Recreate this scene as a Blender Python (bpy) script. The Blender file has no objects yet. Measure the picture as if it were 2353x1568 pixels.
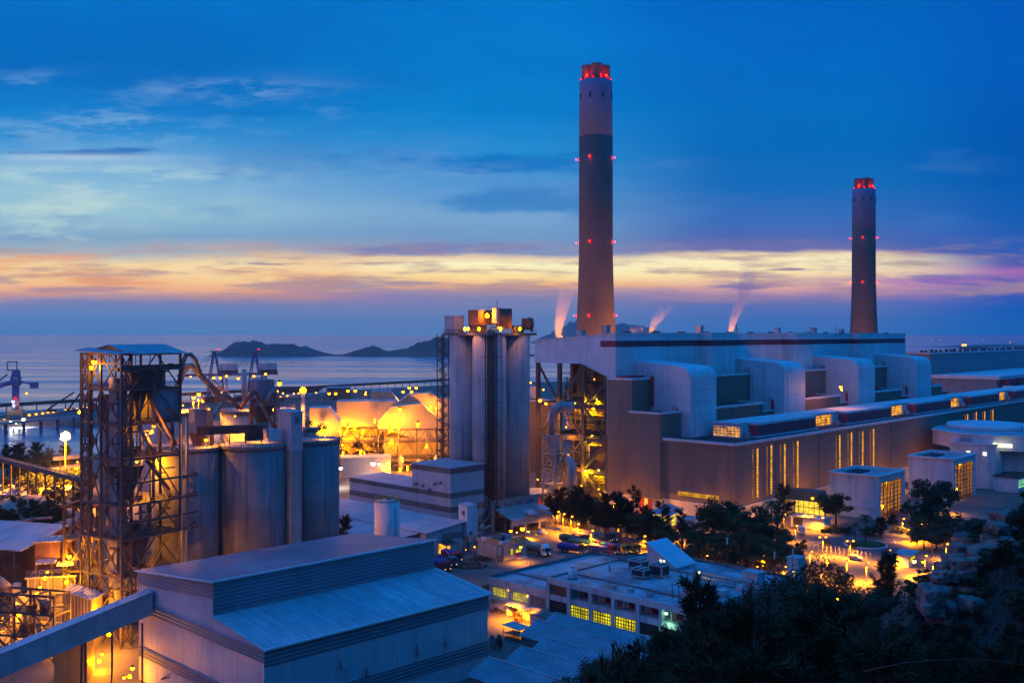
import bpy, math, random
from math import sin, cos, pi, radians, sqrt, atan2
from mathutils import Vector, Matrix
random.seed(7)
sc = bpy.context.scene
COL = sc.collection
RG = random.random
def ru(a, b): return a + (b - a) * RG()

# ---------------------------------------------------------------- materials
MATS = {}
class NT:
    def __init__(s, tree):
        s.t = tree; s.n = tree.nodes; s.l = tree.links
    def add(s, typ, **kw):
        n = s.n.new(typ)
        for k, v in kw.items(): setattr(n, k, v)
        return n
    def put(s, sock, v):
        if hasattr(v, 'is_output') or isinstance(v, bpy.types.NodeSocket): s.l.new(v, sock)
        else: sock.default_value = v
    def m(s, op, a, b=0.0, c=0.0, clamp=False):
        n = s.add('ShaderNodeMath', operation=op, use_clamp=clamp)
        s.put(n.inputs[0], a); s.put(n.inputs[1], b); s.put(n.inputs[2], c)
        return n.outputs[0]
    def mix(s, f, a, b, blend='MIX'):
        n = s.add('ShaderNodeMix', data_type='RGBA', blend_type=blend)
        s.put(n.inputs[0], f)
        s.put(n.inputs[6], a if not isinstance(a, tuple) else (*a[:3], 1))
        s.put(n.inputs[7], b if not isinstance(b, tuple) else (*b[:3], 1))
        return n.outputs[2]
    def mr(s, v, a, b, c=0.0, d=1.0, smooth=True):
        n = s.add('ShaderNodeMapRange', interpolation_type='SMOOTHSTEP' if smooth else 'LINEAR')
        for i, q in enumerate((v, a, b, c, d)): s.put(n.inputs[i], q)
        return n.outputs[0]
    def noise(s, vec, scale, detail=3, rough=.55):
        n = s.add('ShaderNodeTexNoise')
        s.put(n.inputs['Vector'], vec); n.inputs['Scale'].default_value = scale
        n.inputs['Detail'].default_value = detail; n.inputs['Roughness'].default_value = rough
        return n.outputs[0]
    def mapv(s, vec, scale=(1, 1, 1), loc=(0, 0, 0), rot=(0, 0, 0)):
        n = s.add('ShaderNodeMapping')
        s.put(n.inputs[0], vec); n.inputs[1].default_value = loc; n.inputs[2].default_value = rot; n.inputs[3].default_value = scale
        return n.outputs[0]
    def ramp(s, f, stops):
        n = s.add('ShaderNodeValToRGB'); cr = n.color_ramp
        while len(cr.elements) < len(stops): cr.elements.new(.5)
        for e, (p, c) in zip(cr.elements, stops):
            e.position = p; e.color = (*c[:3], 1)
        s.put(n.inputs[0], f)
        return n.outputs[0]
def s2l(r, g, b):
    f = lambda c: (c / 255 / 12.92) if c / 255 <= .04045 else ((c / 255 + .055) / 1.055) ** 2.4
    return (f(r), f(g), f(b))

def M(name, col, rough=.7, metal=0.0, var=.15, vs=.15, streak=0.0, corr=0.0, cdir=(1, 1, 0), seam=None, rust=0.0, bump=0.0, bscale=2.0, spec=.4, fine=0.0, sheet=None):
    if name in MATS: return MATS[name]
    m = bpy.data.materials.new(name); m.use_nodes = True
    t = NT(m.node_tree); b = t.n['Principled BSDF']
    tc = t.add('ShaderNodeTexCoord').outputs['Object']
    c = (*col, 1)
    n1 = t.noise(tc, vs, 5, .6)
    k = t.mr(n1, .3, .7, 1 - var, 1 + var)
    cc = t.mix(1.0, c, t.mix(0.0, (1, 1, 1), (1, 1, 1)), 'MULTIPLY')
    comb = t.add('ShaderNodeCombineColor')
    for i in range(3): t.put(comb.inputs[i], k)
    cc = t.mix(1.0, c, comb.outputs[0], 'MULTIPLY')
    if fine:
        n = t.noise(tc, 1.6, 4, .7)
        cc = t.mix(t.mr(n, .45, .75, 0, fine), cc, (col[0] * .4, col[1] * .4, col[2] * .4))
    if streak:
        n = t.noise(t.mapv(tc, (1, 1, .06)), .55, 4, .65)
        cc = t.mix(t.mr(n, .48, .68, 0, streak), cc, (col[0] * .35, col[1] * .33, col[2] * .32))
        n = t.noise(t.mapv(tc, (1, 1, .04), (31, 7, 3)), .9, 3, .6)
        cc = t.mix(t.mr(n, .58, .7, 0, streak * .6), cc, (min(1, col[0] * 1.5), min(1, col[1] * 1.5), min(1, col[2] * 1.5)))
    if rust:
        n = t.noise(t.mapv(tc, (1, 1, .35), (3, 11, 5)), .7, 6, .7)
        cc = t.mix(t.mr(n, .5, .62, 0, rust), cc, (.16, .06, .025))
    if sheet:
        n = t.noise(t.mapv(tc, (*sheet, .3), (9, 4, 2)), 1, 5, .7)
        cc = t.mix(t.mr(n, .42, .62, 0, .5), cc, (col[0] * .5, col[1] * .5, col[2] * .5))
        n = t.noise(t.mapv(tc, (*sheet, .3), (2, 14, 6)), 1.7, 4, .7)
        cc = t.mix(t.mr(n, .55, .68, 0, .45), cc, (min(1, col[0] * 1.45), min(1, col[1] * 1.45), min(1, col[2] * 1.45)))
    h = None
    if seam:
        sep = t.add('ShaderNodeSeparateXYZ'); t.put(sep.inputs[0], tc)
        xy = t.m('ADD', sep.outputs[0], sep.outputs[1])
        fx = t.m('ABSOLUTE', t.m('SUBTRACT', t.m('FRACT', t.m('DIVIDE', xy, seam[0])), .5))
        fz = t.m('ABSOLUTE', t.m('SUBTRACT', t.m('FRACT', t.m('DIVIDE', sep.outputs[2], seam[1])), .5))
        ln = t.m('MAXIMUM', t.mr(fx, .5 - seam[2] / seam[0], .5), t.mr(fz, .5 - seam[2] / seam[1], .5))
        cc = t.mix(t.m('MULTIPLY', ln, seam[3]), cc, (col[0] * .4, col[1] * .4, col[2] * .4))
    if corr:
        dn = t.add('ShaderNodeVectorMath', operation='DOT_PRODUCT'); t.put(dn.inputs[0], tc); dn.inputs[1].default_value = cdir
        h = t.m('SINE', t.m('MULTIPLY', dn.outputs['Value'], 2 * pi / corr))
        cc = t.mix(t.mr(h, .2, 1, 0, .35), cc, (col[0] * .45, col[1] * .45, col[2] * .45))
    if bump:
        nb = t.noise(tc, bscale, 6, .65)
        h = nb if h is None else t.m('ADD', h, nb)
    if h is not None:
        bn = t.add('ShaderNodeBump'); bn.inputs['Strength'].default_value = bump or .5; bn.inputs['Distance'].default_value = .12
        t.put(bn.inputs['Height'], h); t.l.new(bn.outputs[0], b.inputs['Normal'])
    t.l.new(cc, b.inputs['Base Color'])
    b.inputs['Roughness'].default_value = rough; b.inputs['Metallic'].default_value = metal
    b.inputs['Specular IOR Level'].default_value = spec
    MATS[name] = m
    return m

def EM(name, col, strength, var=0.0, vs=1.0, grid=None):
    if name in MATS: return MATS[name]
    m = bpy.data.materials.new(name); m.use_nodes = True
    t = NT(m.node_tree); t.n.remove(t.n['Principled BSDF'])
    e = t.add('ShaderNodeEmission'); t.l.new(e.outputs[0], t.n['Material Output'].inputs[0])
    e.inputs[0].default_value = (*col, 1); s = strength
    if var or grid:
        tc = t.add('ShaderNodeTexCoord').outputs['Object']
        s = strength
        if var:
            s = t.m('MULTIPLY', t.mr(t.noise(tc, vs, 4, .7), .3, .7, 1 - var, 1 + var), strength)
        if grid:
            sep = t.add('ShaderNodeSeparateXYZ'); t.put(sep.inputs[0], tc)
            xy = t.m('ADD', sep.outputs[0], sep.outputs[1])
            fx = t.m('ABSOLUTE', t.m('SUBTRACT', t.m('FRACT', t.m('DIVIDE', xy, grid[0])), .5))
            fz = t.m('ABSOLUTE', t.m('SUBTRACT', t.m('FRACT', t.m('DIVIDE', sep.outputs[2], grid[1])), .5))
            ln = t.m('MAXIMUM', t.m('GREATER_THAN', fx, .5 - grid[2] / grid[0]), t.m('GREATER_THAN', fz, .5 - grid[2] / grid[1]))
            s = t.m('MULTIPLY', s, t.m('SUBTRACT', 1.0, t.m('MULTIPLY', ln, .85)))
        t.put(e.inputs[1], s)
    else: e.inputs[1].default_value = strength
    m.cycles.emission_sampling = 'NONE'
    MATS[name] = m
    return m

# ---------------------------------------------------------------- mesh builder
class MB:
    def __init__(s): s.v = []; s.f = []; s.mi = []; s.smooth = []
    def add(s, vs, fs, sm=False):
        o = len(s.v); s.v += [tuple(v) for v in vs]
        s.f += [tuple(i + o for i in f) for f in fs]; s.smooth += [sm] * len(fs)
        return s
    def box(s, x0, x1, y0, y1, z0, z1):
        return s.add([(x0, y0, z0), (x1, y0, z0), (x1, y1, z0), (x0, y1, z0), (x0, y0, z1), (x1, y0, z1), (x1, y1, z1), (x0, y1, z1)],
              [(3, 2, 1, 0), (4, 5, 6, 7), (0, 1, 5, 4), (1, 2, 6, 5), (2, 3, 7, 6), (3, 0, 4, 7)])
    def hexa(s, b, t):   # bottom 4 pts ccw, top 4 pts
        return s.add(list(b) + list(t), [(3, 2, 1, 0), (4, 5, 6, 7), (0, 1, 5, 4), (1, 2, 6, 5), (2, 3, 7, 6), (3, 0, 4, 7)])
    def slab(s, pts, th):   # roof sheet: top points, thickness downwards
        n = len(pts); b = [(p[0], p[1], p[2] - th) for p in pts]
        return s.add(b + list(pts), [tuple(range(n - 1, -1, -1)), tuple(range(n, 2 * n))] + [(i, (i + 1) % n, n + (i + 1) % n, n + i) for i in range(n)])
    def prism(s, poly, a0, a1, axis='x'):   # poly in the plane perpendicular to axis
        n = len(poly)
        if axis == 'x': A = [(a0, p, q) for p, q in poly]; B = [(a1, p, q) for p, q in poly]
        elif axis == 'y': A = [(p, a0, q) for p, q in poly]; B = [(p, a1, q) for p, q in poly]
        else: A = [(p, q, a0) for p, q in poly]; B = [(p, q, a1) for p, q in poly]
        ar = sum(poly[i][0] * poly[(i + 1) % n][1] - poly[(i + 1) % n][0] * poly[i][1] for i in range(n))
        flip = (ar > 0) == (axis != 'y')
        fs = [tuple(range(n - 1, -1, -1)), tuple(range(n, 2 * n))] + [(i, (i + 1) % n, n + (i + 1) % n, n + i) for i in range(n)]
        if not flip: fs = [tuple(reversed(f)) for f in fs]
        return s.add(A + B, fs)
    def cyl(s, x, y, z0, z1, r0, r1=None, n=24, sm=True, cap=True):
        r1 = r0 if r1 is None else r1
        vs = [(x + r0 * cos(2 * pi * i / n), y + r0 * sin(2 * pi * i / n), z0) for i in range(n)] + [(x + r1 * cos(2 * pi * i / n), y + r1 * sin(2 * pi * i / n), z1) for i in range(n)]
        s.add(vs, [(i, (i + 1) % n, n + (i + 1) % n, n + i) for i in range(n)], sm)
        if cap:
            o = len(s.v) - 2 * n
            s.f += [tuple(o + n + i for i in range(n)), tuple(o + i for i in range(n - 1, -1, -1))]; s.smooth += [False, False]
        return s
    def lathe(s, x, y, prof, n=24, sm=True):   # prof: (r,z) list bottom->top
        vs = []
        for r, z in prof: vs += [(x + r * cos(2 * pi * i / n), y + r * sin(2 * pi * i / n), z) for i in range(n)]
        fs = []
        for k in range(len(prof) - 1):
            fs += [(k * n + i, k * n + (i + 1) % n, (k + 1) * n + (i + 1) % n, (k + 1) * n + i) for i in range(n)]
        s.add(vs, fs, sm); o = len(s.v) - len(vs)
        s.f += [tuple(o + i for i in range(n - 1, -1, -1)), tuple(o + (len(prof) - 1) * n + i for i in range(n))]; s.smooth += [False, False]
        return s
    def bar(s, p, q, w=.2, h=None, n=4, sm=False):   # beam between two points
        p = Vector(p); q = Vector(q); d = q - p
        if d.length < 1e-6: return s
        d.normalize()
        up = Vector((0, 0, 1)) if abs(d.z) < .95 else Vector((1, 0, 0))
        x = d.cross(up).normalized(); y = x.cross(d).normalized()
        h = w if h is None else h
        vs = []
        for c in (p, q):
            for i in range(n):
                a = 2 * pi * (i + .5) / n
                k = (1 / cos(pi / 4)) if n == 4 else 1
                vs.append(c + x * (cos(a) * w / 2 * k) + y * (sin(a) * h / 2 * k))
        return s.add(vs, [tuple(range(n)), tuple(range(2 * n - 1, n - 1, -1))] + [((i + 1) % n, i, n + i, n + (i + 1) % n) for i in range(n)], sm)
    def tube(s, pts, r, n=8, r1=None):
        pts = [Vector(p) for p in pts]; m = len(pts); vs = []
        px = None
        for i, p in enumerate(pts):
            d = (pts[min(i + 1, m - 1)] - pts[max(i - 1, 0)]).normalized()
            if px is None:
                up = Vector((0, 0, 1)) if abs(d.z) < .9 else Vector((1, 0, 0))
                px = d.cross(up).normalized()
            px = (px - d * px.dot(d)).normalized(); y = d.cross(px)
            rr = r if r1 is None else r + (r1 - r) * i / (m - 1)
            vs += [p + px * (cos(2 * pi * k / n) * rr) + y * (sin(2 * pi * k / n) * rr) for k in range(n)]
        fs = [(k * n + i, k * n + (i + 1) % n, (k + 1) * n + (i + 1) % n, (k + 1) * n + i) for k in range(m - 1) for i in range(n)]
        s.add(vs, fs, True); o = len(s.v) - len(vs)
        s.f += [tuple(o + i for i in range(n - 1, -1, -1)), tuple(o + (m - 1) * n + i for i in range(n))]; s.smooth += [False, False]
        return s
    def quad(s, a, b, c, d): return s.add([a, b, c, d], [(0, 1, 2, 3)])
    def ball(s, x, y, z, r, n=10, k=6, sz=1.0):
        return s.lathe(x, y, [(max(.02 * r, r * cos(-pi / 2 + pi * i / k)), z + sz * r * sin(-pi / 2 + pi * i / k)) for i in range(k + 1)], n)
    def data(s, name, mat):
        me = bpy.data.meshes.new(name); me.from_pydata(s.v, [], s.f)
        if mat: me.materials.append(mat)
        me.polygons.foreach_set('use_smooth', s.smooth)
        me.update()
        return me
    def build(s, name, mat, parent=None, loc=None):
        o = bpy.data.objects.new(name, s.data(name, mat)); COL.objects.link(o)
        if parent is not None: o.parent = parent
        if loc: o.location = loc
        return o

def tag(o, label=None, cat=None, group=None, kind=None):
    if label: o['label'] = label
    if cat: o['category'] = cat
    if group: o['group'] = group
    if kind: o['kind'] = kind
    return o
def thing(name, label, cat, loc=(0, 0, 0), rz=0.0, group=None):
    o = bpy.data.objects.new(name, None); COL.objects.link(o); o.empty_display_size = .5
    o.location = loc; o.rotation_euler = (0, 0, rz)
    return tag(o, label, cat, group)
def part(name, mb, mat, parent): return mb.build(name, mat, parent)
def kids(o): return [c for c in bpy.data.objects if c.parent == o]
def dup(o, loc=None, rz=None, sc_=None, label=None, group=None, tree=None):
    c = o.copy(); COL.objects.link(c)
    for ch in (tree if tree is not None else kids(o)):
        d = ch.copy(); COL.objects.link(d); d.parent = c
        for g in kids(ch):
            e = g.copy(); COL.objects.link(e); e.parent = d
    if loc is not None: c.location = loc
    if rz is not None: c.rotation_euler = (0, 0, rz)
    if sc_ is not None: c.scale = (sc_,) * 3 if not isinstance(sc_, tuple) else sc_
    if label: c['label'] = label
    if group: c['group'] = group
    return c

# ---------------------------------------------------------------- camera: level, 70 m up the hillside
HC = 70.0; FP = 2352.0
def at(px, py, D):   # a point of the place seen at (px,py) that stands D metres ahead
    return ((px - 1176) * D / FP, D, HC - (py - 767) * D / FP)
def gd(px, py, z=0.0):   # the point at height z seen there
    D = (HC - z) * FP / (py - 767)
    return ((px - 1176) * D / FP, D, z)
cam = bpy.data.cameras.new('camera'); cam.lens = 36; cam.sensor_width = 36; cam.shift_y = -16.5 / 2352
cam.clip_start = .5; cam.clip_end = 120000
co = bpy.data.objects.new('camera', cam); COL.objects.link(co); co.location = (0, 0, HC); co.rotation_euler = (pi / 2, 0, 0)
sc.camera = co
sc.view_settings.view_transform = 'Standard'; sc.view_settings.look = 'None'; sc.view_settings.gamma = 1; sc.view_settings.exposure = 0
cy = sc.cycles
cy.use_denoising = True; cy.use_light_tree = True; cy.max_bounces = 5; cy.diffuse_bounces = 2; cy.glossy_bounces = 2
cy.transmission_bounces = 2; cy.transparent_max_bounces = 6; cy.volume_bounces = 1; cy.sample_clamp_indirect = 2.0; cy.sample_clamp_direct = 0
cy.caustics_reflective = False; cy.caustics_refractive = False
try: cy.denoiser = 'OPENIMAGEDENOISE'
except Exception: pass
AG = atan2(.711, .703); AP = atan2(.734, .679)   # bearings of the cement works' and the power station's grids
def rot(a, b, ang): return (a * cos(ang) - b * sin(ang), a * sin(ang) + b * cos(ang))
# ---------------------------------------------------------------- material palette
conc = M('concrete_weathered', (.44, .42, .41), .85, var=.18, vs=.08, streak=.6, fine=.25, seam=(400, 2.4, .05, .35))
conc2 = M('concrete_plain', (.38, .36, .34), .85, var=.2, streak=.45, fine=.3)
concd = M('concrete_dark', (.20, .19, .19), .9, var=.25, streak=.5)
roofm = M('roof_sheet', (.50, .53, .56), .7, var=.2, vs=.06, corr=.9, cdir=(1, 0, 0), fine=.4, spec=.25, sheet=(.9, .08))
roofy = M('roof_sheet_across', (.44, .47, .50), .7, var=.2, vs=.06, corr=.9, cdir=(0, 1, 0), fine=.4, spec=.25, sheet=(.08, .9))
roofd = M('roof_membrane_black', (.03, .035, .05), .9, var=.3)
clad = M('cladding_grey', (.56, .54, .57), .55, var=.1, corr=.55, streak=.2)
louv = M('louvre_dark', (.235, .235, .265), .6, var=.1, corr=.7, cdir=(0, 0, 1))
white = M('white_cladding', (.74, .74, .74), .5, var=.08, streak=.24, seam=(6, 5, .08, .5))
whitep = M('white_paint', (.74, .73, .72), .6, var=.1, streak=.3, fine=.15)
tan = M('tan_cladding', (.25, .19, .145), .6, var=.1, vs=.04, streak=.26, seam=(7.5, 6.2, .07, .4))
redm = M('red_panel', (.72, .06, .085), .5, var=.15, streak=.2)
dred = M('dark_red_band', (.24, .03, .055), .5, var=.1)
steel = M('painted_steel', (.065, .06, .06), .55, var=.25, vs=.4, rust=.5)
steeld = M('dark_steel', (.06, .055, .055), .6, var=.3, vs=.4, rust=.5)
steell = M('pale_steel', (.45, .42, .40), .5, var=.2, vs=.4, rust=.3)
duct = M('duct_metal', (.42, .41, .42), .45, metal=.3, var=.2, vs=.3, streak=.3, rust=.25)
silver = M('silver_duct', (.62, .62, .62), .4, metal=.5, var=.12, streak=.2, seam=(3, 3, .05, .5))
rustm = M('rusty_plate', (.20, .11, .07), .8, var=.35, vs=.3, rust=.7, streak=.4)
pipem = M('pipe_grey', (.27, .24, .22), .5, var=.3, vs=.5, rust=.55)
yelp = M('yellow_paint', (.55, .36, .06), .5, var=.15, rust=.3)
orange_crane = M('crane_blue_paint', (.16, .14, .30), .5, var=.2)
glassd = M('dark_glass', (.02, .025, .035), .12, var=.2, spec=.8)
asph = M('yard_concrete', (.27, .25, .235), .75, var=.3, vs=.03, fine=.35, bump=.1, bscale=.6, spec=.5)
SOD = (1.0, .40, .03)
em_sod = EM('sodium_lamp', (1.0, .30, .004), 15)
em_sml = EM('small_sodium_lamp', (1.0, .34, .01), 10)
em_wht = EM('white_lamp', (.95, 1.0, .85), 40)
em_grn = EM('greenish_lamp', (.35, 1.0, .45), 18)
em_yel = EM('yellow_lamp', (1.0, .75, .08), 22)
em_red = EM('red_beacon', (1.0, .0, .0), 7)
win_or = EM('lit_window_orange', (1.0, .40, .05), 1.1, .8, .35, (1.6, 1.15, .14))
win_strip = EM('lit_window_strip', (1.0, .40, .02), 1.25, .6, .5, (50, 1.1, .12))
win_dim = EM('lit_window_strip_dim', (1.0, .34, .03), .42, .75, .3, (50, 1.1, .2))
win_ye = EM('lit_window_yellow', (.85, .70, .01), 1.1, .6, .35, (1.0, .8, .07))
win_wh = EM('lit_window_white', (1.0, .95, .55), 1.9, .4, .8)
win_gl = EM('lit_glazing', (1.0, .36, .015), .55, .95, .16)

# ---------------------------------------------------------------- lamps
_LB = {}
def _lampmesh():
    if _LB: return _LB
    hd = MB().lathe(0, 0, [(.16, .95), (.3, 1.15), (.5, 1.35), (1.0, .55), (1.08, .55), (.6, 1.5), (.2, 1.7)], 10)
    _LB['head'] = hd.data('lamp_head', steeld)
    hb = MB().bar((0, 0, 1.6), (0, .9, 2.0), .18).bar((0, .9, 2.0), (0, 1.5, 1.9), .18)
    _LB['bracket'] = hb.data('bracket', steeld)
    for k, mt in (('s', em_sod), ('m', em_sml), ('w', em_wht), ('g', em_grn), ('y', em_yel), ('r', em_red)):
        _LB[k] = MB().ball(0, 0, 0, 1.0, 12, 8).data('bulb', mt)
    return _LB
_LD = {}
GP = 1.3
LCOL = {'s': (1, .30, .0), 'm': (1, .30, .0), 'w': (1, .98, .8), 'g': (.4, 1, .5), 'y': (1, .55, .0), 'r': (1, .005, .0)}
def lightat(p, power, kind='s', r=.35, parent=None, spot=0):
    key = (kind, round(power), r, spot)
    if key not in _LD:
        l = bpy.data.lights.new('lamp_light', 'SPOT' if spot else 'POINT')
        if spot: l.spot_size = radians(spot); l.spot_blend = .7
        l.energy = power * GP * (2.9 if spot else 1); l.color = LCOL[kind]; l.shadow_soft_size = r
        _LD[key] = l
    o = bpy.data.objects.new('lamp_light', _LD[key]); COL.objects.link(o); o.location = p
    o.visible_camera = True
    if parent is not None: o.parent = parent
    return o
NLAMP = [0]
def lamp(p, label, power=4000, r=.45, kind='s', group=None, name='floodlight', cat='floodlight', drop=1.2, toward=1.0, bracket=False, spot=150):
    L = _lampmesh()
    t = thing(name, label, cat, p, 0, group)
    for nm, me in (('bulb', L[kind]),) + ((('lamp_head', L['head']),) if r > .2 else ()) + ((('bracket', L['bracket']),) if bracket else ()):
        o = bpy.data.objects.new(nm, me); COL.objects.link(o); o.parent = t; o.scale = (r,) * 3
    if power:
        lightat((0, -r - toward, -drop), power, kind, .3, t, spot); NLAMP[0] += 1
    return t
def lamp_post(p, h, label, power=3000, r=.4, heads=1, kind='s', group=None, ang=0.0, arm=1.2, spot=155):
    L = _lampmesh()
    t = thing('street_lamp', label, 'street lamp', p, ang, group)
    MB().cyl(0, 0, 0, h, .11, .07, 8).build('pole', steell, t)
    for k in range(heads):
        sx = 1 if k == 0 else -1
        MB().bar((0, 0, h - .1), (sx * arm, 0, h + .25), .1).build('arm', steell, t)
        o = bpy.data.objects.new('bulb', L[kind]); COL.objects.link(o); o.parent = t; o.location = (sx * arm, 0, h); o.scale = (r, r, r * .8)
        o = bpy.data.objects.new('lamp_head', L['head']); COL.objects.link(o); o.parent = t; o.location = (sx * arm, 0, h); o.scale = (r * .9,) * 3
    if power:
        lightat((0, -.8, h - 1.2), power * heads, kind, .3, t, spot); NLAMP[0] += 1
    return t
conc_blue = M('silo_concrete_stained', (.215, .225, .235), .85, var=.25, vs=.06, streak=.75, fine=.35, seam=(400, 2.4, .05, .3))
# ---------------------------------------------------------------- dusk sky
w = bpy.data.worlds.new('World'); sc.world = w; w.use_nodes = True
t = NT(w.node_tree); bg = t.n['Background']
d = t.add('ShaderNodeTexCoord').outputs['Generated']
nd = t.add('ShaderNodeVectorMath', operation='NORMALIZE'); t.put(nd.inputs[0], d)
sp = t.add('ShaderNodeSeparateXYZ'); t.put(sp.inputs[0], nd.outputs[0])
X, Y, Z = sp.outputs
hh = t.m('SQRT', t.m('ADD', t.m('MULTIPLY', X, X), t.m('MULTIPLY', Y, Y)))
yy = t.m('MAXIMUM', Y, t.m('MAXIMUM', t.m('MULTIPLY', hh, .35), .02))
S = t.m('DIVIDE', X, yy); E = t.m('DIVIDE', Z, yy)     # bearing and height above the horizon, as tangents towards the sunset
cb = t.add('ShaderNodeCombineXYZ'); t.put(cb.inputs[0], S); t.put(cb.inputs[1], E); SE = cb.outputs[0]
nw1 = t.noise(t.mapv(SE, (2.2, 9, 1)), 1, 5, .6)
nw2 = t.noise(t.mapv(SE, (7, 40, 1), (5, 2, 0)), 1, 5, .65)
wamp = t.mr(E, .03, .2, .022, .05)
Ew = t.m('ADD', E, t.m('ADD', t.m('MULTIPLY', t.m('SUBTRACT', nw1, .5), wamp), t.m('MULTIPLY', t.m('SUBTRACT', nw2, .5), .014)))
T = t.m('DIVIDE', t.m('ADD', Ew, .02), .36, clamp=True)
def stops(L): return [(((767 - y) / 2352 + .02) / .36, s2l(*c)) for y, c in L]
LEFT = stops([(790, (72, 128, 182)), (767, (84, 134, 182)), (720, (102, 136, 182)), (688, (120, 130, 174)), (676, (190, 150, 150)), (662, (248, 180, 125)), (640, (252, 198, 130)), (600, (250, 218, 155)), (578, (175, 180, 180)), (540, (128, 166, 195)), (490, (152, 194, 208)), (435, (138, 187, 212)), (375, (105, 168, 215)), (320, (52, 145, 210)), (250, (15, 128, 206)), (150, (0, 112, 195)), (30, (0, 116, 203))])
MID = stops([(790, (78, 128, 178)), (767, (92, 132, 178)), (720, (112, 130, 174)), (690, (128, 128, 168)), (672, (165, 140, 160)), (660, (246, 178, 110)), (640, (255, 222, 145)), (612, (255, 246, 190)), (594, (230, 205, 165)), (580, (130, 145, 180)), (545, (112, 150, 192)), (500, (116, 162, 203)), (440, (88, 150, 206)), (350, (38, 140, 207)), (250, (0, 130, 207)), (120, (0, 125, 208)), (20, (0, 122, 208))])
RIGHT = stops([(790, (36, 114, 180)), (767, (48, 116, 180)), (730, (76, 112, 176)), (700, (100, 110, 170)), (682, (165, 128, 165)), (660, (232, 175, 148)), (632, (255, 228, 160)), (598, (255, 243, 190)), (584, (240, 215, 170)), (574, (110, 108, 165)), (545, (76, 100, 172)), (500, (55, 105, 180)), (430, (15, 105, 182)), (340, (0, 104, 184)), (250, (0, 108, 192)), (130, (0, 108, 200)), (20, (0, 104, 200))])
FAR = stops([(790, (0, 92, 175)), (767, (0, 94, 178)), (730, (0, 88, 176)), (690, (20, 82, 174)), (660, (70, 82, 170)), (640, (125, 92, 172)), (622, (165, 104, 172)), (604, (85, 86, 166)), (560, (45, 90, 172)), (500, (15, 90, 175)), (430, (0, 88, 172)), (340, (0, 85, 174)), (250, (0, 88, 182)), (130, (0, 92, 192)), (20, (0, 90, 190))])
cL, cM, cR, cF = (t.ramp(T, q) for q in (LEFT, MID, RIGHT, FAR))
Sw = t.m('ADD', S, t.m('MULTIPLY', t.m('SUBTRACT', nw1, .5), .08))
c = t.mix(t.mr(Sw, -.42, -.02), cL, cM)
c = t.mix(t.mr(Sw, .02, .22), c, cR)
c = t.mix(t.mr(Sw, .33, .5), c, cF)
# cloud layers: streaks of dark bank cloud, thin bright wisps
def blob(cx, cyy, rx, ry):   # soft region in the photograph's bearing/height
    a = t.m('DIVIDE', t.m('SUBTRACT', S, (cx - 1176) / FP), rx / FP); b = t.m('DIVIDE', t.m('SUBTRACT', E, (767 - cyy) / FP), ry / FP)
    return t.m('POWER', 2.718, t.m('MULTIPLY', -1.0, t.m('ADD', t.m('MULTIPLY', a, a), t.m('MULTIPLY', b, b))))
ns = t.noise(t.mapv(SE, (5, 42, 1), (2.3, .7, 0)), 1, 7, .62)
ns2 = t.noise(t.mapv(SE, (9, 75, 1), (7.3, 3.1, 0)), 1, 6, .6)
nwis = t.noise(t.mapv(SE, (6, 26, 1), (1.7, 9.2, 0), (0, 0, .12)), 1, 9, .68)
nfin = t.noise(t.mapv(SE, (13, 62, 1), (3.1, 5.7, 0), (0, 0, .16)), 1, 10, .7)
nbig = t.noise(t.mapv(SE, (3.5, 12, 1), (4.4, 1.2, 0)), 1, 7, .62)
def layer(c, mask, col, amt=1.0): return t.mix(t.m('MULTIPLY', mask, amt), c, s2l(*col))
# low violet bank that eats into the yellow band
def bank(c, cx, cyy, rx, ry, col, th=.25, amt=.9, k=1.1, nz=None):
    bl = blob(cx, cyy, rx, ry)
    v = t.m('ADD', t.m('MULTIPLY', bl, .62 * k), t.m('MULTIPLY', t.m('SUBTRACT', ns if nz is None else nz, .5), 2.6))
    return layer(c, t.m('MULTIPLY', t.mr(v, th, th + .34), t.mr(bl, .04, .3)), col, amt)
c = bank(c, 760, 655, 330, 17, (150, 138, 160), .30, .85)
c = bank(c, 820, 684, 260, 17, (137, 126, 172), .30, .8)
c = bank(c, 190, 664, 240, 10, (152, 135, 160), .30, .85)
c = bank(c, 1800, 655, 260, 18, (92, 92, 160), .36, .75)
c = bank(c, 1840, 619, 150, 5, (120, 105, 150), .35, .85, nz=ns2)
c = bank(c, 1060, 572, 330, 18, (98, 122, 180), .30, .85)
c = bank(c, 620, 606, 170, 5, (150, 150, 165), .36, .9, nz=ns2)
c = bank(c, 1080, 470, 260, 38, (45, 125, 192), .28, .8, nz=nbig)
c = bank(c, 1150, 370, 330, 36, (0, 112, 192), .28, .8, nz=nbig)
c = bank(c, 90, 348, 260, 11, (20, 105, 182), .25, .95)
c = bank(c, 40, 312, 80, 8, (20, 108, 186), .25, .9)
c = bank(c, 560, 262, 200, 10, (12, 122, 198), .3, .7)
c = bank(c, 2180, 640, 200, 16, (40, 82, 170), .36, .8)
c = bank(c, 60, 545, 130, 12, (120, 158, 198), .3, .8)
# fine streaks all through the low glow
band_ = t.m('MULTIPLY', t.mr(E, .026, .04), t.mr(E, .098, .07))
c = layer(c, t.m('MULTIPLY', t.mr(ns2, .47, .64), band_), (172, 138, 140), .75)
c = layer(c, t.m('MULTIPLY', t.mr(ns, .44, .62), t.m('MULTIPLY', band_, t.mr(S, .0, -.4))), (232, 150, 92), .75)
c = layer(c, t.m('MULTIPLY', t.mr(nbig, .50, .66), t.m('MULTIPLY', t.mr(E, .08, .12), t.mr(E, .22, .15))), (70, 125, 190), .45)
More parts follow.
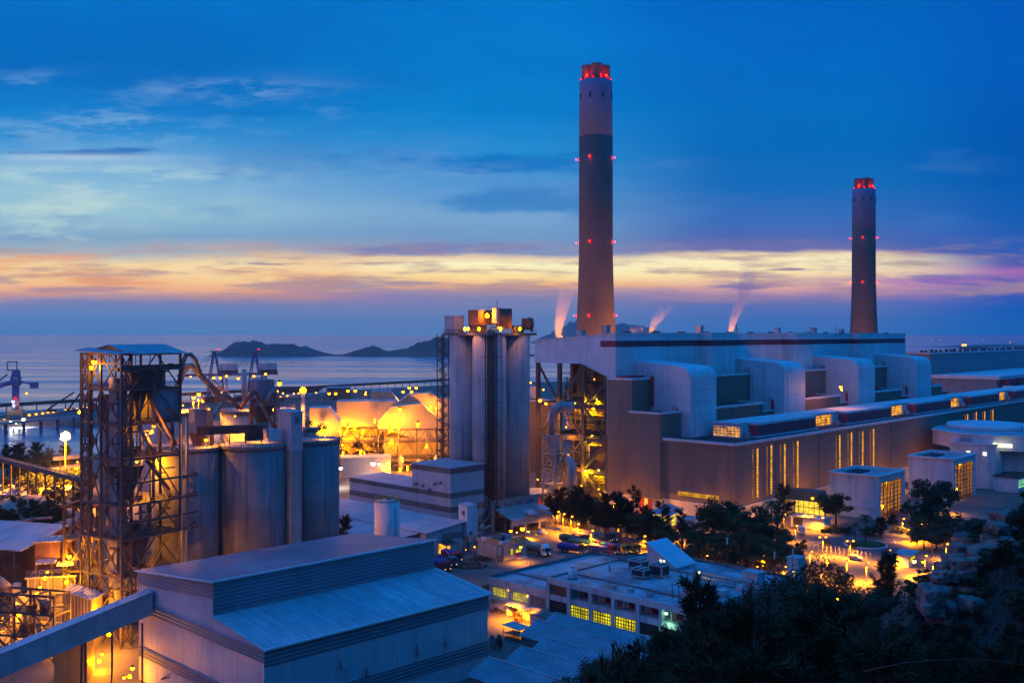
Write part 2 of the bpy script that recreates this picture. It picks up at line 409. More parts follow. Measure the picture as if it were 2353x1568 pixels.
# wisps
def wisp(c, cx, cyy, rx, ry, col, th=.54, amt=.5, nz=None):
    amt = min(1, amt * 1.4)
    v = t.m('MULTIPLY', t.mr(nwis if nz is None else nz, th, th + .16), blob(cx, cyy, rx, ry))
    return layer(c, v, col, amt)
c = wisp(c, 530, 205, 190, 26, (120, 170, 222), .46, .75)
c = wisp(c, 620, 262, 240, 36, (105, 160, 215), .50, .65)
c = wisp(c, 180, 285, 330, 50, (120, 172, 218), .48, .7)
c = wisp(c, 520, 205, 170, 22, (135, 180, 226), .47, .6, nfin)
c = wisp(c, 230, 300, 300, 40, (128, 178, 222), .49, .5, nfin)
c = wisp(c, 700, 250, 260, 40, (80, 150, 214), .52, .5, nfin)
c = wisp(c, 120, 440, 420, 60, (190, 215, 220), .5, .42, nfin)
c = wisp(c, 900, 420, 420, 60, (95, 150, 210), .5, .45, nfin)
c = wisp(c, 60, 200, 160, 40, (95, 155, 215), .50, .6)
c = wisp(c, 160, 362, 220, 9, (165, 195, 222), .38, .75)
c = wisp(c, 220, 400, 380, 22, (185, 215, 218), .44, .6)
c = wisp(c, 120, 500, 380, 60, (190, 215, 210), .48, .6)
c = wisp(c, 1000, 400, 240, 60, (110, 155, 212), .50, .5)
c = wisp(c, 1360, 375, 160, 10, (100, 140, 205), .44, .6)
c = wisp(c, 2130, 640, 280, 26, (165, 108, 178), .46, .6)
c = layer(c, t.m('MULTIPLY', t.mr(nbig, .35, .65), t.mr(E, .14, .28)), (0, 96, 184), .45)
# above the picture: the deep blue of the zenith
ZEN = s2l(0, 128, 234)
zen = t.mr(E, .33, 1.4)
c = t.mix(zen, c, tuple(1.02 * q for q in ZEN))
# behind the viewer: lavender afterglow on the sunset's side, deep blue on the other
side = t.mr(t.m('DIVIDE', X, t.m('MAXIMUM', hh, .02)), -1.0, .34)
back = t.mix(side, (.17, .105, .38), (.0, .105, .38))
back = t.mix(t.mr(Z, .15, .8), back, tuple(1.02 * q for q in ZEN))
fb = t.mr(t.m('DIVIDE', Y, t.m('MAXIMUM', hh, .02)), .25, .62)
c = t.mix(fb, back, c)
c = t.mix(t.mr(Z, .3, .9), c, t.mix(1.0, c, (1.25, 1.25, 1.25), 'MULTIPLY'))
t.l.new(c, bg.inputs[0]); t.put(bg.inputs[1], t.mr(E, .0, .3, 1.14, .98))
w.cycles.sampling_method = 'MANUAL'; w.cycles.sample_map_resolution = 512

# the afterglow itself, low on the left
sl = bpy.data.lights.new('afterglow_sun', 'SUN'); sl.energy = .30; sl.angle = radians(24); sl.color = (.85, .55, .9)
so = bpy.data.objects.new('afterglow_sun', sl); COL.objects.link(so)
sv = Vector((sin(radians(-88)) * cos(radians(9)), cos(radians(-88)) * cos(radians(9)), sin(radians(9))))
so.rotation_euler = sv.to_track_quat('Z', 'Y').to_euler()

# ---------------------------------------------------------------- ground, sea, islands
def ss(a, b, x):
    x = max(0, min(1, (x - a) / (b - a))); return x * x * (3 - 2 * x)
def hill(x, y):
    q = y - .55 * (x - 20) * (1 if x > 20 else 1.5)
    h = 50 * (1 - ss(20, 185, q))
    h += 20 * math.exp(-(((x - 70) / 34) ** 2 + ((y - 142) / 30) ** 2))
    h += 10 * math.exp(-(((x - 130) / 45) ** 2 + ((y - 190) / 50) ** 2))
    n = .9 * sin(x * .23 + 1.3) * sin(y * .19) + .6 * sin(x * .51) * cos(y * .43)
    return max(0, h + n * min(1, h / 6)) if h > .2 else 0
def shore(x, y):   # metres inland (negative = sea)
    dx, dy = 272, 366     # line of the quay, running away to the right
    L = sqrt(dx * dx + dy * dy)
    s = ((x + 337) * dy - (y - 1050) * dx) / L + 0
    q = s + 10 if y > 1050 else min(x + 337 + (1050 - y) * .35 + 40, 1e9)
    base = min(q, 1500 - y + max(0, x) * .4)
    if x < -190 and 590 < y < 830: base = min(base, max(-190 - x, 0) * -1, )
    return base
xs = [-700 + 20 * i for i in range(12)] + [-460 + 8 * i for i in range(45)] + [-100 + 4 * i for i in range(75)] + [200 + 12 * i for i in range(110)]
ys = [-60 + 4 * i for i in range(80)] + [260 + 10 * i for i in range(135)]
V = []; F_ = []
for y in ys:
    for x in xs:
        s = shore(x, y)
        V.append((x, y, hill(x, y) if s > 0 else max(-9, s * .9)))
nx = len(xs)
for j in range(len(ys) - 1):
    for i in range(nx - 1):
        F_.append((j * nx + i, j * nx + i + 1, (j + 1) * nx + i + 1, (j + 1) * nx + i))
g = MB(); g.add(V, F_, False)
gm = bpy.data.materials.new('ground'); gm.use_nodes = True
t = NT(gm.node_tree); b = t.n['Principled BSDF']
tc = t.add('ShaderNodeTexCoord').outputs['Object']; sp = t.add('ShaderNodeSeparateXYZ'); t.put(sp.inputs[0], tc)
n1 = t.noise(tc, .05, 6, .65); n2 = t.noise(tc, .6, 5, .7)
yard = t.mix(t.mr(n1, .35, .65), (.16, .14, .12), (.085, .078, .07))
yard = t.mix(t.mr(n2, .5, .7, 0, .5), yard, (.06, .055, .05))
soil = t.mix(t.mr(n2, .4, .6), (.010, .015, .008), (.022, .02, .012))
t.put(b.inputs['Base Color'], t.mix(t.mr(t.m('ADD', sp.outputs[2], t.m('MULTIPLY', n2, .6)), .5, 1.4), yard, soil))
b.inputs['Roughness'].default_value = .8
bn = t.add('ShaderNodeBump'); bn.inputs['Strength'].default_value = .35; bn.inputs['Distance'].default_value = .2
t.put(bn.inputs['Height'], n2); t.l.new(bn.outputs[0], b.inputs['Normal'])
tag(g.build('ground', gm), kind='structure')

sm = bpy.data.materials.new('sea'); sm.use_nodes = True
t = NT(sm.node_tree); b = t.n['Principled BSDF']
tc = t.add('ShaderNodeTexCoord').outputs['Object']
b.inputs['Roughness'].default_value = .22; b.inputs['Specular IOR Level'].default_value = .5
v1 = t.noise(t.mapv(tc, (.0022, .018, 1), rot=(0, 0, .06)), 1, 6, .7)
v2 = t.noise(t.mapv(tc, (.0007, .006, 1), (4, 2, 0), (0, 0, -.05)), 1, 5, .65)
t.put(b.inputs['Base Color'], t.mix(t.mr(t.m('ADD', v1, v2), .8, 1.2), (.07, .12, .26), (.17, .20, .34)))
t.put(b.inputs['Roughness'], t.mr(v2, .35, .65, .08, .30))
bn = t.add('ShaderNodeBump'); bn.inputs['Strength'].default_value = .3; bn.inputs['Distance'].default_value = 1.5
t.put(bn.inputs['Height'], t.m('ADD', v1, t.m('MULTIPLY', v2, 2.0))); t.l.new(bn.outputs[0], b.inputs['Normal'])
q = MB(); q.add([(-60000, -200, -4), (60000, -200, -4), (60000, 90000, -4), (-60000, 90000, -4)], [(0, 1, 2, 3)])
tag(q.build('sea', sm), kind='structure')
wkm = M('wake_foam', (.55, .6, .68), .5, var=.3, vs=.02)
def wake(p, q, wd):
    a = gd(*p, -3.95); c = gd(*q, -3.95); n = 24; vs = []
    for i in range(n + 1):
        k = i / n; x = a[0] + (c[0] - a[0]) * k; y = a[1] + (c[1] - a[1]) * k + 3 * sin(k * 9)
        hw = wd * (.25 + .75 * sin(pi * min(1, k * 1.3 + .1)) ** 2) * (1 + .3 * sin(i * 2.1))
        vs += [(x, y - hw, -3.9), (x, y + hw, -3.9)]
    tag(MB().add(vs, [(2 * i, 2 * i + 2, 2 * i + 3, 2 * i + 1) for i in range(n)]).build('wake', wkm), kind='structure')
wake((640, 873), (1010, 858), 3.0); wake((660, 852), (1008, 846), 3.5); wake((560, 861), (720, 866), 2.0)

def island(name, prof, D, depth, mat, base=-5):
    """a ridge whose skyline follows prof [(px, py)], D metres out and `depth` metres thick"""
    pts = [at(px, py, D) for px, py in prof]
    n = 90; m = 22; vs = []
    x0, x1 = pts[0][0], pts[-1][0]
    def top(x):
        for (xa, _, za), (xb, _, zb) in zip(pts, pts[1:]):
            if xa <= x <= xb: return za + (zb - za) * (x - xa) / (xb - xa)
        return base
    for i in range(n + 1):
        x = x0 + (x1 - x0) * i / n; tz = max(top(x), base)
        tz += (tz - base) * .05 * (sin(x * .09) + sin(x * .23 + 1))
        for j in range(m + 1):
            k = 2 * j / m - 1
            prof_k = max(0, 1 - abs(k) ** 1.5) * (1 + .10 * sin(x * .05 + k * 6) + .08 * sin(x * .13 + j * 2.2))
            if abs(k) > .97: prof_k = 0
            vs.append((x, D + depth * k + 30 * sin(x * .01), base + (tz - base) * min(1, prof_k)))
    fs = [(i * (m + 1) + j, (i + 1) * (m + 1) + j, (i + 1) * (m + 1) + j + 1, i * (m + 1) + j + 1) for i in range(n) for j in range(m)]
    return tag(MB().add(vs, fs, True).build(name, mat), kind='structure')
isl = M('island_scrub', (.06, .065, .06), .9, var=.4, vs=.012, bump=.6, bscale=.03)
mtn = M('distant_hills', (.07, .075, .085), .95, var=.25, vs=.003)
island('island_hills', [(500, 818), (515, 803), (530, 792), (556, 783), (570, 780), (590, 784), (620, 790), (645, 789), (660, 786), (690, 797), (705, 793), (730, 805), (760, 814), (790, 813), (815, 805), (835, 797), (855, 794), (885, 805), (905, 803), (940, 797), (975, 781), (1000, 775), (1040, 770), (1090, 783), (1150, 800), (1215, 812), (1240, 818)], 3560, 180, isl)
island('mountain_hills', [(1170, 812), (1225, 783), (1262, 766), (1285, 752), (1310, 740), (1330, 735), (1360, 738), (1390, 748), (1415, 746), (1432, 742), (1455, 747), (1490, 752), (1520, 764), (1560, 790), (1580, 800)], 9000, 900, mtn)
island('low_coast_hills', [(2030, 800), (2230, 792), (2300, 790), (2420, 793), (2480, 800)], 6000, 200, mtn)
# ---------------------------------------------------------------- power station
ps = thing('power_station', 'huge stepped power station with white boiler house, red stripe and tan turbine hall', 'power station', (81, 372, 0), AP)
base = M('white_base_wall', (.66, .63, .60), .7, var=.15, streak=.35, fine=.15)
def coping(mb, pts, wd=1.1, h=.9, z=0):   # pale rim along a roof edge (closed or open run of (a,b))
    for p, q in zip(pts, pts[1:]): mb.bar((p[0], p[1], z + h / 2), (q[0], q[1], z + h / 2), wd, h)
    return mb
# turbine hall
mb = MB().box(0, 420, 0, 31.5, 6.8, 29.4)
hall = part('wall', mb, tan, ps); hall['label'] = 'tan cladding wall of the long turbine hall'
part('base_wall', MB().box(-.12, 420, -.12, 46, 0, 6.8).box(-.12, 13, 46, 60, 0, 6.8), base, ps)
part('roof', MB().box(.4, 419, .4, 31.4, 29.404, 29.6), roofd, ps)
part('coping', coping(MB(), [(-.2, 31.3), (-.2, -.2), (420, -.2)], 1.0, 1.0, 29.4), whitep, ps)
part('ledge', coping(MB(), [(-.25, 31.3), (-.25, -.25), (420, -.25)], .5, .5, 6.6), whitep, ps)
# stepped bunker-bay blocks at the end
part('wall', MB().box(-1.6, 13, 31.6, 45.9, 6.8, 39.2), tan, ps)
part('coping', coping(MB(), [(-1.7, 46), (-1.7, 31.5), (13, 31.5)], .9, .9, 39.2), whitep, ps)
part('roof', MB().box(-1.2, 13, 32, 45.9, 39.204, 39.4), roofd, ps)
part('wall', MB().box(-.06, 13, 46, 58, 6.8, 51.8), tan, ps)
part('coping', coping(MB(), [(0, 58), (0, 46), (13, 46)], .9, .9, 51.8), whitep, ps)
rp = MB()
for k in range(7): rp.tube([(1.2 + k * 1.6, 47.5, 53.1), (1.2 + k * 1.6, 55, 53.1)], .45, 6)
part('roof_pipes', rp, redm, ps)
# boiler house
bh = [(54, 30), (97, 58.2), (71.2, 58.2), (58.2, 53.2), (58.2, 30)]
part('boiler_house', MB().prism([(54, 30), (54, 70.1), (97, 67.0), (97, 58.2), (71.2, 58.2), (58.2, 53.2), (58.2, 30)], 0, 291.6), white, ps)
part('roof', MB().hexa([(-.3, 53.7, 70.0), (291.9, 53.7, 70.0), (291.9, 97.3, 66.9), (-.3, 97.3, 66.9)], [(-.3, 53.7, 70.6), (291.9, 53.7, 70.6), (291.9, 97.3, 67.5), (-.3, 97.3, 67.5)]), whitep, ps)
part('soffit_trim', MB().bar((-.2, 97, 58.2), (-.2, 71.2, 58.2), .5).bar((-.2, 71.2, 58.2), (-.2, 58, 53.2), .5), whitep, ps)
# lift towers along the front of the boiler house
for k in range(3):
    a = 62 + 76 * k
    part('lift_tower', MB().box(a, a + 20, 48.2, 54, 52, 70.3), white, ps)
    part('roof', MB().box(a - .2, a + 20.2, 48, 53.69, 70.3, 70.72), whitep, ps)
sb = MB().box(-.12, 62, 53.86, 61.6, 64.9, 67.4)
part('stripe', sb, dred, ps)
for k in range(3):
    a = 62 + 76 * k
    part('stripe', MB().box(a - .12, a + 20.1, 48.08, 54.5, 64.9, 67.4), dred, ps)
    part('stripe', MB().box(a + 20.1, min(a + 76, 291.7), 53.86, 54.4, 64.9, 67.4), dred, ps)
# coal bunkers with rounded fronts
for k in range(4):
    a = 12.9 + 75.9 * k
    arc = [(27.3 + 5.2 * (1 - cos(q)), 52.2 + 5.2 * sin(q)) for q in [pi / 2 * i / 10 for i in range(11)]]
    prof = [(27.3, 29.6)] + arc + [(54, 59), (54, 29.6)]
    o = part('coal_bunker', MB().prism(prof, a, a + 19.1 + k * .6), white, ps)
    ld = MB()
    for zz in (38, 43, 48): ld.bar((a + .1, 27.22, zz), (a + 19, 27.22, zz), .12)
    ld.bar((a + 3, 27.2, 30), (a + 3, 27.2, 57), .12)
    part('panel_joint', ld, steell, o)
    rl = MB().bar((a - .3, 33, 36), (a - .3, 33, 40.5), 1.0).bar((a - .3, 45, 41), (a - .3, 45, 53), 1.0)
    for dz in (0, .7, 1.4): rl.bar((a - 1.6, 44.3, 53 + dz), (a - 1.6, 46.6, 53 + dz), .12).bar((a - 1.6, 32.3, 40.5 + dz), (a - 1.6, 34.6, 40.5 + dz), .12)
    for dy in (44.3, 46.6, 32.3, 34.6): rl.bar((a - 1.6, dy, 53 if dy > 40 else 40.5), (a - 1.6, dy, 54.4 if dy > 40 else 41.9), .12)
    rl.bar((a - .3, 45.5, 53), (a - 1.6, 45.5, 53), .3).bar((a - .3, 33.5, 40.5), (a - 1.6, 33.5, 40.5), .3)
    part('ladder', rl, redm, o)
    if k < 4:
        e = a + 75.9 if k < 3 else a + 60
        part('wall', MB().box(a + 19, e, 44.5, 54, 29.7, 51.6), tan, ps)
        part('coping', coping(MB(), [(a + 19, 44.3), (e, 44.3)], .9, 1.0, 51.6), whitep, ps)
        q = MB()
        for j in range(8): q.tube([(a + 20.5 + j * 1.5, 45.4, 53), (a + 20.5 + j * 1.5, 51, 53)], .45, 6)
        part('roof_pipes', q, redm, ps)
        part('wall', MB().box(a + 19, e - 11.5, 31.5, 44.5, 29.7, 39.4), tan, ps)
        part('coping', coping(MB(), [(a + 19, 31.3), (e - 11.5, 31.3), (e - 11.5, 44)], .9, 1.0, 39.4), whitep, ps)
        part('roof', MB().box(a + 19, e - 12, 31.9, 44.4, 39.404, 39.7), roofd, ps)
        part('wall', MB().box(e - 11.5, e, 33, 44.5, 29.7, 35.6), tan, ps)
        part('coping', coping(MB(), [(e - 11.5, 32.8), (e, 32.8)], .8, .9, 35.6), whitep, ps)
        part('drain_pipe', MB().bar((a + 40, 44.2, 40), (a + 40, 44.2, 52.4), .35).bar((e - 1.2, 32.6, 30), (e - 1.2, 32.6, 36.5), .5), redm, ps)
        q = MB()
        for bx_, sz in ((a + 26, .9), (a + 45, .7)): q.box(bx_, bx_ + sz * 2, 36, 36 + sz * 2, 39.7, 39.7 + sz * 2)
        part('roof_vent', q, redm, ps)
        part('wall_vent', MB().box(a + 27, a + 28.6, 31.2, 31.5, 32.2, 33.6).box(a + 46, a + 47, 31.2, 31.5, 33, 34), steeld, ps)
# monitor along the turbine hall roof: lit glazing between red boxes
mon = part('roof_monitor', MB().box(24, 420, 12.5, 24, 29.6, 34.8), white, ps)
part('coping', MB().box(23.7, 420, 12.2, 24.3, 34.8, 35.5), whitep, mon)
for k in range(5):
    a = 31 + 79 * k
    e = a + 49
    rb = part('red_monitor_box', MB().box(a, e, 8, 12.5, 30.2, 34.5), redm, ps)
    part('plinth', MB().box(a - .4, e + .4, 7.4, 12.45, 29.6, 30.2), whitep, rb)
    part('coping', MB().box(a - .2, e + .2, 7.8, 12.19, 34.5, 35.45), whitep, rb)
    part('panel', MB().box(a - 6.5, a, 11.9, 12.5, 29.6, 34.2), whitep, rb)
    part('vent_unit', MB().box(a - 5, a - 2.6, 9.6, 11.4, 29.6, 31.6), steell, rb)
    gl = (e + .2, e + 23) if k < 4 else (e + .2, e + 16)
    part('lit_window', MB().box(gl[0], gl[1], 12.36, 12.48, 30.0, 34.5), win_or, ps)
part('lit_window', MB().box(24.2, 31 - 6.7, 12.36, 12.48, 30.2, 33.9).box(24.08, 24.0, 12.5, 23.9, 30, 33.9), win_or, ps)
# lit slit windows of the turbine hall, in pairs
for (pa, n) in ((12.5, 4), (82, 4), (236, 4)):
    for j in range(n):
        for dx, mt, z0 in ((0, 1, 8.6), (3.2, 0, 9)):
            a = pa + j * (10.6 if pa < 50 else 11.4) + dx
            if pa > 200: a = pa + j * 13.5 + dx
            part('slit_window', MB().box(a, a + (.6 if mt else .95), -.1, .05, z0, 27.2 + (j % 2) * .5), win_dim if mt else win_strip, ps)
for j in range(4): part('wall_joint', MB().box(30 + j * 36.2, 30.25 + j * 36.2, -.07, .02, 7, 29.3), steeld, ps)
part('lit_window', MB().box(-.09, .05, 6.4, 24.6, 9.0, 10.6), EM('lit_window_strip_low', (1, .42, .04), .75, .5, .4, (.8, 20, .12)), ps)
# red doors and services at the foot of the end wall
part('door', MB().box(-.3, 0, 40, 42.2, 0, 6.5).box(-.3, 0, 36.5, 38.2, 0, 6.2), redm, ps)
part('door', MB().box(-.3, 0, 38.3, 39.9, 0.2, 6.2), EM('lit_doorway', (1, .45, .05), 1.2, .5, .8), ps)
# roof vents and stub flues along the roof edge
for px, hgt, wd in ((1280, 2.2, 3), (1393, 3.0, 2.6), (1609, 3.2, 2.6), (1871, 2.8, 2.6), (1788, 2.6, 2.2), (1934, 2.2, 2.4)):
    tt = (px - 1176) / FP; bb = 74 if px == 1280 else 58
    a = 3 if px == 1280 else (tt * (372 + .679 * bb) - 81 + .734 * bb) / (.679 - .734 * tt)
    z = 70.3 - (bb - 54) * .072 + .3
    part('roof_vent', MB().box(a, a + wd, bb, bb + wd, z, z + hgt).box(a - .2, a + wd + .2, bb - .2, bb + wd + .2, z + hgt, z + hgt + .4), duct, ps)
for k in range(14):
    for a in (12 + k * 20, 15 + k * 20): part('roof_vent', MB().box(a, a + 1.2, 58, 59.2, 69.9, 71.2), steeld, ps)
part('mast', MB().bar((100, 58, 70), (100, 58, 75), .2).bar((98.5, 58, 71), (100, 58, 74), .1).bar((101.5, 58, 71), (100, 58, 74), .1), steeld, ps)
part('mast', MB().bar((205, 58, 70), (205, 58, 74.5), .2), steeld, ps)
# open steel bay under the overhang
for (a, b_) in [(1, 96), (1, 84), (1, 71), (1, 59), (24, 96), (24, 84), (24, 71)]:
    part('column', MB().bar((a, b_, 0), (a, b_, 58.2), 1.5), steel, ps)
for zz in (14, 27, 40.5):
    q = MB()
    q.bar((1, 96, zz), (1, 59, zz), .9, 1.5).bar((1, 96, zz), (24, 96, zz), .9, 1.5).bar((1, 84, zz), (24, 84, zz), .7, 1.2).bar((1, 71, zz), (24, 71, zz), .7, 1.2).bar((24, 96, zz), (24, 59, zz), .7, 1.2)
    part('girder', q, steel, ps)
    part('floor_grating', MB().box(2, 24, 59, 83, zz + .8, zz + .95), steeld, ps)
zs = [0, 14, 27, 40.5, 57.5]
for i in range(4):
    part('brace', MB().bar((1, 96, zs[i + 1]), (1, 84, zs[i]), .8) if i % 2 else MB().bar((1, 84, zs[i + 1]), (1, 96, zs[i]), .8), steel, ps)
    part('brace', MB().bar((1, 71, zs[i + 1]), (1, 84, zs[i]), .8) if i % 2 else MB().bar((1, 84, zs[i + 1]), (1, 71, zs[i]), .8), steel, ps)
    part('brace', MB().bar((1, 71, zs[i + 1] - (4 if i == 3 else 0)), (1, 59, zs[i]), .8) if i % 2 == 0 else MB().bar((1, 59, zs[i + 1] - (7 if i == 3 else 0)), (1, 71, zs[i]), .8), steel, ps)
# plant inside the bay: pipework racks, vessels, walkways
random.seed(3)
for lev, (z0, z1) in enumerate(((1, 13), (15, 26), (28.5, 39.5), (41.5, 55))):
    q = MB()
    for i in range(16):
        a = ru(4, 23); b0 = ru(60, 66); z = ru(z0, z1)
        q.tube([(a, b0, z), (a, b0 + ru(6, 22), z)], ru(.12, .35), 6)
    for i in range(18):
        a = ru(4, 22); b0 = ru(60, 94); z = ru(z0, z0 + 3)
        q.tube([(a, b0, z), (a, b0, min(z1, z + ru(4, 9)))], ru(.1, .4), 6)
    part('pipework', q, (pipem, steell, yelp, steeld)[lev], ps)
    q = MB()
    for zz in (z0 + 3.2, z0 + 6.5, z0 + 9.5):
        for dz in (0, .6, 1.1): q.bar((2.5, 60, zz + dz), (2.5, 83, zz + dz), .1)
        for k in range(14): q.bar((2.5, 60 + k * 1.75, zz), (2.5, 60 + k * 1.75, zz + 1.1), .08)
        q.box(2.5, 5, 60, 83, zz - .15, zz)
    part('walkway', q, yelp if lev == 2 else steel, ps)
    part('vessel', MB().lathe(13, 72 + lev * 3, [(.3, z0 + .5), (2.6, z0 + 2), (2.6, z1 - 3), (.6, z1 - 1.2)], 16), (rustm, silver, duct, steeld)[lev], ps)
part('rear_wall', MB().box(25, 26, 58.3, 97, 0, 58.1), steeld, ps)
part('mill_building', MB().box(2.5, 24, 60, 69, 14.8, 24), rustm, ps)
part('coal_hopper', MB().hexa([(6, 62, 43), (12, 62, 43), (12, 68, 43), (6, 68, 43)], [(4, 60, 51), (14, 60, 51), (14, 70, 51), (4, 70, 51)]), steeld, ps)

# silver flue ducts and their lattice support in front of the bay
fd = thing('flue_duct', 'silver flue duct bending down beside the open boiler bay on a lattice trestle', 'duct', at(1278, 1135, 402), AP)
z0 = fd.location.z; fd.location.z = 0; fd.scale = (.8, .8, .92)
q = MB()
q.tube([(2, 4, 33), (2, 4, 41), (2.4, 3, 43.5), (4, 1, 45), (9, -4, 45)], 3.2, 4)
part('upper_duct', q, duct, fd)
part('lower_duct', MB().hexa([(1, 1, 20), (4, 1, 20), (4, 4, 20), (1, 4, 20)], [(-.5, 1.5, 33.2), (4.5, 1.5, 33.2), (4.5, 6.5, 33.2), (-.5, 6.5, 33.2)]), duct, fd)
part('hopper', MB().hexa([(1.9, 1.9, 2), (3.1, 1.9, 2), (3.1, 3.1, 2), (1.9, 3.1, 2)], [(0, 0, 12), (5, 0, 12), (5, 5, 12), (0, 5, 12)]), silver, fd)
part('lower_duct', MB().tube([(2.5, -8, 6), (2.5, -8, 17), (2.7, -7.6, 20.5), (3.5, -6, 22), (6, 0, 22), (12, 4, 22)], 2.3, 10), duct, fd)
lt = MB()
C4 = [(-2, -1), (6, -1), (6, 7), (-2, 7)]
for (a, b_) in C4: part('column', MB().bar((a, b_, 0), (a, b_, 33), .5), steell, fd)
for zz in (6, 12, 18.5, 25, 32):
    q = MB()
    for (p, r_) in zip(C4, C4[1:] + C4[:1]):
        q.bar((*p, zz), (*r_, zz), .35)
        q.bar((*p, zz - 6), (*r_, zz), .25).bar((*r_, zz - 6), (*p, zz), .25)
    q.box(-2.4, 6.4, -1.4, 7.4, zz - .05, zz + .08) if zz in (12, 25) else None
    part('bracing', q, steell, fd)

# ---------------------------------------------------------------- chimneys
def chimney(px, D, ztop, r, label, zj, zb):
    x, y, _ = at(px, 767, D)
    c = thing('chimney', label, 'chimney', (x, y, 0))
    H = ztop
    shell = M('chimney_concrete', (.17, .125, .105), .85, var=.12, vs=.05, streak=.18, seam=(4000, 2.2, .08, .3))
    up = M('chimney_upper_paint', (.17, .26, .42), .8, var=.12, vs=.05, streak=.12, seam=(4000, 2.2, .08, .15))
    k = r
    part('shell', MB().lathe(0, 0, [(k * 1.5, 0), (k * 1.22, 55), (k * 1.16, 72), (k * 1.06, 92), (k * 1.005, 112), (k * 1.0, 130), (k, zj)], 40), shell, c)
    part('upper_shell', MB().lathe(0, 0, [(k * .992, zj), (k * .975, ztop - 3), (k * .975, ztop), (k * .8, ztop + .1)], 40), up, c)
    slot = MB()
    for i in range(8):
        a = 2 * pi * i / 8 + .36
        p = (cos(a) * k * .978, sin(a) * k * .978)
        slot.bar((p[0], p[1], ztop - 10), (p[0], p[1], ztop - 7.2), .8, .8)
    part('vent_slot', slot, roofd, c)
    for i in range(4):
        a = pi / 4 * (2 * i) + .62 * 0 - pi / 2
        fx, fy = cos(a) * k * .5, sin(a) * k * .5
        fl = part('flue', MB().lathe(fx, fy, [(k * .36, ztop), (k * .33, ztop + 7.5), (k * .36, ztop + 7.6), (k * .36, ztop + 8.4), (k * .3, ztop + 8.45)], 20), concd, c)
    q = MB()
    for i in range(16):
        a = 2 * pi * i / 16
        q.bar((cos(a) * k * .95, sin(a) * k * .95, ztop), (cos(a) * k * .95, sin(a) * k * .95, ztop + 1.2), .12)
        b = 2 * pi * (i + 1) / 16
        q.bar((cos(a) * k * .95, sin(a) * k * .95, ztop + 1.2), (cos(b) * k * .95, sin(b) * k * .95, ztop + 1.2), .12)
    part('railing', q, steeld, c)
    for i in range(6):
        a = -pi / 2 + (i - 2.5) * .55
        L = _lampmesh()
        o = bpy.data.objects.new('beacon', L['r']); COL.objects.link(o); o.parent = c
        o.location = (cos(a) * k * .9, sin(a) * k * .9, ztop + .9); o.scale = (.4,) * 3
        if i in (1, 3, 4) or i == 0: lightat((cos(a) * k * .78, sin(a) * k * .78, ztop + 2.2), 420, 'r', .3, c)
    for z in zb:
        for a in (-pi / 2 - .42, -pi / 2 + 1.15, -pi / 2 - 1.8):
            kk = k * (1.0 if z > 110 else 1.0 + (112 - z) / 40 * .16 if z > 72 else 1.17)
            for dz in (-.55, .55):
                o = bpy.data.objects.new('beacon', L['r']); COL.objects.link(o); o.parent = c
                o.location = (cos(a) * (kk + .1), sin(a) * (kk + .1), z + dz); o.scale = (.26,) * 3
            lightat((cos(a) * (kk + 1.6), sin(a) * (kk + 1.6), z), 45, 'r', .3, c)
    return c
chimney(1368.5, 548, 205, 9.05, 'tall nearer concrete chimney with four flues and red beacons behind the boiler house', 175, (163.7, 119, 80))
chimney(1984, 811, 184.5, 9.05, 'farther concrete chimney with pale upper shaft at the far end of the boiler house', 152.8, (146, 111))

# ---------------------------------------------------------------- steam plumes
def plume(pts, r0, r1, dens, label):
    mt = bpy.data.materials.new('steam'); mt.use_nodes = True
    t = NT(mt.node_tree); t.n.remove(t.n['Principled BSDF'])
    v = t.add('ShaderNodeVolumePrincipled'); t.l.new(v.outputs[0], t.n['Material Output'].inputs['Volume'])
    v.inputs['Color'].default_value = (1, .93, .95, 1); v.inputs['Anisotropy'].default_value = .6
    tc = t.add('ShaderNodeTexCoord').outputs['Object']; sp = t.add('ShaderNodeSeparateXYZ'); t.put(sp.inputs[0], tc)
    h = pts[-1][2] - pts[0][2]
    n = t.noise(t.mapv(tc, (.22, .22, .05)), 1, 4, .6)
    f = t.m('MULTIPLY', t.mr(sp.outputs[2], pts[0][2] + h, pts[0][2], 0, 1), t.mr(n, .35, .62, .15, 1))
    t.put(v.inputs['Density'], t.m('MULTIPLY', f, dens))
    mt.cycles.volume_step_rate = 2.0 if hasattr(mt.cycles, 'volume_step_rate') else 1
    o0 = pts[0]
    q = MB().tube([(p[0] - o0[0], p[1] - o0[1], p[2]) for p in pts], r0, 14, r1)
    o = q.build('steam', mt, None, (o0[0], o0[1], 0))
    return tag(o, label, 'steam', kind='stuff')
D1 = 433
plume([at(1281, 775, D1), at(1284, 745, D1 + 1), at(1290, 715, D1 + 2), at(1299, 672, D1 + 3), at(1306, 630, D1 + 4)], 1.1, 4.4, .38, 'white steam plume rising from the flue at the left end of the boiler house roof')
D1 = 520
plume([at(1493, 766, D1), at(1503, 742, D1), at(1520, 715, D1), at(1538, 690, D1)], .9, 4.6, .22, 'short steam plume leaning right between the two chimneys')
D1 = 560
plume([at(1677, 766, D1), at(1684, 735, D1), at(1700, 690, D1), at(1716, 645, D1), at(1722, 585, D1)], 1.0, 5.6, .36, 'tallest curved steam plume midway between the two chimneys')
D1 = 500
plume([at(1450, 766, D1), at(1456, 755, D1), at(1470, 746, D1)], 1.5, 3.0, .08, 'faint low wisp of steam beside the nearer chimney')
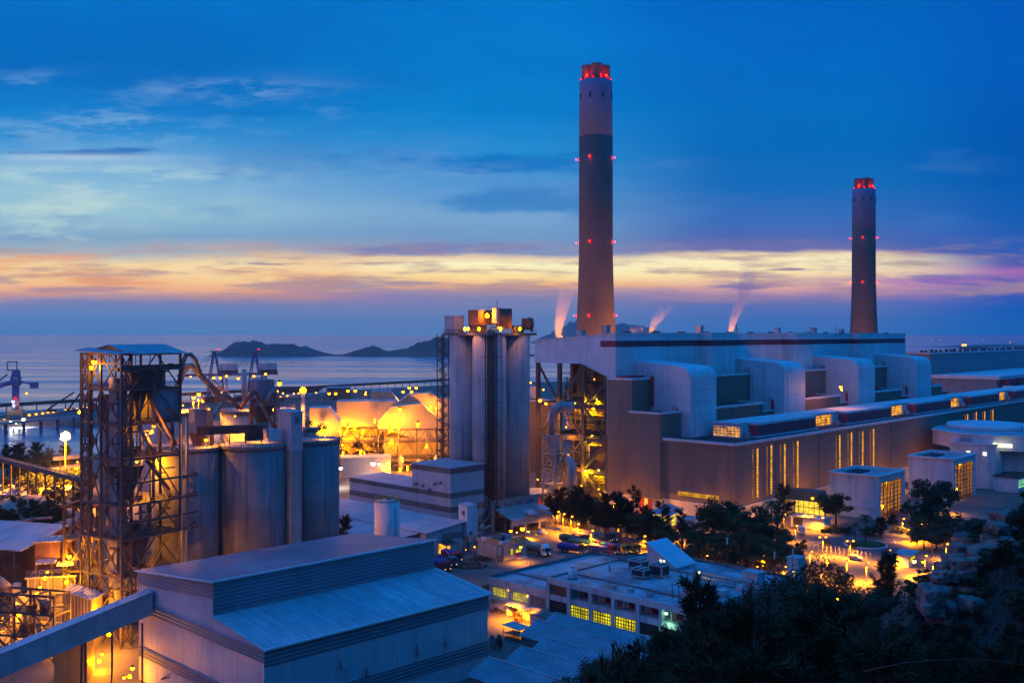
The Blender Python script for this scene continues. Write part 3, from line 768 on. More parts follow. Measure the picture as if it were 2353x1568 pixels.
# ---------------------------------------------------------------- buildings to the right of the power station
def gatehouse(px, pybase, D, ztop, La, Lb, label):
    x, y, _ = at(px, 767, D)
    t = thing('white_hall', label, 'building', (x, y, 0), AP)
    wl = whitep
    part('wall', MB().box(0, .8, 0, Lb, 0, ztop).box(.8, La, Lb - .8, Lb, 0, ztop).box(La - .8, La, 0, Lb - .8, 0, ztop).box(.8, 2.2, .0, .8, 0, ztop).box(La - 3, La - .8, 0, .8, 0, ztop).box(2.2, La - 3, 0, .8, ztop - 2.2, ztop), wl, t)
    part('roof', MB().box(.8, La - .8, .8, Lb - .8, ztop - 1.0, ztop - .7), roofm, t)
    part('coping', coping(MB(), [(0, 0), (La, 0), (La, Lb), (0, Lb), (0, 0)], 1.3, .7, ztop), whitep, t)
    part('skylight', MB().box(4, La - 4, Lb - 7, Lb - 1.5, ztop - .7, ztop - .2), roofd, t)
    part('lit_glazing', MB().box(1.2, La - 1, 4.4, 4.5, .3, ztop - 1.2), win_gl, t)
    random.seed(int(px)); q = MB()
    for k in range(7): a = 3 + (La - 7) * k / 6; q.bar((a, 3.2, 0), (a, 3.2, ztop - 1.5), ru(.3, .8))
    part('inner_column', q, steell, t); q = MB()
    for k in range(6): z = ru(1, ztop - 4); a = ru(2.5, La - 9); q.tube([(a, 2.4, z), (a + ru(3, 6), 2.4, z)], ru(.15, .5), 8)
    part('inner_pipework', q, pipem, t)
    lightat((La * .5, 2, ztop - 3), 900, 's', .3, t); lightat((La * .35, 2, 4), 900, 's', .3, t)
    fr = MB()
    for k in range(7): fr.bar((2.2 + (La - 5.2) * k / 6, .35, 0), (2.2 + (La - 5.2) * k / 6, .35, ztop - 2.2), .28)
    for k in range(9): fr.bar((2.2, .35, 1.2 + (ztop - 3.6) * k / 8), (La - 3, .35, 1.2 + (ztop - 3.6) * k / 8), .2)
    part('window_frame', fr, steeld, t)
    part('ledge', coping(MB(), [(-.1, Lb), (-.1, -.1)], .4, .4, 4.3), whitep, t)
    return t
gatehouse(2018, 1193, 386, 16.0, 25, 19.4, 'nearer white box hall with a tall amber-lit glazed front by the roundabout')
gatehouse(2190, 1150, 428, 17.4, 27, 19, 'farther white box hall with amber-lit glazed front beside the round office')

ad = thing('round_office', 'pale faceted office block with an overhanging round upper storey and lit windows', 'building', (at(2300, 767, 492)[0], 492, 0), AP)
octp = lambda r, n=10, o=.2, sx=1.0: [(sx * r * cos(2 * pi * k / n + o), r * sin(2 * pi * k / n + o)) for k in range(n)]
part('wall', MB().prism(octp(23), 0, 17, 'z'), whitep, ad)
part('upper_storey', MB().prism(octp(31, 10), 17, 23.5, 'z'), white, ad)
part('roof_rim', MB().prism(octp(31.6, 10), 23.5, 24.1, 'z'), whitep, ad)
part('roof', MB().prism(octp(29.5, 10), 24.1, 24.3, 'z'), roofm, ad)
part('drum', MB().cyl(4, 8, 24.3, 26.6, 19, 18, 32), white, ad)
part('lit_window', MB().box(-31, -30.2, -14, -6, 19, 20.6), win_wh, ad)
P8 = octp(31.15, 10)
for k in (7, 8):
    p, q = P8[k], P8[(k + 1) % 10]
    for f in (.1, .4, .65):
        a = [p[i] + (q[i] - p[i]) * f for i in (0, 1)]; b = [p[i] + (q[i] - p[i]) * (f + .2) for i in (0, 1)]
        part('lit_window', MB().bar((*a, 17.9), (*b, 17.9), .2, 1.0), win_wh, ad)
P8 = octp(23.1, 10)
for k, zz, f in ((6, 9.5, .3), (6, 9.5, .6), (7, 12.2, .5), (6, 5, .35)):
    p, q = P8[k], P8[(k + 1) % 10]
    a = [p[i] + (q[i] - p[i]) * f for i in (0, 1)]; b = [p[i] + (q[i] - p[i]) * (f + .12) for i in (0, 1)]
    part('window', MB().bar((*a, zz), (*b, zz), .2, 1.5), win_wh if zz == 9.5 else glassd, ad)
part('red_band', MB().prism(octp(23.15, 10), 4.6, 5.4, 'z'), redm, ad)
part('annex', MB().box(-34, -18, -8, 12, 0, 19.5), whitep, ad)
part('annex_coping', coping(MB(), [(-34, 12), (-34, -8), (-18, -8)], .9, .9, 19.5), whitep, ad)
part('lit_window', MB().box(-34.1, -34, -4.2, -2.6, 15, 16.6).box(-34.1, -34, 3, 4.6, 15, 16.6), win_wh, ad)
part('roof_unit', MB().box(-30, -25, 4, 9, 19.5, 22), duct, ad)
part('antenna', MB().bar((-10, -12, 24.3), (-10, -12, 28), .2).bar((10, -15, 24.3), (10, -15, 27.5), .2), steeld, ad)

# green-lit scaffold building at the right edge
gb = thing('lit_workshop', 'low workshop glowing green-white behind the hillside at the right edge', 'building', at(2338, 1105, 452)[:2] + (0,), AP)
part('wall', MB().box(0, 22, 0, 10, 0, 6.5), whitep, gb)
part('lit_window', MB().box(1, 20, -.1, 0, 2, 5.4), EM('greenish_window', (.35, 1, .55), .9, .6, .4, (1.2, 1.6, .2)), gb)
part('roof', MB().box(-.5, 22.5, -.5, 10.5, 6.5, 7), steeld, gb)

# second power station beyond
p2 = thing('power_station', 'older blue-grey power station far right with low white roofs and red tanks', 'power station', (at(2136, 767, 800)[0], 800, 0), AP)
greyb = M('blue_grey_cladding', (.24, .25, .27), .6, var=.1, streak=.15, seam=(7.5, 6, .08, .25))
part('boiler_house', MB().box(0, 300, 0, 45, 0, 54.6), greyb, p2)
part('end_wall', MB().box(-.6, 0, 0, 45, 0, 54.6), tan, p2)
part('coping', coping(MB(), [(-.5, 45), (-.5, -.4), (300, -.4)], 1.4, 1.0, 54.6), whitep, p2)
for k in range(26):
    a = 2 + k * 10.6 + ru(0, 6); s_ = ru(.7, 1.6); part('roof_vent', MB().box(a, a + s_ * 1.2, 8, 10, 54.5, 56.4 + s_), steeld, p2)
part('bunker_roof', MB().box(-2, 300, -52, -.6, 36, 38.6), whitep, p2)
part('bunker_wall', MB().box(-1, 300, -50, -1, 0, 36), greyb, p2)
for k in range(8):
    a = 8 + k * 30
    part('red_box', MB().box(a, a + 16, -56, -50, 32.5, 36.2), redm, p2)
part('turbine_hall', MB().box(-8, 300, -112, -56, 0, 31), tan, p2)
part('roof', MB().box(-7, 299, -111, -56, 31.004, 31.3), roofd, p2)
part('coping', coping(MB(), [(-8, -56), (-8, -112), (300, -112)], 1.4, 1.2, 31), whitep, p2)
part('parapet', coping(MB(), [(8, -84), (200, -84)], 1.4, 3.0, 31.3), greyb, p2)
for k in range(9):
    part('red_tank', MB().bar((22 + k * 22, -76 - (k % 3) * 5, 33), (38 + k * 22, -76 - (k % 3) * 5, 33), 3.2, 3.2, 10, True), redm, p2)
# ---------------------------------------------------------------- foreground warehouse
wh = thing('warehouse', 'big blue-roofed corrugated warehouse with raised rear roof and louvre bands in the foreground', 'warehouse', (-42.3, 175, 0), AG)
part('wall', MB().prism([(0, 0), (0, 16.1), (17.3, 18.4), (17.3, 0)], 0, 53).prism([(17.3, 0), (17.3, 24.6), (47.3, 21.8), (47.3, 0)], .02, 52.98), M('warehouse_cladding', (.60, .58, .62), .5, var=.08, corr=.62, streak=.25), wh)
part('lower_roof', MB().slab([(-.5, -.7, 16.35), (53.5, -.7, 16.35), (53.5, 17.2, 18.75), (-.5, 17.2, 18.75)], .3), roofm, wh)
part('upper_roof', MB().slab([(-.5, 16.8, 25.0), (53.5, 16.8, 25.0), (53.5, 47.8, 22.1), (-.5, 47.8, 22.1)], .35), M('upper_roof_sheet', (.23, .24, .29), .6, var=.25, vs=.05, corr=1.0, fine=.4, spec=.3, sheet=(.8, .07)), wh)
part('louvre_wall', MB().box(-.15, 53.1, 17.05, 17.28, 18.9, 24.5), louv, wh)
def band(x0, z0, x1, z1, hgt, mb):   # louvre band on the gable wall between b=x0 and b=x1
    return mb.hexa([(-.18, x0, z0), (.0, x0, z0), (.0, x1, z1), (-.18, x1, z1)], [(-.18, x0, z0 + hgt), (.0, x0, z0 + hgt), (.0, x1, z1 + hgt), (-.18, x1, z1 + hgt)])
part('louvre_band', band(17.3, 21.8, 47.3, 19.2, 2.6, MB()), louv, wh)
part('louvre_band', band(0, 13.9, 47.3, 13.9, 2.1, MB()), louv, wh)
part('louvre_band', band(0, 4.9, 47.3, 4.9, 2.0, MB()), louv, wh)
part('louvre_band', MB().box(-.18, 53.1, -.18, 0, 13.2, 16.0), louv, wh)
part('louvre_band', MB().box(-.18, 53.1, -.18, 0, 3.6, 6.4), louv, wh)
part('roof_edge', MB().bar((-.5, -.75, 16.25), (53.5, -.75, 16.25), .35).bar((53.5, -.75, 16.25), (53.5, 17.2, 18.65), .3), whitep, wh)
part('ridge_trim', MB().bar((-.55, 16.75, 24.9), (53.55, 16.75, 24.9), .35), whitep, wh)
part('ridge_trim', MB().bar((-.55, 16.8, 24.9), (-.55, 47.8, 22.0), .3), whitep, wh)
for a, z in ((33.6, 8.3), (15.5, 9.6), (21.5, 6.8), (41, 8)):
    part('wall_vent', MB().hexa([(a, -1.0, z), (a + 1, -1.0, z), (a + 1, 0, z), (a, 0, z)], [(a, -.5, z + 1.4), (a + 1, -.5, z + 1.4), (a + 1, 0, z + 1.4), (a, 0, z + 1.4)]), duct, wh)
q = MB()
for a in range(2, 52, 2): q.bar((a, 17.0, 18.8), (a, 16.6, 19.5), .08)
part('flashing', MB().box(-.1, 53.1, 16.9, 17.1, 18.72, 19.5), M('flashing', (.25, .26, .28), .5, corr=.9, cdir=(1, 0, 0)), wh)
part('bracket', MB().bar((-1.8, 34, 3.5), (0, 34, 3.5), .2).bar((-1.8, 34, 3.5), (0, 33, 4.6), .12), steeld, wh)
q = MB()
for a in range(0, 47, 2): q.bar((1, 18.5 + .0 * a, 25), (1, 18.5, 25.6), .05)

# ---------------------------------------------------------------- conveyor gallery
cg = thing('conveyor_gallery', 'long enclosed conveyor gallery sloping down to the bottom left from the warehouse gable', 'conveyor', (0, 0, 0))
A = Vector((-72.0, 204.2, 14.6)); B = Vector((-97, 188.6, 6.1)) ; B = A + (B - A) * 1.7
gal = M('gallery_cladding', (.50, .45, .44), .55, var=.12, streak=.25, rust=.15, seam=(3, 200, .06, .3))
dn = (B - A).normalized(); sd = dn.cross(Vector((0, 0, 1))).normalized() * 1.7
up = Vector((0, 0, 4.4))
part('body', MB().hexa([A + sd, B + sd, B - sd, A - sd], [A + sd + up, B + sd + up, B - sd + up, A - sd + up]), gal, cg)
part('roof', MB().slab([A + sd * 1.08 + up * 1.03, B + sd * 1.08 + up * 1.03, B - sd * 1.08 + up * 1.03, A - sd * 1.08 + up * 1.03][::-1], .14), roofm, cg)
for k in (.25, .55, .85):
    p = A + (B - A) * k
    part('trestle', MB().bar(p + sd, (p + sd * 1.6) * 1 - Vector((0, 0, p.z)), .4).bar(p - sd, (p - sd * 1.6) - Vector((0, 0, p.z)), .4).bar(p + sd, p - sd, .4), steel, cg)
bt = MB()
bt.bar(A + Vector((-2, -1.5, -1.6)), A + Vector((-8, -5, -1.6)), .25); 
for (dx, dy) in ((-1, -2), (-6, -4.5)): bt.bar(A + Vector((dx, dy, -1.6)), A + Vector((dx, dy, -14.6)), .3)
for dz in (-1.6, -.5): bt.bar(A + Vector((-1, -2.2, dz)), A + Vector((-8, -5.8, dz)), .12)
part('access_platform', bt, steel, cg)

# ---------------------------------------------------------------- steel frames
def frame(root, X_, Y_, Z_, cw=.55, bw=.4, brw=.28, mat=steel, faces='fl', floors=(), xpat=None, skip=()):
    """columns on the grid X_ x Y_, beams at levels Z_, X bracing on faces, floor gratings at `floors`"""
    for x in X_:
        for y in Y_:
            if (x, y) in skip: continue
            part('column', MB().bar((x, y, Z_[0]), (x, y, Z_[-1]), cw), mat, root)
    for z in Z_[1:]:
        q = MB()
        for y in Y_: q.bar((X_[0] - .2, y, z), (X_[-1] + .2, y, z), bw, bw * 1.4)
        for x in X_: q.bar((x, Y_[0] - .2, z), (x, Y_[-1] + .2, z), bw, bw * 1.4)
        part('beam_frame', q, mat, root)
    for i in range(len(Z_) - 1):
        z0, z1 = Z_[i], Z_[i + 1]
        q = MB()
        for (flag, fixed, run) in (('f', Y_[0], X_), ('b', Y_[-1], X_)):
            if flag in faces:
                for a, b in zip(run, run[1:]):
                    if b - a > 2.5 * 3: q.bar((a, fixed, z0), ((a + b) / 2, fixed, z1), brw).bar((b, fixed, z0), ((a + b) / 2, fixed, z1), brw)
                    else: q.bar((a, fixed, z0), (b, fixed, z1), brw).bar((b, fixed, z0), (a, fixed, z1), brw)
        for (flag, fixed, run) in (('l', X_[0], Y_), ('r', X_[-1], Y_)):
            if flag in faces:
                for a, b in zip(run, run[1:]):
                    q.bar((fixed, a, z0), (fixed, b, z1), brw).bar((fixed, b, z0), (fixed, a, z1), brw)
        if q.v: part('brace_lattice', q, mat, root)
    for z in floors:
        q = MB().box(X_[0], X_[-1], Y_[0], Y_[-1], z + .12, z + .24)
        f = part('floor_grating', q, steeld, root)
        r = MB(); x0, x1, y0, y1 = X_[0] - .1, X_[-1] + .1, Y_[0] - .1, Y_[-1] + .1
        for h in (.65, 1.2):
            for p, s_ in (((x0, y0), (x1, y0)), ((x0, y0), (x0, y1)), ((x1, y0), (x1, y1))): r.bar((*p, z + h), (*s_, z + h), .09)
        n = int((x1 - x0) / 1.6)
        for k in range(n + 1): r.bar((x0 + (x1 - x0) * k / n, y0, z), (x0 + (x1 - x0) * k / n, y0, z + 1.2), .08)
        n = int((y1 - y0) / 1.6)
        for k in range(n + 1): r.bar((x0, y0 + (y1 - y0) * k / n, z), (x0, y0 + (y1 - y0) * k / n, z + 1.2), .08)
        part('railing', r, steel, f)
def stair(mb, p, q, wd=.9, dr=Vector((0, 1, 0))):
    p = Vector(p); q = Vector(q)
    for s_ in (-.5, .5):
        mb.bar(p + dr * wd * s_, q + dr * wd * s_, .12, .3); mb.bar(p + dr * wd * s_ + Vector((0, 0, 1)), q + dr * wd * s_ + Vector((0, 0, 1)), .08)
    n = max(3, int((q - p).length / .5))
    for k in range(n + 1):
        c = p + (q - p) * (k / n); mb.bar(c - dr * wd / 2, c + dr * wd / 2, .28, .06)
    return mb

AT = atan2(.843, .538)
tw = thing('steel_tower', 'tall rusty open steel tower with blue roof, braced columns and ducts left of the silos', 'steel tower', (-87, 228, 0), AT)
ZL = [0, 8, 15.6, 24, 31.6, 41.8, 49.7, 57.5, 65.5]
frame(tw, [0, 2.6, 16.2], [0, 7.2, 11.6, 14.4], ZL, cw=.48, bw=.34, faces='lf', brw=.24, floors=(15.6, 24, 31.6, 41.8, 49.7, 57.5), skip=((2.6, 7.2), (2.6, 11.6), (16.2, 11.6)))
# inner lattice column bays on the left face
q = MB()
for i in range(len(ZL) - 1):
    z0, z1 = ZL[i], ZL[i + 1]; zm = (z0 + z1) / 2
    for (a, b) in ((11.6, 14.4), (0, 2.6)):
        for zz0, zz1 in ((z0, zm), (zm, z1)):
            if a: q.bar((0, a, zz0), (0, b, zz1), .2).bar((0, b, zz0), (0, a, zz1), .2).bar((0, a, zz1), (0, b, zz1), .2)
            else: q.bar((a, 0, zz0), (b, 0, zz1), .2).bar((b, 0, zz0), (a, 0, zz1), .2).bar((a, 0, zz1), (b, 0, zz1), .2)
part('lattice', q, steeld, tw)
q = MB()
for z in ZL[1:-1]:
    for b in (3.6, 9.4): q.box(-.2, .2, b - .7, b + .7, z - 4.6, z - 3.4)
part('gusset', q, steeld, tw)
part('roof', MB().slab([(1.8, -.9, 65.7), (17.4, -.9, 65.7), (17.4, 7.2, 67.7), (1.8, 7.2, 67.7)], .2).slab([(1.8, 7.2, 67.7), (17.4, 7.2, 67.7), (17.4, 15.2, 66.2), (1.8, 15.2, 66.2)], .2), roofm, tw)
part('lean_to_roof', MB().slab([(-1.2, -.8, 65.6), (2.6, -.8, 66.1), (2.6, 15.2, 67.0), (-1.2, 15.2, 66.4)], .2), roofy, tw)
q = MB()
for k in range(8):
    b = k * 14.4 / 7
    q.bar((0, b, 63.4), (0, b, 65.9), .18)
    if k < 7: q.bar((0, b, 63.4 if k % 2 else 65.9), (0, b + 2.06, 65.9 if k % 2 else 63.4), .15)
q.bar((0, 0, 63.4), (0, 14.4, 63.4), .3)
part('roof_truss', q, steel, tw)
part('crane_beam', MB().bar((0, 0, 62.4), (16.6, 0, 62.4), .6, 1.3).bar((1, 3, 62), (16, 3, 62), .4, .8), steel, tw)
part('hoist', MB().bar((3, 1.2, 60.8), (9.5, 1.2, 60.8), .9, .8).bar((6, 1.2, 58.9), (6, 1.2, 60.8), .25), steeld, tw)
part('riser_duct', MB().box(2.2, 5.0, 4.6, 7.4, 5, 60), duct, tw)
part('riser_duct', MB().box(3.0, 5.2, 9.6, 11.2, 24, 49), duct, tw)
part('duct_flange', MB().box(2.05, 5.15, 4.45, 7.55, 12, 12.3).box(2.05, 5.15, 4.45, 7.55, 21, 21.3).box(2.05, 5.15, 4.45, 7.55, 36, 36.3).box(2.05, 5.15, 4.45, 7.55, 45, 45.3).box(2.05, 5.15, 4.45, 7.55, 54, 54.3), steel, tw)
part('enclosure', MB().box(9.5, 16.6, .6, 9, 49.9, 57.2), M('enclosure_panel', (.27, .28, .33), .55, var=.12, streak=.35, seam=(2, 8, .05, .3)), tw)
part('enclosure', MB().box(9.6, 16.0, 5, 12, 57.7, 62.0), M('enclosure_panel2', (.30, .22, .20), .6, var=.2, streak=.4, seam=(1.2, 8, .05, .4)), tw)
part('filter_box', MB().box(3.4, 8.6, 8, 13, 50, 56), steeld, tw)
part('cyclone', MB().lathe(7.2, 3.4, [(.5, 50.2), (.6, 52), (2.1, 57.6), (2.3, 59.6), (2.3, 61.2), (1.2, 61.6)], 20), rustm, tw)
part('cyclone', MB().lathe(8.2, 8.4, [(.4, 42), (.5, 43.5), (1.9, 48.2), (1.9, 50), (1, 50.6)], 20), duct, tw)
part('hopper', MB().hexa([(5, 2, 17), (6.4, 2, 17), (6.4, 3.4, 17), (5, 3.4, 17)], [(3, 1, 23.6), (8.4, 1, 23.6), (8.4, 6, 23.6), (3, 6, 23.6)]), steeld, tw)
part('hopper', MB().hexa([(3.6, 3.2, 32.6), (5, 3.2, 32.6), (5, 5, 32.6), (3.6, 5, 32.6)], [(1.4, 1.6, 40), (7.4, 1.6, 40), (7.4, 7.4, 40), (1.4, 7.4, 40)]), steeld, tw)
q = MB(); q.tube([(8.5, -.2, 58), (8.5, -.2, 54), (12.5, -1.2, 46.5), (14, -1.2, 44.2)], .45, 8)
part('chute', q, rustm, tw)
part('chute', MB().tube([(5.5, 1, 49), (8.5, 1, 44.5), (9.8, 1, 42.4)], .55, 8), pipem, tw)
part('bent_pipe', MB().tube([(13, -1, 43), (13, -1, 44.5), (13.2, -1, 46), (13, -1, 52), (12.2, -1, 52.6), (11.6, -.6, 52.8)], .4, 8), rustm, tw)
part('dust_pipe', MB().tube([(16.8, 1, 58), (17.5, 1, 62.5), (18.6, 1, 65), (20, 1, 65.2), (21.4, 1, 64), (23.5, 1.4, 60)], .55, 8), pipem, tw)
for (z0, z1, k) in ((24.3, 31.6, 0), (31.8, 41.6, 1), (15.8, 24, 0), (8, 15.6, 1), (0, 8, 0)):
    q = MB(); a0, a1 = (8.5, 14.5) if k == 0 else (14.5, 8.5)
    stair(q, (a0, 1.4, z0), (a1, 1.4, z1), 1.0)
    part('stairs', q, yelp, tw)
random.seed(11)
for z, z1 in zip(ZL[1:-1], ZL[2:]):
    q = MB()
    for i in range(9):
        a = ru(1.5, 15.5); b = ru(.8, 12); zz = ru(z + .5, z1 - 1)
        if RG() < .5: q.tube([(a, b, zz), (min(16, a + ru(2, 7)), b, zz)], ru(.08, .3), 6)
        else: q.tube([(a, b, z + .3), (a, b, z1)], ru(.08, .28), 6)
    part('pipework', q, pipem if RG() < .5 else steeld, tw)
    q = MB()
    for i in range(3):
        a = ru(3, 13); b = ru(1.5, 10); s_ = ru(.6, 1.5); q.box(a, a + s_ * 1.4, b, b + s_, z + .25, z + .3 + s_ * 1.2)
    part('machine', q, rustm if RG() < .5 else steeld, tw)
part('downpipe', MB().bar((16.2, -.5, 0), (16.2, -.5, 49), .3), duct, tw)
for z in (24, 31.6, 36): part('tie_beam', MB().bar((16, 0, z), (24, 4, z), .5), steel, tw)
part('outer_column', MB().bar((19.4, 1.5, 5), (19.4, 1.5, 50), .55), M('blue_steel', (.16, .20, .28), .5, var=.2), tw)
for z in (24, 31.6, 27.6, 36.5): part('tie_beam', MB().bar((.5, -.4, z), (21, -.4, z), .45), steel, tw)
part('boom_brace', MB().bar((6, -.6, 41.5), (12.5, -.6, 34), .5), steel, tw)

# lower annex frame beside the tower
an = thing('tower_annexe', 'lower open steel frame annexe with a sloping roof at the left foot of the tower', 'tower annexe', at(147, 1300, 240)[:2] + (0,), AT - .95)
frame(an, [0, 5.5, 8.2], [0, 6], [0, 7, 14.5, 22, 29.5], cw=.45, bw=.35, brw=.28, faces='f', floors=(14.5, 22))
part('roof', MB().slab([(-.6, -.7, 29.7), (4, -.7, 31.2), (4, 6.7, 31.2), (-.6, 6.7, 29.7)], .18).slab([(4, -.7, 31.2), (9, -.7, 29.0), (9, 6.7, 29.0), (4, 6.7, 31.2)], .18), rustm, an)
part('machine', MB().tube([(2, 2, 14.8), (2, 2, 18)], .5, 8).tube([(3.5, 2, 14.8), (3.5, 2, 19)], .35, 8).box(5, 7.4, 1, 4, 14.8, 16.8), pipem, an)
# plain wall block under the annex
wb = thing('concrete_bunker', 'ribbed concrete bunker wall below the steel frame annexe', 'building', at(62, 1440, 238)[:2] + (0,), AT - .75)
part('wall', MB().box(0, 10.5, 0, 8, 0, 13.5), concd, wb)
q = MB()
for k in range(8): q.box(.1 + k * 1.45, .35 + k * 1.45, -.3, 0, 0, 13.2)
part('rib', q, conc2, wb)
for z in (2.4, 6.6, 9.5, 13.2): part('ledge', MB().box(-.4, 10.9, -.5, 0, z, z + .4), conc2, wb)
part('dark_box', MB().box(1.5, 9.5, 1, 8, 17.5, 21.3), rustm, wb)
part('box_roof', MB().box(1.2, 9.8, .7, 8.3, 21.3, 21.55), roofm, wb)
for a in (1.8, 5.2, 9): part('post', MB().bar((a, .9, 13.5), (a, .9, 17.5), .3), steel, wb)
part('canopy', MB().slab([(2.2, -2, 17.0), (6.4, -2, 17.0), (6.4, .8, 17.5), (2.2, .8, 17.5)], .15), roofm, wb)
part('canopy', MB().slab([(6.6, -1.6, 16.2), (10.4, -1.6, 16.2), (10.4, .8, 16.7), (6.6, .8, 16.7)], .15), roofm, wb)
q = MB()
for h in (.6, 1.1): q.bar((0, -.4, 13.9 + h), (10.8, -.4, 13.9 + h), .1)
for k in range(9): q.bar((k * 1.35, -.4, 13.9), (k * 1.35, -.4, 15), .09)
part('railing', q, steel, wb)
sd_ = thing('side_block', 'grey corrugated sloped-top block between the bunker wall and the conveyor gallery', 'building', at(146, 1440, 226)[:2] + (0,), AT - 1.0)
part('wall', MB().prism([(0, 0), (0, 13.2), (6.2, 11.4), (6.2, 0)], 0, 6, 'y'), M('stained_cladding', (.22, .20, .20), .7, corr=.7, streak=.6, rust=.3), sd_)
part('roof', MB().slab([(-.3, -.3, 13.5), (6.6, -.3, 11.5), (6.6, 6.3, 11.5), (-.3, 6.3, 13.5)], .15), roofm, sd_)
yb = thing('hopper_house', 'ochre-lit hopper house with a lean-to roof under the conveyor gallery', 'building', at(124, 1568, 205)[:2] + (0,), AT - .9)
part('wall', MB().prism([(0, 0), (0, 7.0), (6, 9.6), (6, 0)], 0, 6, 'y'), M('ochre_cladding', (.42, .30, .12), .6, streak=.3), yb)
part('roof', MB().slab([(-1.5, -1, 6.6), (6.6, -1, 10.1), (6.6, 6.6, 10.1), (-1.5, 6.6, 6.6)], .15), roofy, yb)
part('legs', MB().bar((1, 1, -4), (1, 1, 0), .4), steel, yb)

# ---------------------------------------------------------------- foreground silos
def silo(x, y, r, z0, z1, label, group, mat=conc_blue, rail=True, deck=True):
    t = thing('concrete_silo', label, 'silo', (x, y, 0), 0, group)
    part('shell', MB().cyl(0, 0, z0, z1, r, r, 56), mat, t)
    if deck: part('rim', MB().cyl(0, 0, z1 - .55, z1 + .25, r + .35, r + .35, 56), concd, t)
    if deck: part('deck', MB().cyl(0, 0, z1 + .25, z1 + .3, r - .1, r - .1, 48), conc2, t)
    if rail:
        q = MB(); n = 30
        for i in range(n):
            a, b = 2 * pi * i / n, 2 * pi * (i + 1) / n
            for h in (.6, 1.15): q.bar((r * cos(a), r * sin(a), z1 + h + .25), (r * cos(b), r * sin(b), z1 + h + .25), .08)
            q.bar((r * cos(a), r * sin(a), z1 + .25), (r * cos(a), r * sin(a), z1 + 1.4), .08)
        part('railing', q, steel, t)
    return t
SG = 'concrete silos behind the warehouse'
silo(-82.3, 258, 8.4, 0, 41.5, 'blue-stained concrete silo next to the steel tower', SG)
silo(-66.7, 264, 8.4, 0, 41.5, 'middle of the three concrete silos behind the warehouse, stair shaft on its right', SG)
silo(-55.2, 277, 8.4, 0, 41.5, 'rightmost of the three front concrete silos behind the warehouse', SG)
BG = 'orange-lit storage silos behind the front silo row'
silo(-77.5, 312, 11, 0, 47, 'wide orange-lit silo with yellow decked top behind the middle front silo', BG, conc2)
silo(-101, 306, 10, 0, 47, 'wide orange-lit silo half hidden behind the steel tower', BG, conc2)
ssh = thing('stair_shaft', 'narrow corrugated stair shaft rising between two front silos, pale left face', 'stair shaft', (-56.6, 262, 0), AG)
part('shaft', MB().box(0, 3.3, 0, 5.6, 0, 40.2), conc2, ssh)
part('head_house', MB().box(-.15, 3.5, -.15, 5.8, 40.2, 50), clad, ssh)
part('roof', MB().slab([(-.4, -.4, 50.1), (3.8, -.4, 50.1), (3.8, 6.1, 50.6), (-.4, 6.1, 50.6)], .25), roofm, ssh)
part('grille', MB().box(1.0, 2.6, -.25, -.15, 47, 48.8), louv, ssh)
# plant on the silo deck
dp = thing('dust_filter', 'blue bag filter with hopper legs and crossing pipes on the front silo deck', 'dust filter', at(590, 1003, 283), AG)
part('filter_box', MB().box(0, 5.6, 0, 3.6, 8.5, 15.8), M('filter_paint', (.20, .21, .28), .5, streak=.4, seam=(1.3, 9, .06, .4)), dp)
part('hopper', MB().hexa([(1.8, 1.3, 2), (3.4, 1.3, 2), (3.4, 2.3, 2), (1.8, 2.3, 2)], [(0, 0, 8.5), (5.6, 0, 8.5), (5.6, 3.6, 8.5), (0, 3.6, 8.5)]), steeld, dp)
for (a, b) in ((0, 0), (5.6, 0), (0, 3.6), (5.6, 3.6)): part('leg', MB().bar((a, b, -1), (a, b, 8.6), .3), steeld, dp)
part('side_duct', MB().tube([(6.5, 0, -1), (6.5, 0, 9), (6.2, 0, 11.5), (4.8, -.5, 12.6), (3.6, -.5, 11.8), (2.8, -.5, 9)], .9, 10), pipem, dp)
part('side_duct', MB().tube([(-1.2, 1, 1), (-1.2, 1, 9), (-.6, 1, 10), (0, 1, 10)], .6, 8), rustm, dp)
part('ladder_cage', MB().bar((-2, 0, -1), (-2, 0, 13), .15).bar((-1.4, 0, -1), (-1.4, 0, 13), .15).box(-2.6, 0, -.8, .6, 7.8, 8).box(-2.6, 0, -.8, .6, 12, 12.15), steel, dp)
df = thing('dust_filter', 'small blue cylinder filter beside the tower on the left front silo', 'dust filter', at(447, 1036, 258), AG)
part('filter_box', MB().box(0, 3.4, 0, 3, 4.6, 10.5), M('filter_paint', (.2, .2, .2)), df)
part('hopper', MB().hexa([(1, 1, 0), (2, 1, 0), (2, 2, 0), (1, 2, 0)], [(0, 0, 4.6), (3.4, 0, 4.6), (3.4, 3, 4.6), (0, 3, 4.6)]), rustm, df)
part('bent_pipe', MB().tube([(4.6, 0, -1), (4.6, 0, 8.6), (4.3, 0, 9.6), (3.4, .5, 9.9)], .5, 8), pipem, df)
def pipe(pts, r, label, mat=None, name='pipe'):
    o0 = Vector(pts[0])
    q = MB().tube([Vector(p) - o0 for p in pts], r, 10)
    return tag(q.build(name, mat or rustm, None, o0), label, 'pipe')
pipe([at(404, 900, 262), at(420, 856, 262), at(432, 838, 262), at(440, 838, 262), at(452, 852, 263), at(516, 918, 268)], .75, 'thick pale conveying pipe arching down from the steel tower top', pipem)
pipe([at(516, 918, 268), at(460, 1000, 264)], .6, 'straight grey pipe sloping down left from the pipe junction above the silos', pipem)
pipe([at(516, 905, 270), at(530, 915, 270), at(548, 936, 272)], .55, 'short rusty pipe from the junction to the blue bag filter')
pipe([at(552, 938, 274), at(568, 915, 274), at(585, 898, 275), at(588, 900, 275), at(612, 950, 276), at(636, 988, 274)], .5, 'rusty peaked pipe rising to a point and falling to the stair shaft')
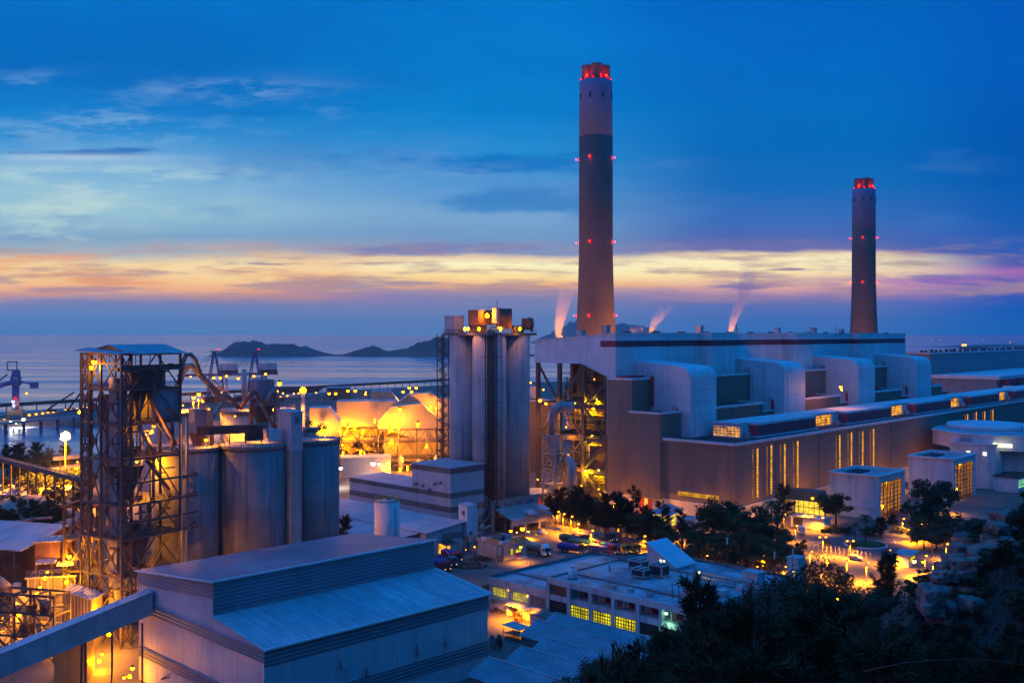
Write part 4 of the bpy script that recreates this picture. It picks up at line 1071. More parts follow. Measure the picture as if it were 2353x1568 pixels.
bc = thing('belt_conveyor', 'flat covered belt conveyor running along the deck of the front silos', 'conveyor', at(452, 1010, 252), AG - .38)
part('belt_cover', MB().box(0, 16, 0, 2, 1.2, 3.2), steel, bc)
part('walkway_rail', MB().bar((0, -.4, 3.4), (16, -.4, 3.4), .1).bar((0, -.4, 2.8), (16, -.4, 2.8), .1), steel, bc)
for k in range(5): part('leg', MB().bar((k * 3.9 + .2, 1, -1.4), (k * 3.9 + .2, 1, 1.2), .25), steel, bc)
mr_ = thing('drive_unit', 'grey conveyor drive motor and gearbox on the middle front silo', 'machine', at(566, 1012, 262), AG - .3)
part('gearbox', MB().box(0, 4.4, 0, 2.2, 0, 2.0).box(.6, 3.6, .3, 1.8, 2.0, 2.9), steel, mr_)
part('motor', MB().bar((1, 1, 3.5), (5.4, 1, 3.7), 1.4, 1.4, 12, True), pipem, mr_)
mr2 = thing('drive_unit', 'pale motor drum on the right front silo deck', 'machine', at(694, 1003, 270), AG - .6)
part('gearbox', MB().box(0, 3.6, 0, 1.8, 0, 1.2), steell, mr2)
part('motor', MB().bar((.2, .9, 1.9), (4.2, .9, 1.9), 1.4, 1.4, 12, True), pipem, mr2)
cb_ = thing('control_cabinet', 'white twin electrical cabinet on the middle front silo deck', 'cabinet', at(618, 1013, 262), AG - .3)
part('cabinet', MB().box(0, 3.2, 0, 1, 0, 3.1), whitep, cb_)
part('door', MB().box(.15, 1.5, -.06, 0, .2, 2.9).box(1.7, 3.05, -.06, 0, .2, 2.9), whitep, cb_)
# equipment on the orange-lit back silos
ys_ = thing('stack_pipe', 'slim yellow-lit vent stack standing on the back silo', 'vent stack', at(561, 925, 305))
part('stack', MB().cyl(0, 0, 0, 10.0, .85, .8, 14), steell, ys_)
part('base', MB().box(-2.2, 2.2, -1.2, 1.2, -.6, .5), steell, ys_)
for i, (px, py, wd, h_) in enumerate(((470, 924, 5, 1.6), (500, 921, 4, 2.0), (540, 924, 6, 1.5), (600, 920, 3, 2.2), (620, 924, 5, 1.4))):
    m_ = thing('roof_machine', ['low long machine on the back silo roof by the left lamp pair', 'boxy machine on the back silo roof under the crane legs', 'flat skid on the back silo roof beside the vent stack', 'tall small box on the back silo roof right of the vent stack', 'flat box on the back silo roof at its right rim'][i], 'machine', at(px, py, 304), AG)
    part('housing', MB().box(0, wd, 0, 2, 0, h_), rustm, m_)
    part('cap', MB().box(.4, wd * .6, .3, 1.6, h_, h_ + .7), steell, m_)

# ---------------------------------------------------------------- tall silo block
ts = thing('silo_block', 'tall cluster of four pale concrete silos with machinery and lamps on top', 'silo block', (-8.2, 370, 0), AG)
for i, (a, b) in enumerate(((0, 0), (12.3, 0), (0, 12.3), (12.3, 12.3))):
    part('silo_shell', MB().cyl(a, b, 9.5, 69.6, 6.15, 6.15, 56), conc, ts)
part('top_slab', MB().box(-6.2, 18.4, -6.2, 18.4, 69.6, 70.5), concd, ts)
part('joint_wall', MB().box(0, 12.3, -.6, 12, 9.5, 69.6), conc2, ts)
q = MB()
for h in (.6, 1.2):
    for p, r_ in (((-6, -6), (18.2, -6)), ((-6, -6), (-6, 18.2)), ((18.2, -6), (18.2, 18.2))): q.bar((*p, 70.5 + h), (*r_, 70.5 + h), .1)
for k in range(16):
    q.bar((-6 + k * 1.61, -6, 70.5), (-6 + k * 1.61, -6, 71.7), .09); q.bar((-6, -6 + k * 1.61, 70.5), (-6, -6 + k * 1.61, 71.7), .09)
part('railing', q, steel, ts)
for i, (a, rr) in enumerate(((4.2, .3), (5.2, .42), (6.2, .25), (7.0, .3), (7.9, .22), (3.2, .2))):
    s_ = (a - 5.2) * .85 + .4; pa, pb = -4.75 + .703 * s_ - .2 * (i % 2), -4.85 - .711 * s_ - .2 * (i % 2)
    part('riser_pipe', MB().tube([(pa, pb, 1.0 + i * .3), (pa, pb, 70.8), (pa + .6, pb + .6, 71.6)], rr, 8), steeld, ts)
q = MB()
sp_ = lambda s_, o_=0.0: (-4.95 + .703 * s_ + o_, -5.05 - .711 * s_ + o_)
for z in range(14, 69, 8): q.bar((*sp_(-1.9), z), (*sp_(3.6), z), .25).bar((*sp_(-1.9), z), (*sp_(-1.9, .9), z), .2).bar((*sp_(3.6), z), (*sp_(3.6, 1.2), z), .2)
for a in (4.0, 4.6): q.bar((*sp_(a), 11), (*sp_(a), 70.5), .12)
for z in range(12, 70, 2): q.bar((*sp_(4.0), z), (*sp_(4.6), z), .08)
part('pipe_bracket', q, steeld, ts)
part('lift_head', MB().box(-5.8, -1, 12.5, 17.8, 70.5, 76.6), clad, ts)
part('lift_head_roof', MB().slab([(-6.1, 12.2, 76.7), (-.7, 12.2, 76.9), (-.7, 18.1, 76.9), (-6.1, 18.1, 76.7)], .2), roofm, ts)
part('machine_house', MB().box(-3, 5.5, 2.6, 8, 73.4, 78.8), rustm, ts)
part('machine_house', MB().box(-2.4, 1.6, 3, 7.4, 70.5, 73.4), steeld, ts)
part('drum', MB().cyl(5.8, -1.6, 72.0, 79.3, 3.0, 3.0, 24), rustm, ts)
part('drum', MB().box(1.2, 3.4, -2.4, -.2, 74, 79.6), steell, ts)
part('filter_drum', MB().cyl(15.6, -3.8, 71.6, 75.9, 1.9, 1.9, 20), rustm, ts)
part('filter_drum', MB().cyl(1.2, 9.2, 70.5, 75.6, 2.0, 2.0, 20), rustm, ts)
q = MB()
q.tube([(8.5, -4.6, 70.5), (8.5, -4.6, 72.4), (10, -4.6, 73), (14, -4.6, 72.6)], .4, 8).tube([(-4, -4.5, 70.6), (-4, -4.5, 72.2), (-1, -4.5, 72.6), (3, -4.5, 72.2)], .4, 8)
q.tube([(16.8, -5, 71), (17.8, -5, 73.5), (17.3, -5, 75.6), (15.8, -4.6, 75.9)], .45, 8)
part('deck_pipe', q, pipem, ts)
q = MB()
for (a, b) in ((-3, 2.6), (5.5, 2.6)): q.bar((a, b, 78.8), (a, b, 80.2), .1)
q.bar((-3, 2.6, 80), (5.5, 2.6, 80), .1).bar((5, 1, 78), (5, 1, 82.5), .12).bar((4, 1, 81.6), (6, 1, 81.6), .1)
part('antenna', q, steeld, ts)
for z0, z1 in ((70.5, 73.2),):
    part('yellow_box', MB().box(9.5, 13.4, -4.4, -2, z0, z1), yelp, ts)
# zigzag stair tower on the left side
st = thing('stair_tower', 'open zigzag steel stair tower climbing the left side of the tall silo block', 'stair tower', (-25.6, 383, 0), AG)
for (a, b) in ((0, 0), (0, 3.6), (2.4, 0), (2.4, 3.6)): part('column', MB().bar((a, b, 0), (a, b, 70), .28), steeld, st)
n = 18
for k in range(n):
    z = 2 + k * 3.75
    q = MB()
    stair(q, (1.2, .5, z), (1.2, 3.1, z + 1.87), 1.6, Vector((1, 0, 0))); stair(q, (1.2, 3.1, z + 1.87), (1.2, .5, z + 3.75), 1.6, Vector((1, 0, 0)))
    q.box(-.5, 2.6, -.8, .6, z - .08, z + .05); q.box(-.5, 2.6, 3.0, 4.2, z + 1.8, z + 1.93)
    for h in (.55, 1.1): q.bar((-.5, -.8, z + h), (2.6, -.8, z + h), .1).bar((-.5, -.8, z + h), (-.5, .6, z + h), .1)
    part('stair_flight', q, steel if k % 2 else steeld, st)
# podium and loading bays
po = thing('silo_podium', 'stained concrete podium under the tall silo block with lit loading bays', 'podium', (-6.9, 362, 0), AG)
part('wall', MB().box(0, 23.8, 0, 26, 4.8, 10.5), conc2, po)
for a in (0, 6, 11.9, 17.8, 22.8): part('pier', MB().box(a, a + 1, 0, 26, 0, 4.8), conc2, po)
part('back_wall', MB().box(1, 22.8, 15, 15.5, 0, 4.8), conc2, po)
part('window', MB().box(.8, 4.2, -.08, .02, 7.6, 9.2).box(6, 9.6, -.08, .02, 7.8, 9.4).box(11.5, 15, -.08, .02, 8, 9.6).box(17.5, 21.2, -.08, .02, 8.2, 9.8), concd, po)
part('parapet', MB().box(-.2, 24, -.2, .0, 10.5, 11.1), conc2, po)
part('coping', MB().bar((.2, -.15, 11.2), (16, -.15, 11.2), .18), yelp, po)
part('canopy', MB().slab([(1, -8.5, 5.2), (22, -8.5, 5.2), (22, .0, 8.2), (1, 0, 8.2)], .25), conc2, po)
part('canopy_wall', MB().box(1, 22, -8.5, -8.2, 2.9, 4.95), conc2, po)
for a in (1, 8, 15, 21.4): part('pier', MB().box(a, a + .7, -8.5, -7.8, 0, 4.9), conc2, po)
part('awning', MB().slab([(9, -9.6, 6.4), (13.4, -9.6, 6.4), (13.4, -6.5, 7.6), (9, -6.5, 7.6)], .2).slab([(16, -9.6, 7.2), (19.6, -9.6, 7.2), (19.6, -6, 8.4), (16, -6, 8.4)], .2), roofm, po)

# ---------------------------------------------------------------- mill building with striped walls
mi = thing('mill_building', 'pale mill building with dark wall bands and blue roofs left of the tall silo block', 'building', (-21, 350, 0), AG)
part('wall', MB().box(0, 15.9, 0, 20.4, 0, 24).box(.01, 15.9, 20.4, 57.5, 0, 15.4), clad, mi)
part('high_roof', MB().slab([(-.4, -.4, 24.3), (16.3, -.4, 24.6), (16.3, 20.8, 24.6), (-.4, 20.8, 24.3)], .25), roofy, mi)
part('low_roof', MB().slab([(-.4, 20.4, 15.7), (16.3, 20.4, 16.0), (16.3, 57.9, 16.0), (-.4, 57.9, 15.7)], .25), roofy, mi)
bd = M('dark_wall_band', (.16, .145, .14), .75, var=.2, streak=.4)
for z0, z1, b1, mtl in ((22.2, 23.9, 20.45, bd), (13.9, 15.6, 57.55, bd), (9.0, 10.9, 57.55, bd), (4.4, 6.2, 57.55, bd)):
    part('wall_band', MB().box(-.12, 15.95, -.12, b1, z0, z1).box(-.1, .0, .0, b1, z0, z1), mtl, mi)
for b, z in ((8, 18.3), (14.6, 17.0), (10.8, 16.0), (5.2, 19), (18, 17.2)):
    part('wall_fan', MB().bar((-.9, b, z), (0, b, z), 1.2, 1.2, 10, True), duct, mi)
q = MB()
for k in range(10): q.bar((-.05, 1.0 + k * 2, 20), (-.05, 1.0 + k * 2, 22), .05)
part('blue_patch', MB().box(3, 11, -.16, -.12, 6.3, 10.6), M('blue_patch_paint', (.12, .18, .34), .6), mi)
sh = thing('low_shed', 'low wide blue-roofed shed in front of the mill building', 'shed', (-27, 321, 0), AG)
part('wall', MB().prism([(0, 0), (0, 7.6), (15.5, 9.2), (15.5, 0)], 0, 64, 'y'), clad, sh)
part('roof', MB().slab([(-.6, -.6, 7.75), (16.2, -.6, 9.5), (16.2, 64.6, 9.5), (-.6, 64.6, 7.75)], .22), roofy, sh)
part('wall_opening', MB().box(6.6, 15.5, -.14, 0, 4.2, 6.4), concd, sh)
part('eave_trim', MB().bar((-.6, -.65, 7.7), (16.2, -.65, 9.4), .25), whitep, sh)
part('lower_roof', MB().slab([(-26, 3, 5.6), (-.3, 3, 7.4), (-.3, 64, 7.4), (-26, 64, 5.6)], .22), roofy, sh)
part('canopy', MB().slab([(5, -4, 3.6), (10.5, -4, 3.6), (10.5, 0, 4.2), (5, 0, 4.2)], .15), steel, sh)
part('canopy_post', MB().bar((5.3, -3.8, 0), (5.3, -3.8, 3.5), .2).bar((10.2, -3.8, 0), (10.2, -3.8, 3.5), .2), steel, sh)
part('lit_window', MB().box(5.2, 10, -.2, -.14, .5, 3.5), EM('lit_bay', (1, .45, .04), 1.1, .6, .5), sh)
tk = thing('storage_tank', 'white round storage tank with railed blue top behind the warehouse roof', 'tank', (-36.6, 300, 0))
part('shell', MB().cyl(0, 0, 0, 21.2, 3.7, 3.7, 40), M('tank_paint', (.70, .69, .68), .5, var=.08, streak=.35, seam=(400, 2.2, .05, .2)), tk)
part('roof', MB().lathe(0, 0, [(3.68, 21.2), (2, 21.6), (.4, 21.8)], 32), roofm, tk)
q = MB(); n = 16
for i in range(n):
    a, b = 2 * pi * i / n, 2 * pi * (i + 1) / n
    for h in (.5, 1.0, 1.5): q.bar((3.8 * cos(a), 3.8 * sin(a), 21.2 + h), (3.8 * cos(b), 3.8 * sin(b), 21.2 + h), .07)
    q.bar((3.8 * cos(a), 3.8 * sin(a), 21), (3.8 * cos(a), 3.8 * sin(a), 22.7), .07)
part('railing', q, yelp, tk)
part('level_pipe', MB().bar((2.9, -2.7, 0), (2.9, -2.7, 20), .2), pipem, tk)
part('hatch', MB().cyl(.6, -.6, 21.6, 22.2, .5, .5, 12).bar((1.6, .4, 21.5), (1.6, .4, 23), .15), steel, tk)
hp = thing('hopper_tower', 'small white windowed hopper tower on legs in front of the podium', 'hopper tower', (-14.5, 332, 0), AG)
part('body', MB().box(0, 4.4, 0, 4.2, 4.6, 14.3), whitep, hp)
part('hopper', MB().hexa([(1.2, 1.2, 2.4), (3.2, 1.2, 2.4), (3.2, 3, 2.4), (1.2, 3, 2.4)], [(0, 0, 4.6), (4.4, 0, 4.6), (4.4, 4.2, 4.6), (0, 4.2, 4.6)]), whitep, hp)
part('roof', MB().slab([(-.2, -.2, 14.35), (4.6, -.2, 14.35), (4.6, 4.4, 14.7), (-.2, 4.4, 14.7)], .15), roofm, hp)
for (a, b) in ((.2, .2), (4.2, .2), (.2, 4), (4.2, 4)): part('leg', MB().bar((a, b, 0), (a, b, 4.6), .3), steel, hp)
part('window', MB().box(-.08, .0, 1.2, 2.6, 11.2, 12.6), concd, hp)
part('window', MB().box(-.08, .0, 2.4, 3.2, 8, 9.6), concd, hp)
part('grille', MB().box(.8, 2.2, -.08, 0, 4.8, 6), concd, hp)
part('downpipe', MB().bar((3.9, -.3, 3), (3.9, -.3, 10.8), .35), whitep, hp)
pipe([at(1118, 1140, 356), at(1117, 1168, 352), at(1106, 1188, 348), at(1100, 1205, 344), at(1098, 1216, 340)], .45, 'bent dark feed pipe dropping from the silo block pipes to the hopper tower', steeld)
pipe([at(1126, 1145, 356), at(1126, 1178, 352), at(1115, 1196, 348), at(1090, 1200, 340)], .4, 'bent dark return pipe beside the feed pipe at the silo block foot', steeld)
pipe([at(1128, 1206, 340), at(1100, 1218, 338)], .45, 'short pale horizontal pipe from the podium to the hopper tower', pipem)
# site office
of = thing('site_office', 'small flat-roofed site office with yellow sign boards and a lit doorway in the yard', 'building', (-2.6, 317, 0), AG)
part('wall', MB().box(0, 10.2, 0, 11.7, 0, 4.7), conc2, of)
part('roof', MB().box(-.2, 10.4, -.2, 11.9, 4.7, 5.0), roofm, of)
part('parapet', MB().box(-.25, 10.45, -.25, 0, 5.0, 5.5).box(-.25, 0, 0, 11.9, 5.0, 5.5), conc2, of)
part('sign_board', MB().box(2.6, 9.4, -.4, -.25, 5.3, 6.5), yelp, of)
part('sign_board', MB().box(-.4, -.25, 2, 7.4, 5.2, 6.2), M('faded_sign', (.45, .28, .12), .6, var=.3), of)
part('sign_panel', MB().box(-.42, -.26, 7.6, 9.6, 5.1, 6.3), whitep, of)
part('sign_panel', MB().box(-.42, -.26, .2, 1.8, 5.0, 6.1), whitep, of)
part('sign_emblem', MB().box(5.6, 6.3, -.45, -.4, 5.5, 6.3), whitep, of)
part('door', MB().box(5.2, 7.8, -.1, 0, .3, 2.7), redm, of)
part('lit_window', MB().box(5.4, 6.4, -.14, -.1, 1.6, 2.6).box(6.6, 7.6, -.14, -.1, 1.6, 2.6), win_ye, of)
part('lit_window', MB().box(3.0, 4.1, -.1, 0, 1.3, 3.0), win_ye, of)
part('step', MB().box(4.6, 8.6, -2.4, -.1, 0, .35), conc2, of)
part('air_unit', MB().box(-1.0, -.1, .5, 1.7, 1.6, 4.0).box(-1.0, -.1, 2.0, 3.2, 1.6, 4.2), steell, of)
part('roof_unit', MB().hexa([(1.5, 4, 5), (4.5, 4, 5), (4.5, 8, 5), (1.5, 8, 5)], [(1.5, 4, 5.3), (4.5, 4, 6.8), (4.5, 8, 6.8), (1.5, 8, 5.3)]), steel, of)
part('roof_unit', MB().box(5.5, 8.5, 5, 8.5, 5, 6.2), duct, of)
part('hazard_post', MB().box(-.9, -.5, -.9, -.5, 0, 1.4).box(-2.2, -1.8, 1.2, 1.6, 0, 1.2), M('hazard_stripes', (.45, .40, .12), .6, seam=(.5, .5, .12, 1.0)), of)
# ---------------------------------------------------------------- workshop block with the flat blue roof
ob = thing('workshop_block', 'long white two-storey workshop block with flat stained roof and yellow-lit windows', 'building', (-5.7, 260, 0), AG)
wob = M('workshop_paint', (.62, .60, .60), .65, var=.12, streak=.5, fine=.2)
flat = bpy.data.materials.new('stained_flat_roof'); flat.use_nodes = True
t = NT(flat.node_tree); b = t.n['Principled BSDF']; tc = t.add('ShaderNodeTexCoord').outputs['Object']
n1 = t.noise(tc, .16, 7, .68); n2 = t.noise(t.mapv(tc, (1, 1, 1), (7, 9, 3)), .5, 6, .7)
cc = t.mix(t.mr(n1, .42, .60), (.46, .49, .52), (.17, .18, .21))
cc = t.mix(t.mr(n2, .52, .66, 0, .6), cc, (.10, .10, .12)); t.put(b.inputs['Base Color'], cc)
t.put(b.inputs['Roughness'], t.mr(n1, .4, .6, .6, .3))
part('wall', MB().box(6, 40.6, -62, -20, 0, 11.0).box(.3, 6, -27.2, -26.9, 0, 10.6), wob, ob)
part('wall', MB().box(.6, 41, -20, 0, 0, 7.6), wob, ob)
part('roof', MB().box(-.2, 41, -62.2, -20, 11.0, 11.4), flat, ob)
part('roof', MB().box(.2, 41.2, -20, .2, 7.6, 8.0), flat, ob)
part('parapet', MB().box(-.4, 0, -62.3, -19.8, 10.4, 11.9), wob, ob)
part('parapet', MB().box(0, 41.3, -62.5, -62.2, 10.9, 11.9), wob, ob)
part('parapet', MB().box(41, 41.4, -62, -20, 11.0, 12.0), concd, ob)
part('parapet', MB().box(0, 41.4, -20.2, -19.9, 11.38, 11.75), concd, ob)
part('parapet', MB().box(0, .3, -19.8, .3, 6.6, 8.5), wob, ob)
part('parapet', MB().box(.3, 41.5, .1, .5, 7.4, 8.7), concd, ob)
part('parapet', MB().box(41.2, 41.6, -20, .1, 7.4, 8.7), concd, ob)
part('roof_kerb', MB().box(8.5, 9.0, -19.8, .1, 8.0, 8.35), concd, ob)
part('roof_kerb', MB().box(27.6, 28.2, -62, -20, 11.4, 11.8), concd, ob)
part('roof_kerb', MB().box(7.5, 7.9, -55, -22, 11.4, 11.75), concd, ob)
for bb in (-20.3, -26.9, -33.6, -40.3, -47.2, -53.6, -60.3):
    part('pier', MB().box(-.35, 1.0, bb - .45, bb + .45, 0, 10.5), wob, ob)
cols = [-20.3, -26.9, -33.6, -40.3, -47.2, -53.6, -60.3]
part('floor_band', MB().box(-.15, 6, -62, -20, 6.6, 7.9), wob, ob)
part('floor_band', MB().box(-.05, 6, -62, -20, 0, 3.4), wob, ob)
for i, (b1, b0) in enumerate(zip(cols, cols[1:])):
    lit = i in (1, 2, 3)
    w_ = part('lower_window', MB().box(.3, .4, b0 + .5, b1 - .5, 3.6, 6.5), win_ye if lit else glassd, ob)
    if lit: w_['label'] = 'yellow-lit lower window'
    fr = MB()
    for k in range(9): fr.bar((.2, b0 + .5 + k * (b1 - b0 - 1) / 8, 3.5), (.2, b0 + .5 + k * (b1 - b0 - 1) / 8, 6.6), .13)
    for k in range(5): fr.bar((.2, b0 + .5, 3.6 + k * .72), (.2, b1 - .5, 3.6 + k * .72), .11)
    part('frame', fr, steel, w_)
    if i == 0:
        part('shutter', MB().box(.2, .5, b0 + .5, b1 - .5, 7.95, 10.35), rustm, ob)
    else:
        w_ = part('upper_window', MB().box(3.0, 3.1, b0 + .9, b0 + 4.6, 8.1, 10.2), glassd, ob)
        fr = MB()
        for k in range(7): fr.bar((2.9, b0 + .9 + k * 3.7 / 6, 8.1), (2.9, b0 + .9 + k * 3.7 / 6, 10.2), .16)
        fr.bar((2.9, b0 + .9, 8.1), (2.9, b0 + 4.6, 8.1), .18).bar((2.9, b0 + .9, 10.2), (2.9, b0 + 4.6, 10.2), .18)
        part('frame', fr, redm, w_)
        part('inner_wall', MB().box(3.15, 3.5, b0, b1, 7, 10.6), wob, ob)
        part('balcony_post', MB().bar((1.6, b0 + 5.1, 7), (1.6, b0 + 5.1, 10.5), .35), wob, ob)
for j, (b1, b0) in enumerate(((-1.0, -6.2), (-8.0, -13), (-14.2, -19.6))):
    w_ = part('mesh_window', MB().box(.42, .5, b0, b1, 3.9, 6.0), (win_ye, win_ye, glassd)[j], ob)
    fr = MB()
    for k in range(11): fr.bar((.38, b0 + k * (b1 - b0) / 10, 3.8), (.38, b0 + k * (b1 - b0) / 10, 6.1), .1)
    for k in range(6): fr.bar((.38, b0, 3.9 + k * .42), (.38, b1, 3.9 + k * .42), .1)
    part('frame', fr, steell, w_)
for bb in (-.3, -7.2, -13.6): part('pier', MB().box(.0, .6, bb - .35, bb + .35, 0, 7.6), wob, ob)
part('sill', MB().box(-.1, .6, -19.8, .2, 3.1, 3.7), wob, ob)
part('door_canopy', MB().box(-1.6, .6, -14.4, -7.4, 3.0, 3.3), wob, ob)
part('lit_doorway', MB().box(.5, .58, -12.6, -9.4, 0, 2.95), EM('workshop_doorway', (1, .62, .05), 1.5, .55, .9), ob)
part('door', MB().box(.4, .58, -9.3, -7.8, 0, 2.9), rustm, ob)
q = MB()
for bb in (-13.4, -27.5, -47.8, -6.9): q.bar((-.5, bb, 0), (-.5, bb, 10.2 if bb < -20 else 7.4), .22)
part('downpipe', q, whitep, ob)
part('low_annex', MB().box(-5, .2, -26, -19, 0, 3.6), wob, ob)
part('annex_roof', MB().box(-5.2, -.36, -26.2, -18.8, 3.6, 3.9), concd, ob)
q = MB()
for b0 in (-27.2, -33.8, -40.6, -47.5): pass
for k, bb in enumerate((-38, -43, -48.5)):
    part('roof_vent', MB().box(3, 4.2, bb, bb + 1.2, 11.4, 12.3), duct, ob)
q = MB()
for k in range(27): q.bar((k * 1.5 + .5, .3, 8.7), (k * 1.5 + .5, .3, 9.7), .06)
q.bar((.5, .3, 9.7), (41, .3, 9.7), .07).bar((.5, .3, 9.2), (41, .3, 9.2), .06)
for k in range(14): q.bar((41.3, -k * 1.5, 8.7), (41.3, -k * 1.5, 9.7), .06)
q.bar((41.3, 0, 9.7), (41.3, -20, 9.7), .07)
for k in range(8): q.bar((.2, -20.5 - k * .9, 11.6), (.2, -20.5 - k * .9, 12.6), .06)
q.bar((.2, -20.3, 12.6), (.2, -27, 12.6), .07)
part('railing', q, steell, ob)
def onroof(a, b): x, y = rot(a, b, AG); return (-5.7 + x, 260 + y, 11.4)
def chiller(a, b, L, W, H, nf, label, dk):
    t = thing('air_chiller', label, 'air conditioner', onroof(a, b), AG, 'chillers on the workshop roof')
    part('casing', MB().box(0, L, 0, W, .5, H), M('chiller_grey', (.42, .43, .45), .5, streak=.3), t)
    part('coil_face', MB().box(-.06, 0, .3, W - .3, .8, H - .3), roofd, t)
    part('coil_face', MB().box(.3, L - .3, -.06, 0, .8, H - .3), steeld if dk else roofd, t)
    for i in range(nf):
        for j in range(2 if W > 2.5 else 1):
            f = part('fan', MB().cyl(L * (i + .5) / nf, W * (.5 if W <= 2.5 else .27 + .46 * j), H, H + .28, .62, .66, 14), steeld, t)
            part('fan_ring', MB().cyl(L * (i + .5) / nf, W * (.5 if W <= 2.5 else .27 + .46 * j), H + .28, H + .32, .66, .7, 14), steell, f)
    for (x, y) in ((.1, .1), (L - .3, .1), (.1, W - .3), (L - .3, W - .3)): part('foot', MB().box(x, x + .2, y, y + .2, 0, .5), steeld, t)
    return t
chiller(21.5, -31.5, 3.4, 4.0, 2.4, 2, 'squat dark chiller at the rear left on the workshop roof', True)
chiller(14.8, -37.5, 2.8, 3.8, 2.3, 2, 'pale chiller with three fans nearest the facade on the workshop roof', False)
chiller(18.6, -40.0, 3.2, 4.0, 3.1, 2, 'tallest black-faced chiller in the middle of the workshop roof', False)
sk = thing('roof_lantern', 'bright slanted blue roof lantern at the back of the workshop roof', 'roof lantern', onroof(32.5, -31), AG); sk.scale = (.74, .74, .74)
part('wall', MB().hexa([(-5, -8, 0), (6, -8, 0), (6, 4, 0), (-5, 4, 0)], [(-5, -8, .8), (6, -8, .8), (6, 4, 7.2), (-5, 4, 7.2)]), wob, sk)
part('sloping_roof', MB().slab([(-5.4, -8.4, .9), (6.4, -8.4, .9), (6.4, 4.3, 7.7), (-5.4, 4.3, 7.7)], .25), M('smooth_roof_panel', (.60, .64, .68), .4, var=.05), sk)
part('lit_window', MB().box(-5.08, -5, -2.0, -1.2, 1.2, 2.6).box(-5.08, -5, -3.4, -2.6, 1.2, 2.6), win_wh, sk)
wt = thing('water_tank', 'small round cream water tank at the near left corner of the workshop roof', 'water tank', onroof(4, -24.5))
part('tank', MB().lathe(0, 0, [(1.1, .2), (1.15, 1.8), (.9, 2.3), (.3, 2.6)], 20), whitep, wt)
part('stand', MB().box(-1.1, 1.1, -1.1, 1.1, 0, .2), steel, wt)
part('lid', MB().cyl(0, 0, 2.6, 2.75, .35, .35, 10), steel, wt)
rh = thing('roof_hut', 'white box hut with rust streaks near the facade on the workshop roof', 'hut', onroof(6.5, -59), AG)
part('wall', MB().box(0, 4, 0, 4.6, 0, 3.6), M('hut_paint', (.6, .6, .6), .6, rust=.35, streak=.4), rh)
part('roof', MB().box(-.2, 4.2, -.2, 4.8, 3.6, 3.8), roofm, rh)
part('door', MB().box(-.06, 0, 1.6, 2.8, 0, 2.4), steell, rh)
rh2 = thing('roof_hut', 'pale rooftop plant box at the far right edge of the workshop roof', 'hut', onroof(27, -61), AG)
part('wall', MB().box(0, 3.4, 0, 4.2, 0, 3.2), wob, rh2)
part('roof', MB().box(-.2, 3.6, -.2, 4.4, 3.2, 3.4), roofm, rh2)
part('door', MB().box(-.06, 0, 1.6, 2.8, 0, 2.2), steell, rh2)
rh3 = thing('roof_hut', 'tall narrow stair-head box with a lit window behind the workshop roof', 'hut', onroof(42, -63), AG)
part('wall', MB().box(0, 3.4, 0, 3.0, -11, 4.6), wob, rh3)
part('roof', MB().box(-.2, 3.6, -.2, 3.2, 4.6, 4.9), roofm, rh3)
part('lit_window', MB().box(-.06, 0, .8, 1.6, .6, 1.8), win_wh, rh3)
q = MB()
q.tube([(0, 0, .6), (0, -9, .6), (2.5, -9, .6), (2.5, -16, .6)], .28, 8).tube([(.9, 0, .6), (.9, -8, .6)], .28, 8).tube([(4, 2, .9), (4, -13, .9)], .3, 8).tube([(6, 2, 1.4), (6, -18, 1.4)], .3, 8)
o = q.build('roof_pipes', steell, None, onroof(20, -46)); o.rotation_euler = (0, 0, AG); tag(o, 'run of pale insulated pipes across the middle of the workshop roof', 'pipes')
for i, (a, b, h, lab) in enumerate(((16, -26, 3.6, 'antenna mast beside the water tank on the workshop roof'), (5.5, -52.5, 5.5, 'slim antenna pole near the facade edge on the workshop roof'), (4.5, -55, 5.2, 'second slim antenna pole next to the white roof hut'), (41, -62, 7.2, 'antenna pole with panel at the rear right of the workshop roof'), (40.5, -44, 7.5, 'white panel antenna pole behind the roof lantern'), (36, -60, 7, 'guyed antenna pole at the right end of the workshop roof'))):
    t = thing('antenna_mast', lab, 'antenna', onroof(a, b), AG)
    part('pole', MB().bar((0, 0, 0), (0, 0, h), .12).bar((0, -.8, 0), (0, 0, h * .45), .07).bar((.7, .4, 0), (0, 0, h * .45), .07), steel, t)
    part('panel', MB().box(-.2, .2, -.22, -.08, h - 1.7, h), whitep, t)
random.seed(5)
dl = ['low flat box at the middle of the workshop roof', 'small pale box near the right chiller', 'skylight box on the right of the workshop roof', 'small crate by the rear parapet of the workshop roof', 'low duct box in front of the rear kerb', 'grey box beside the right roof plant']
for k, (a, b) in enumerate(((13, -56), (15, -59.5), (22, -60), (33, -30), (26, -33), (30, -57))):
    t = thing('roof_box', dl[k], 'box', onroof(a, b), AG)
    part('casing', MB().box(0, ru(1, 2.4), 0, ru(1, 2.2), 0, ru(.6, 1.3)), wob, t)
    part('lid', MB().box(-.1, 1, -.1, 1.0, 0, .3), steell, t)

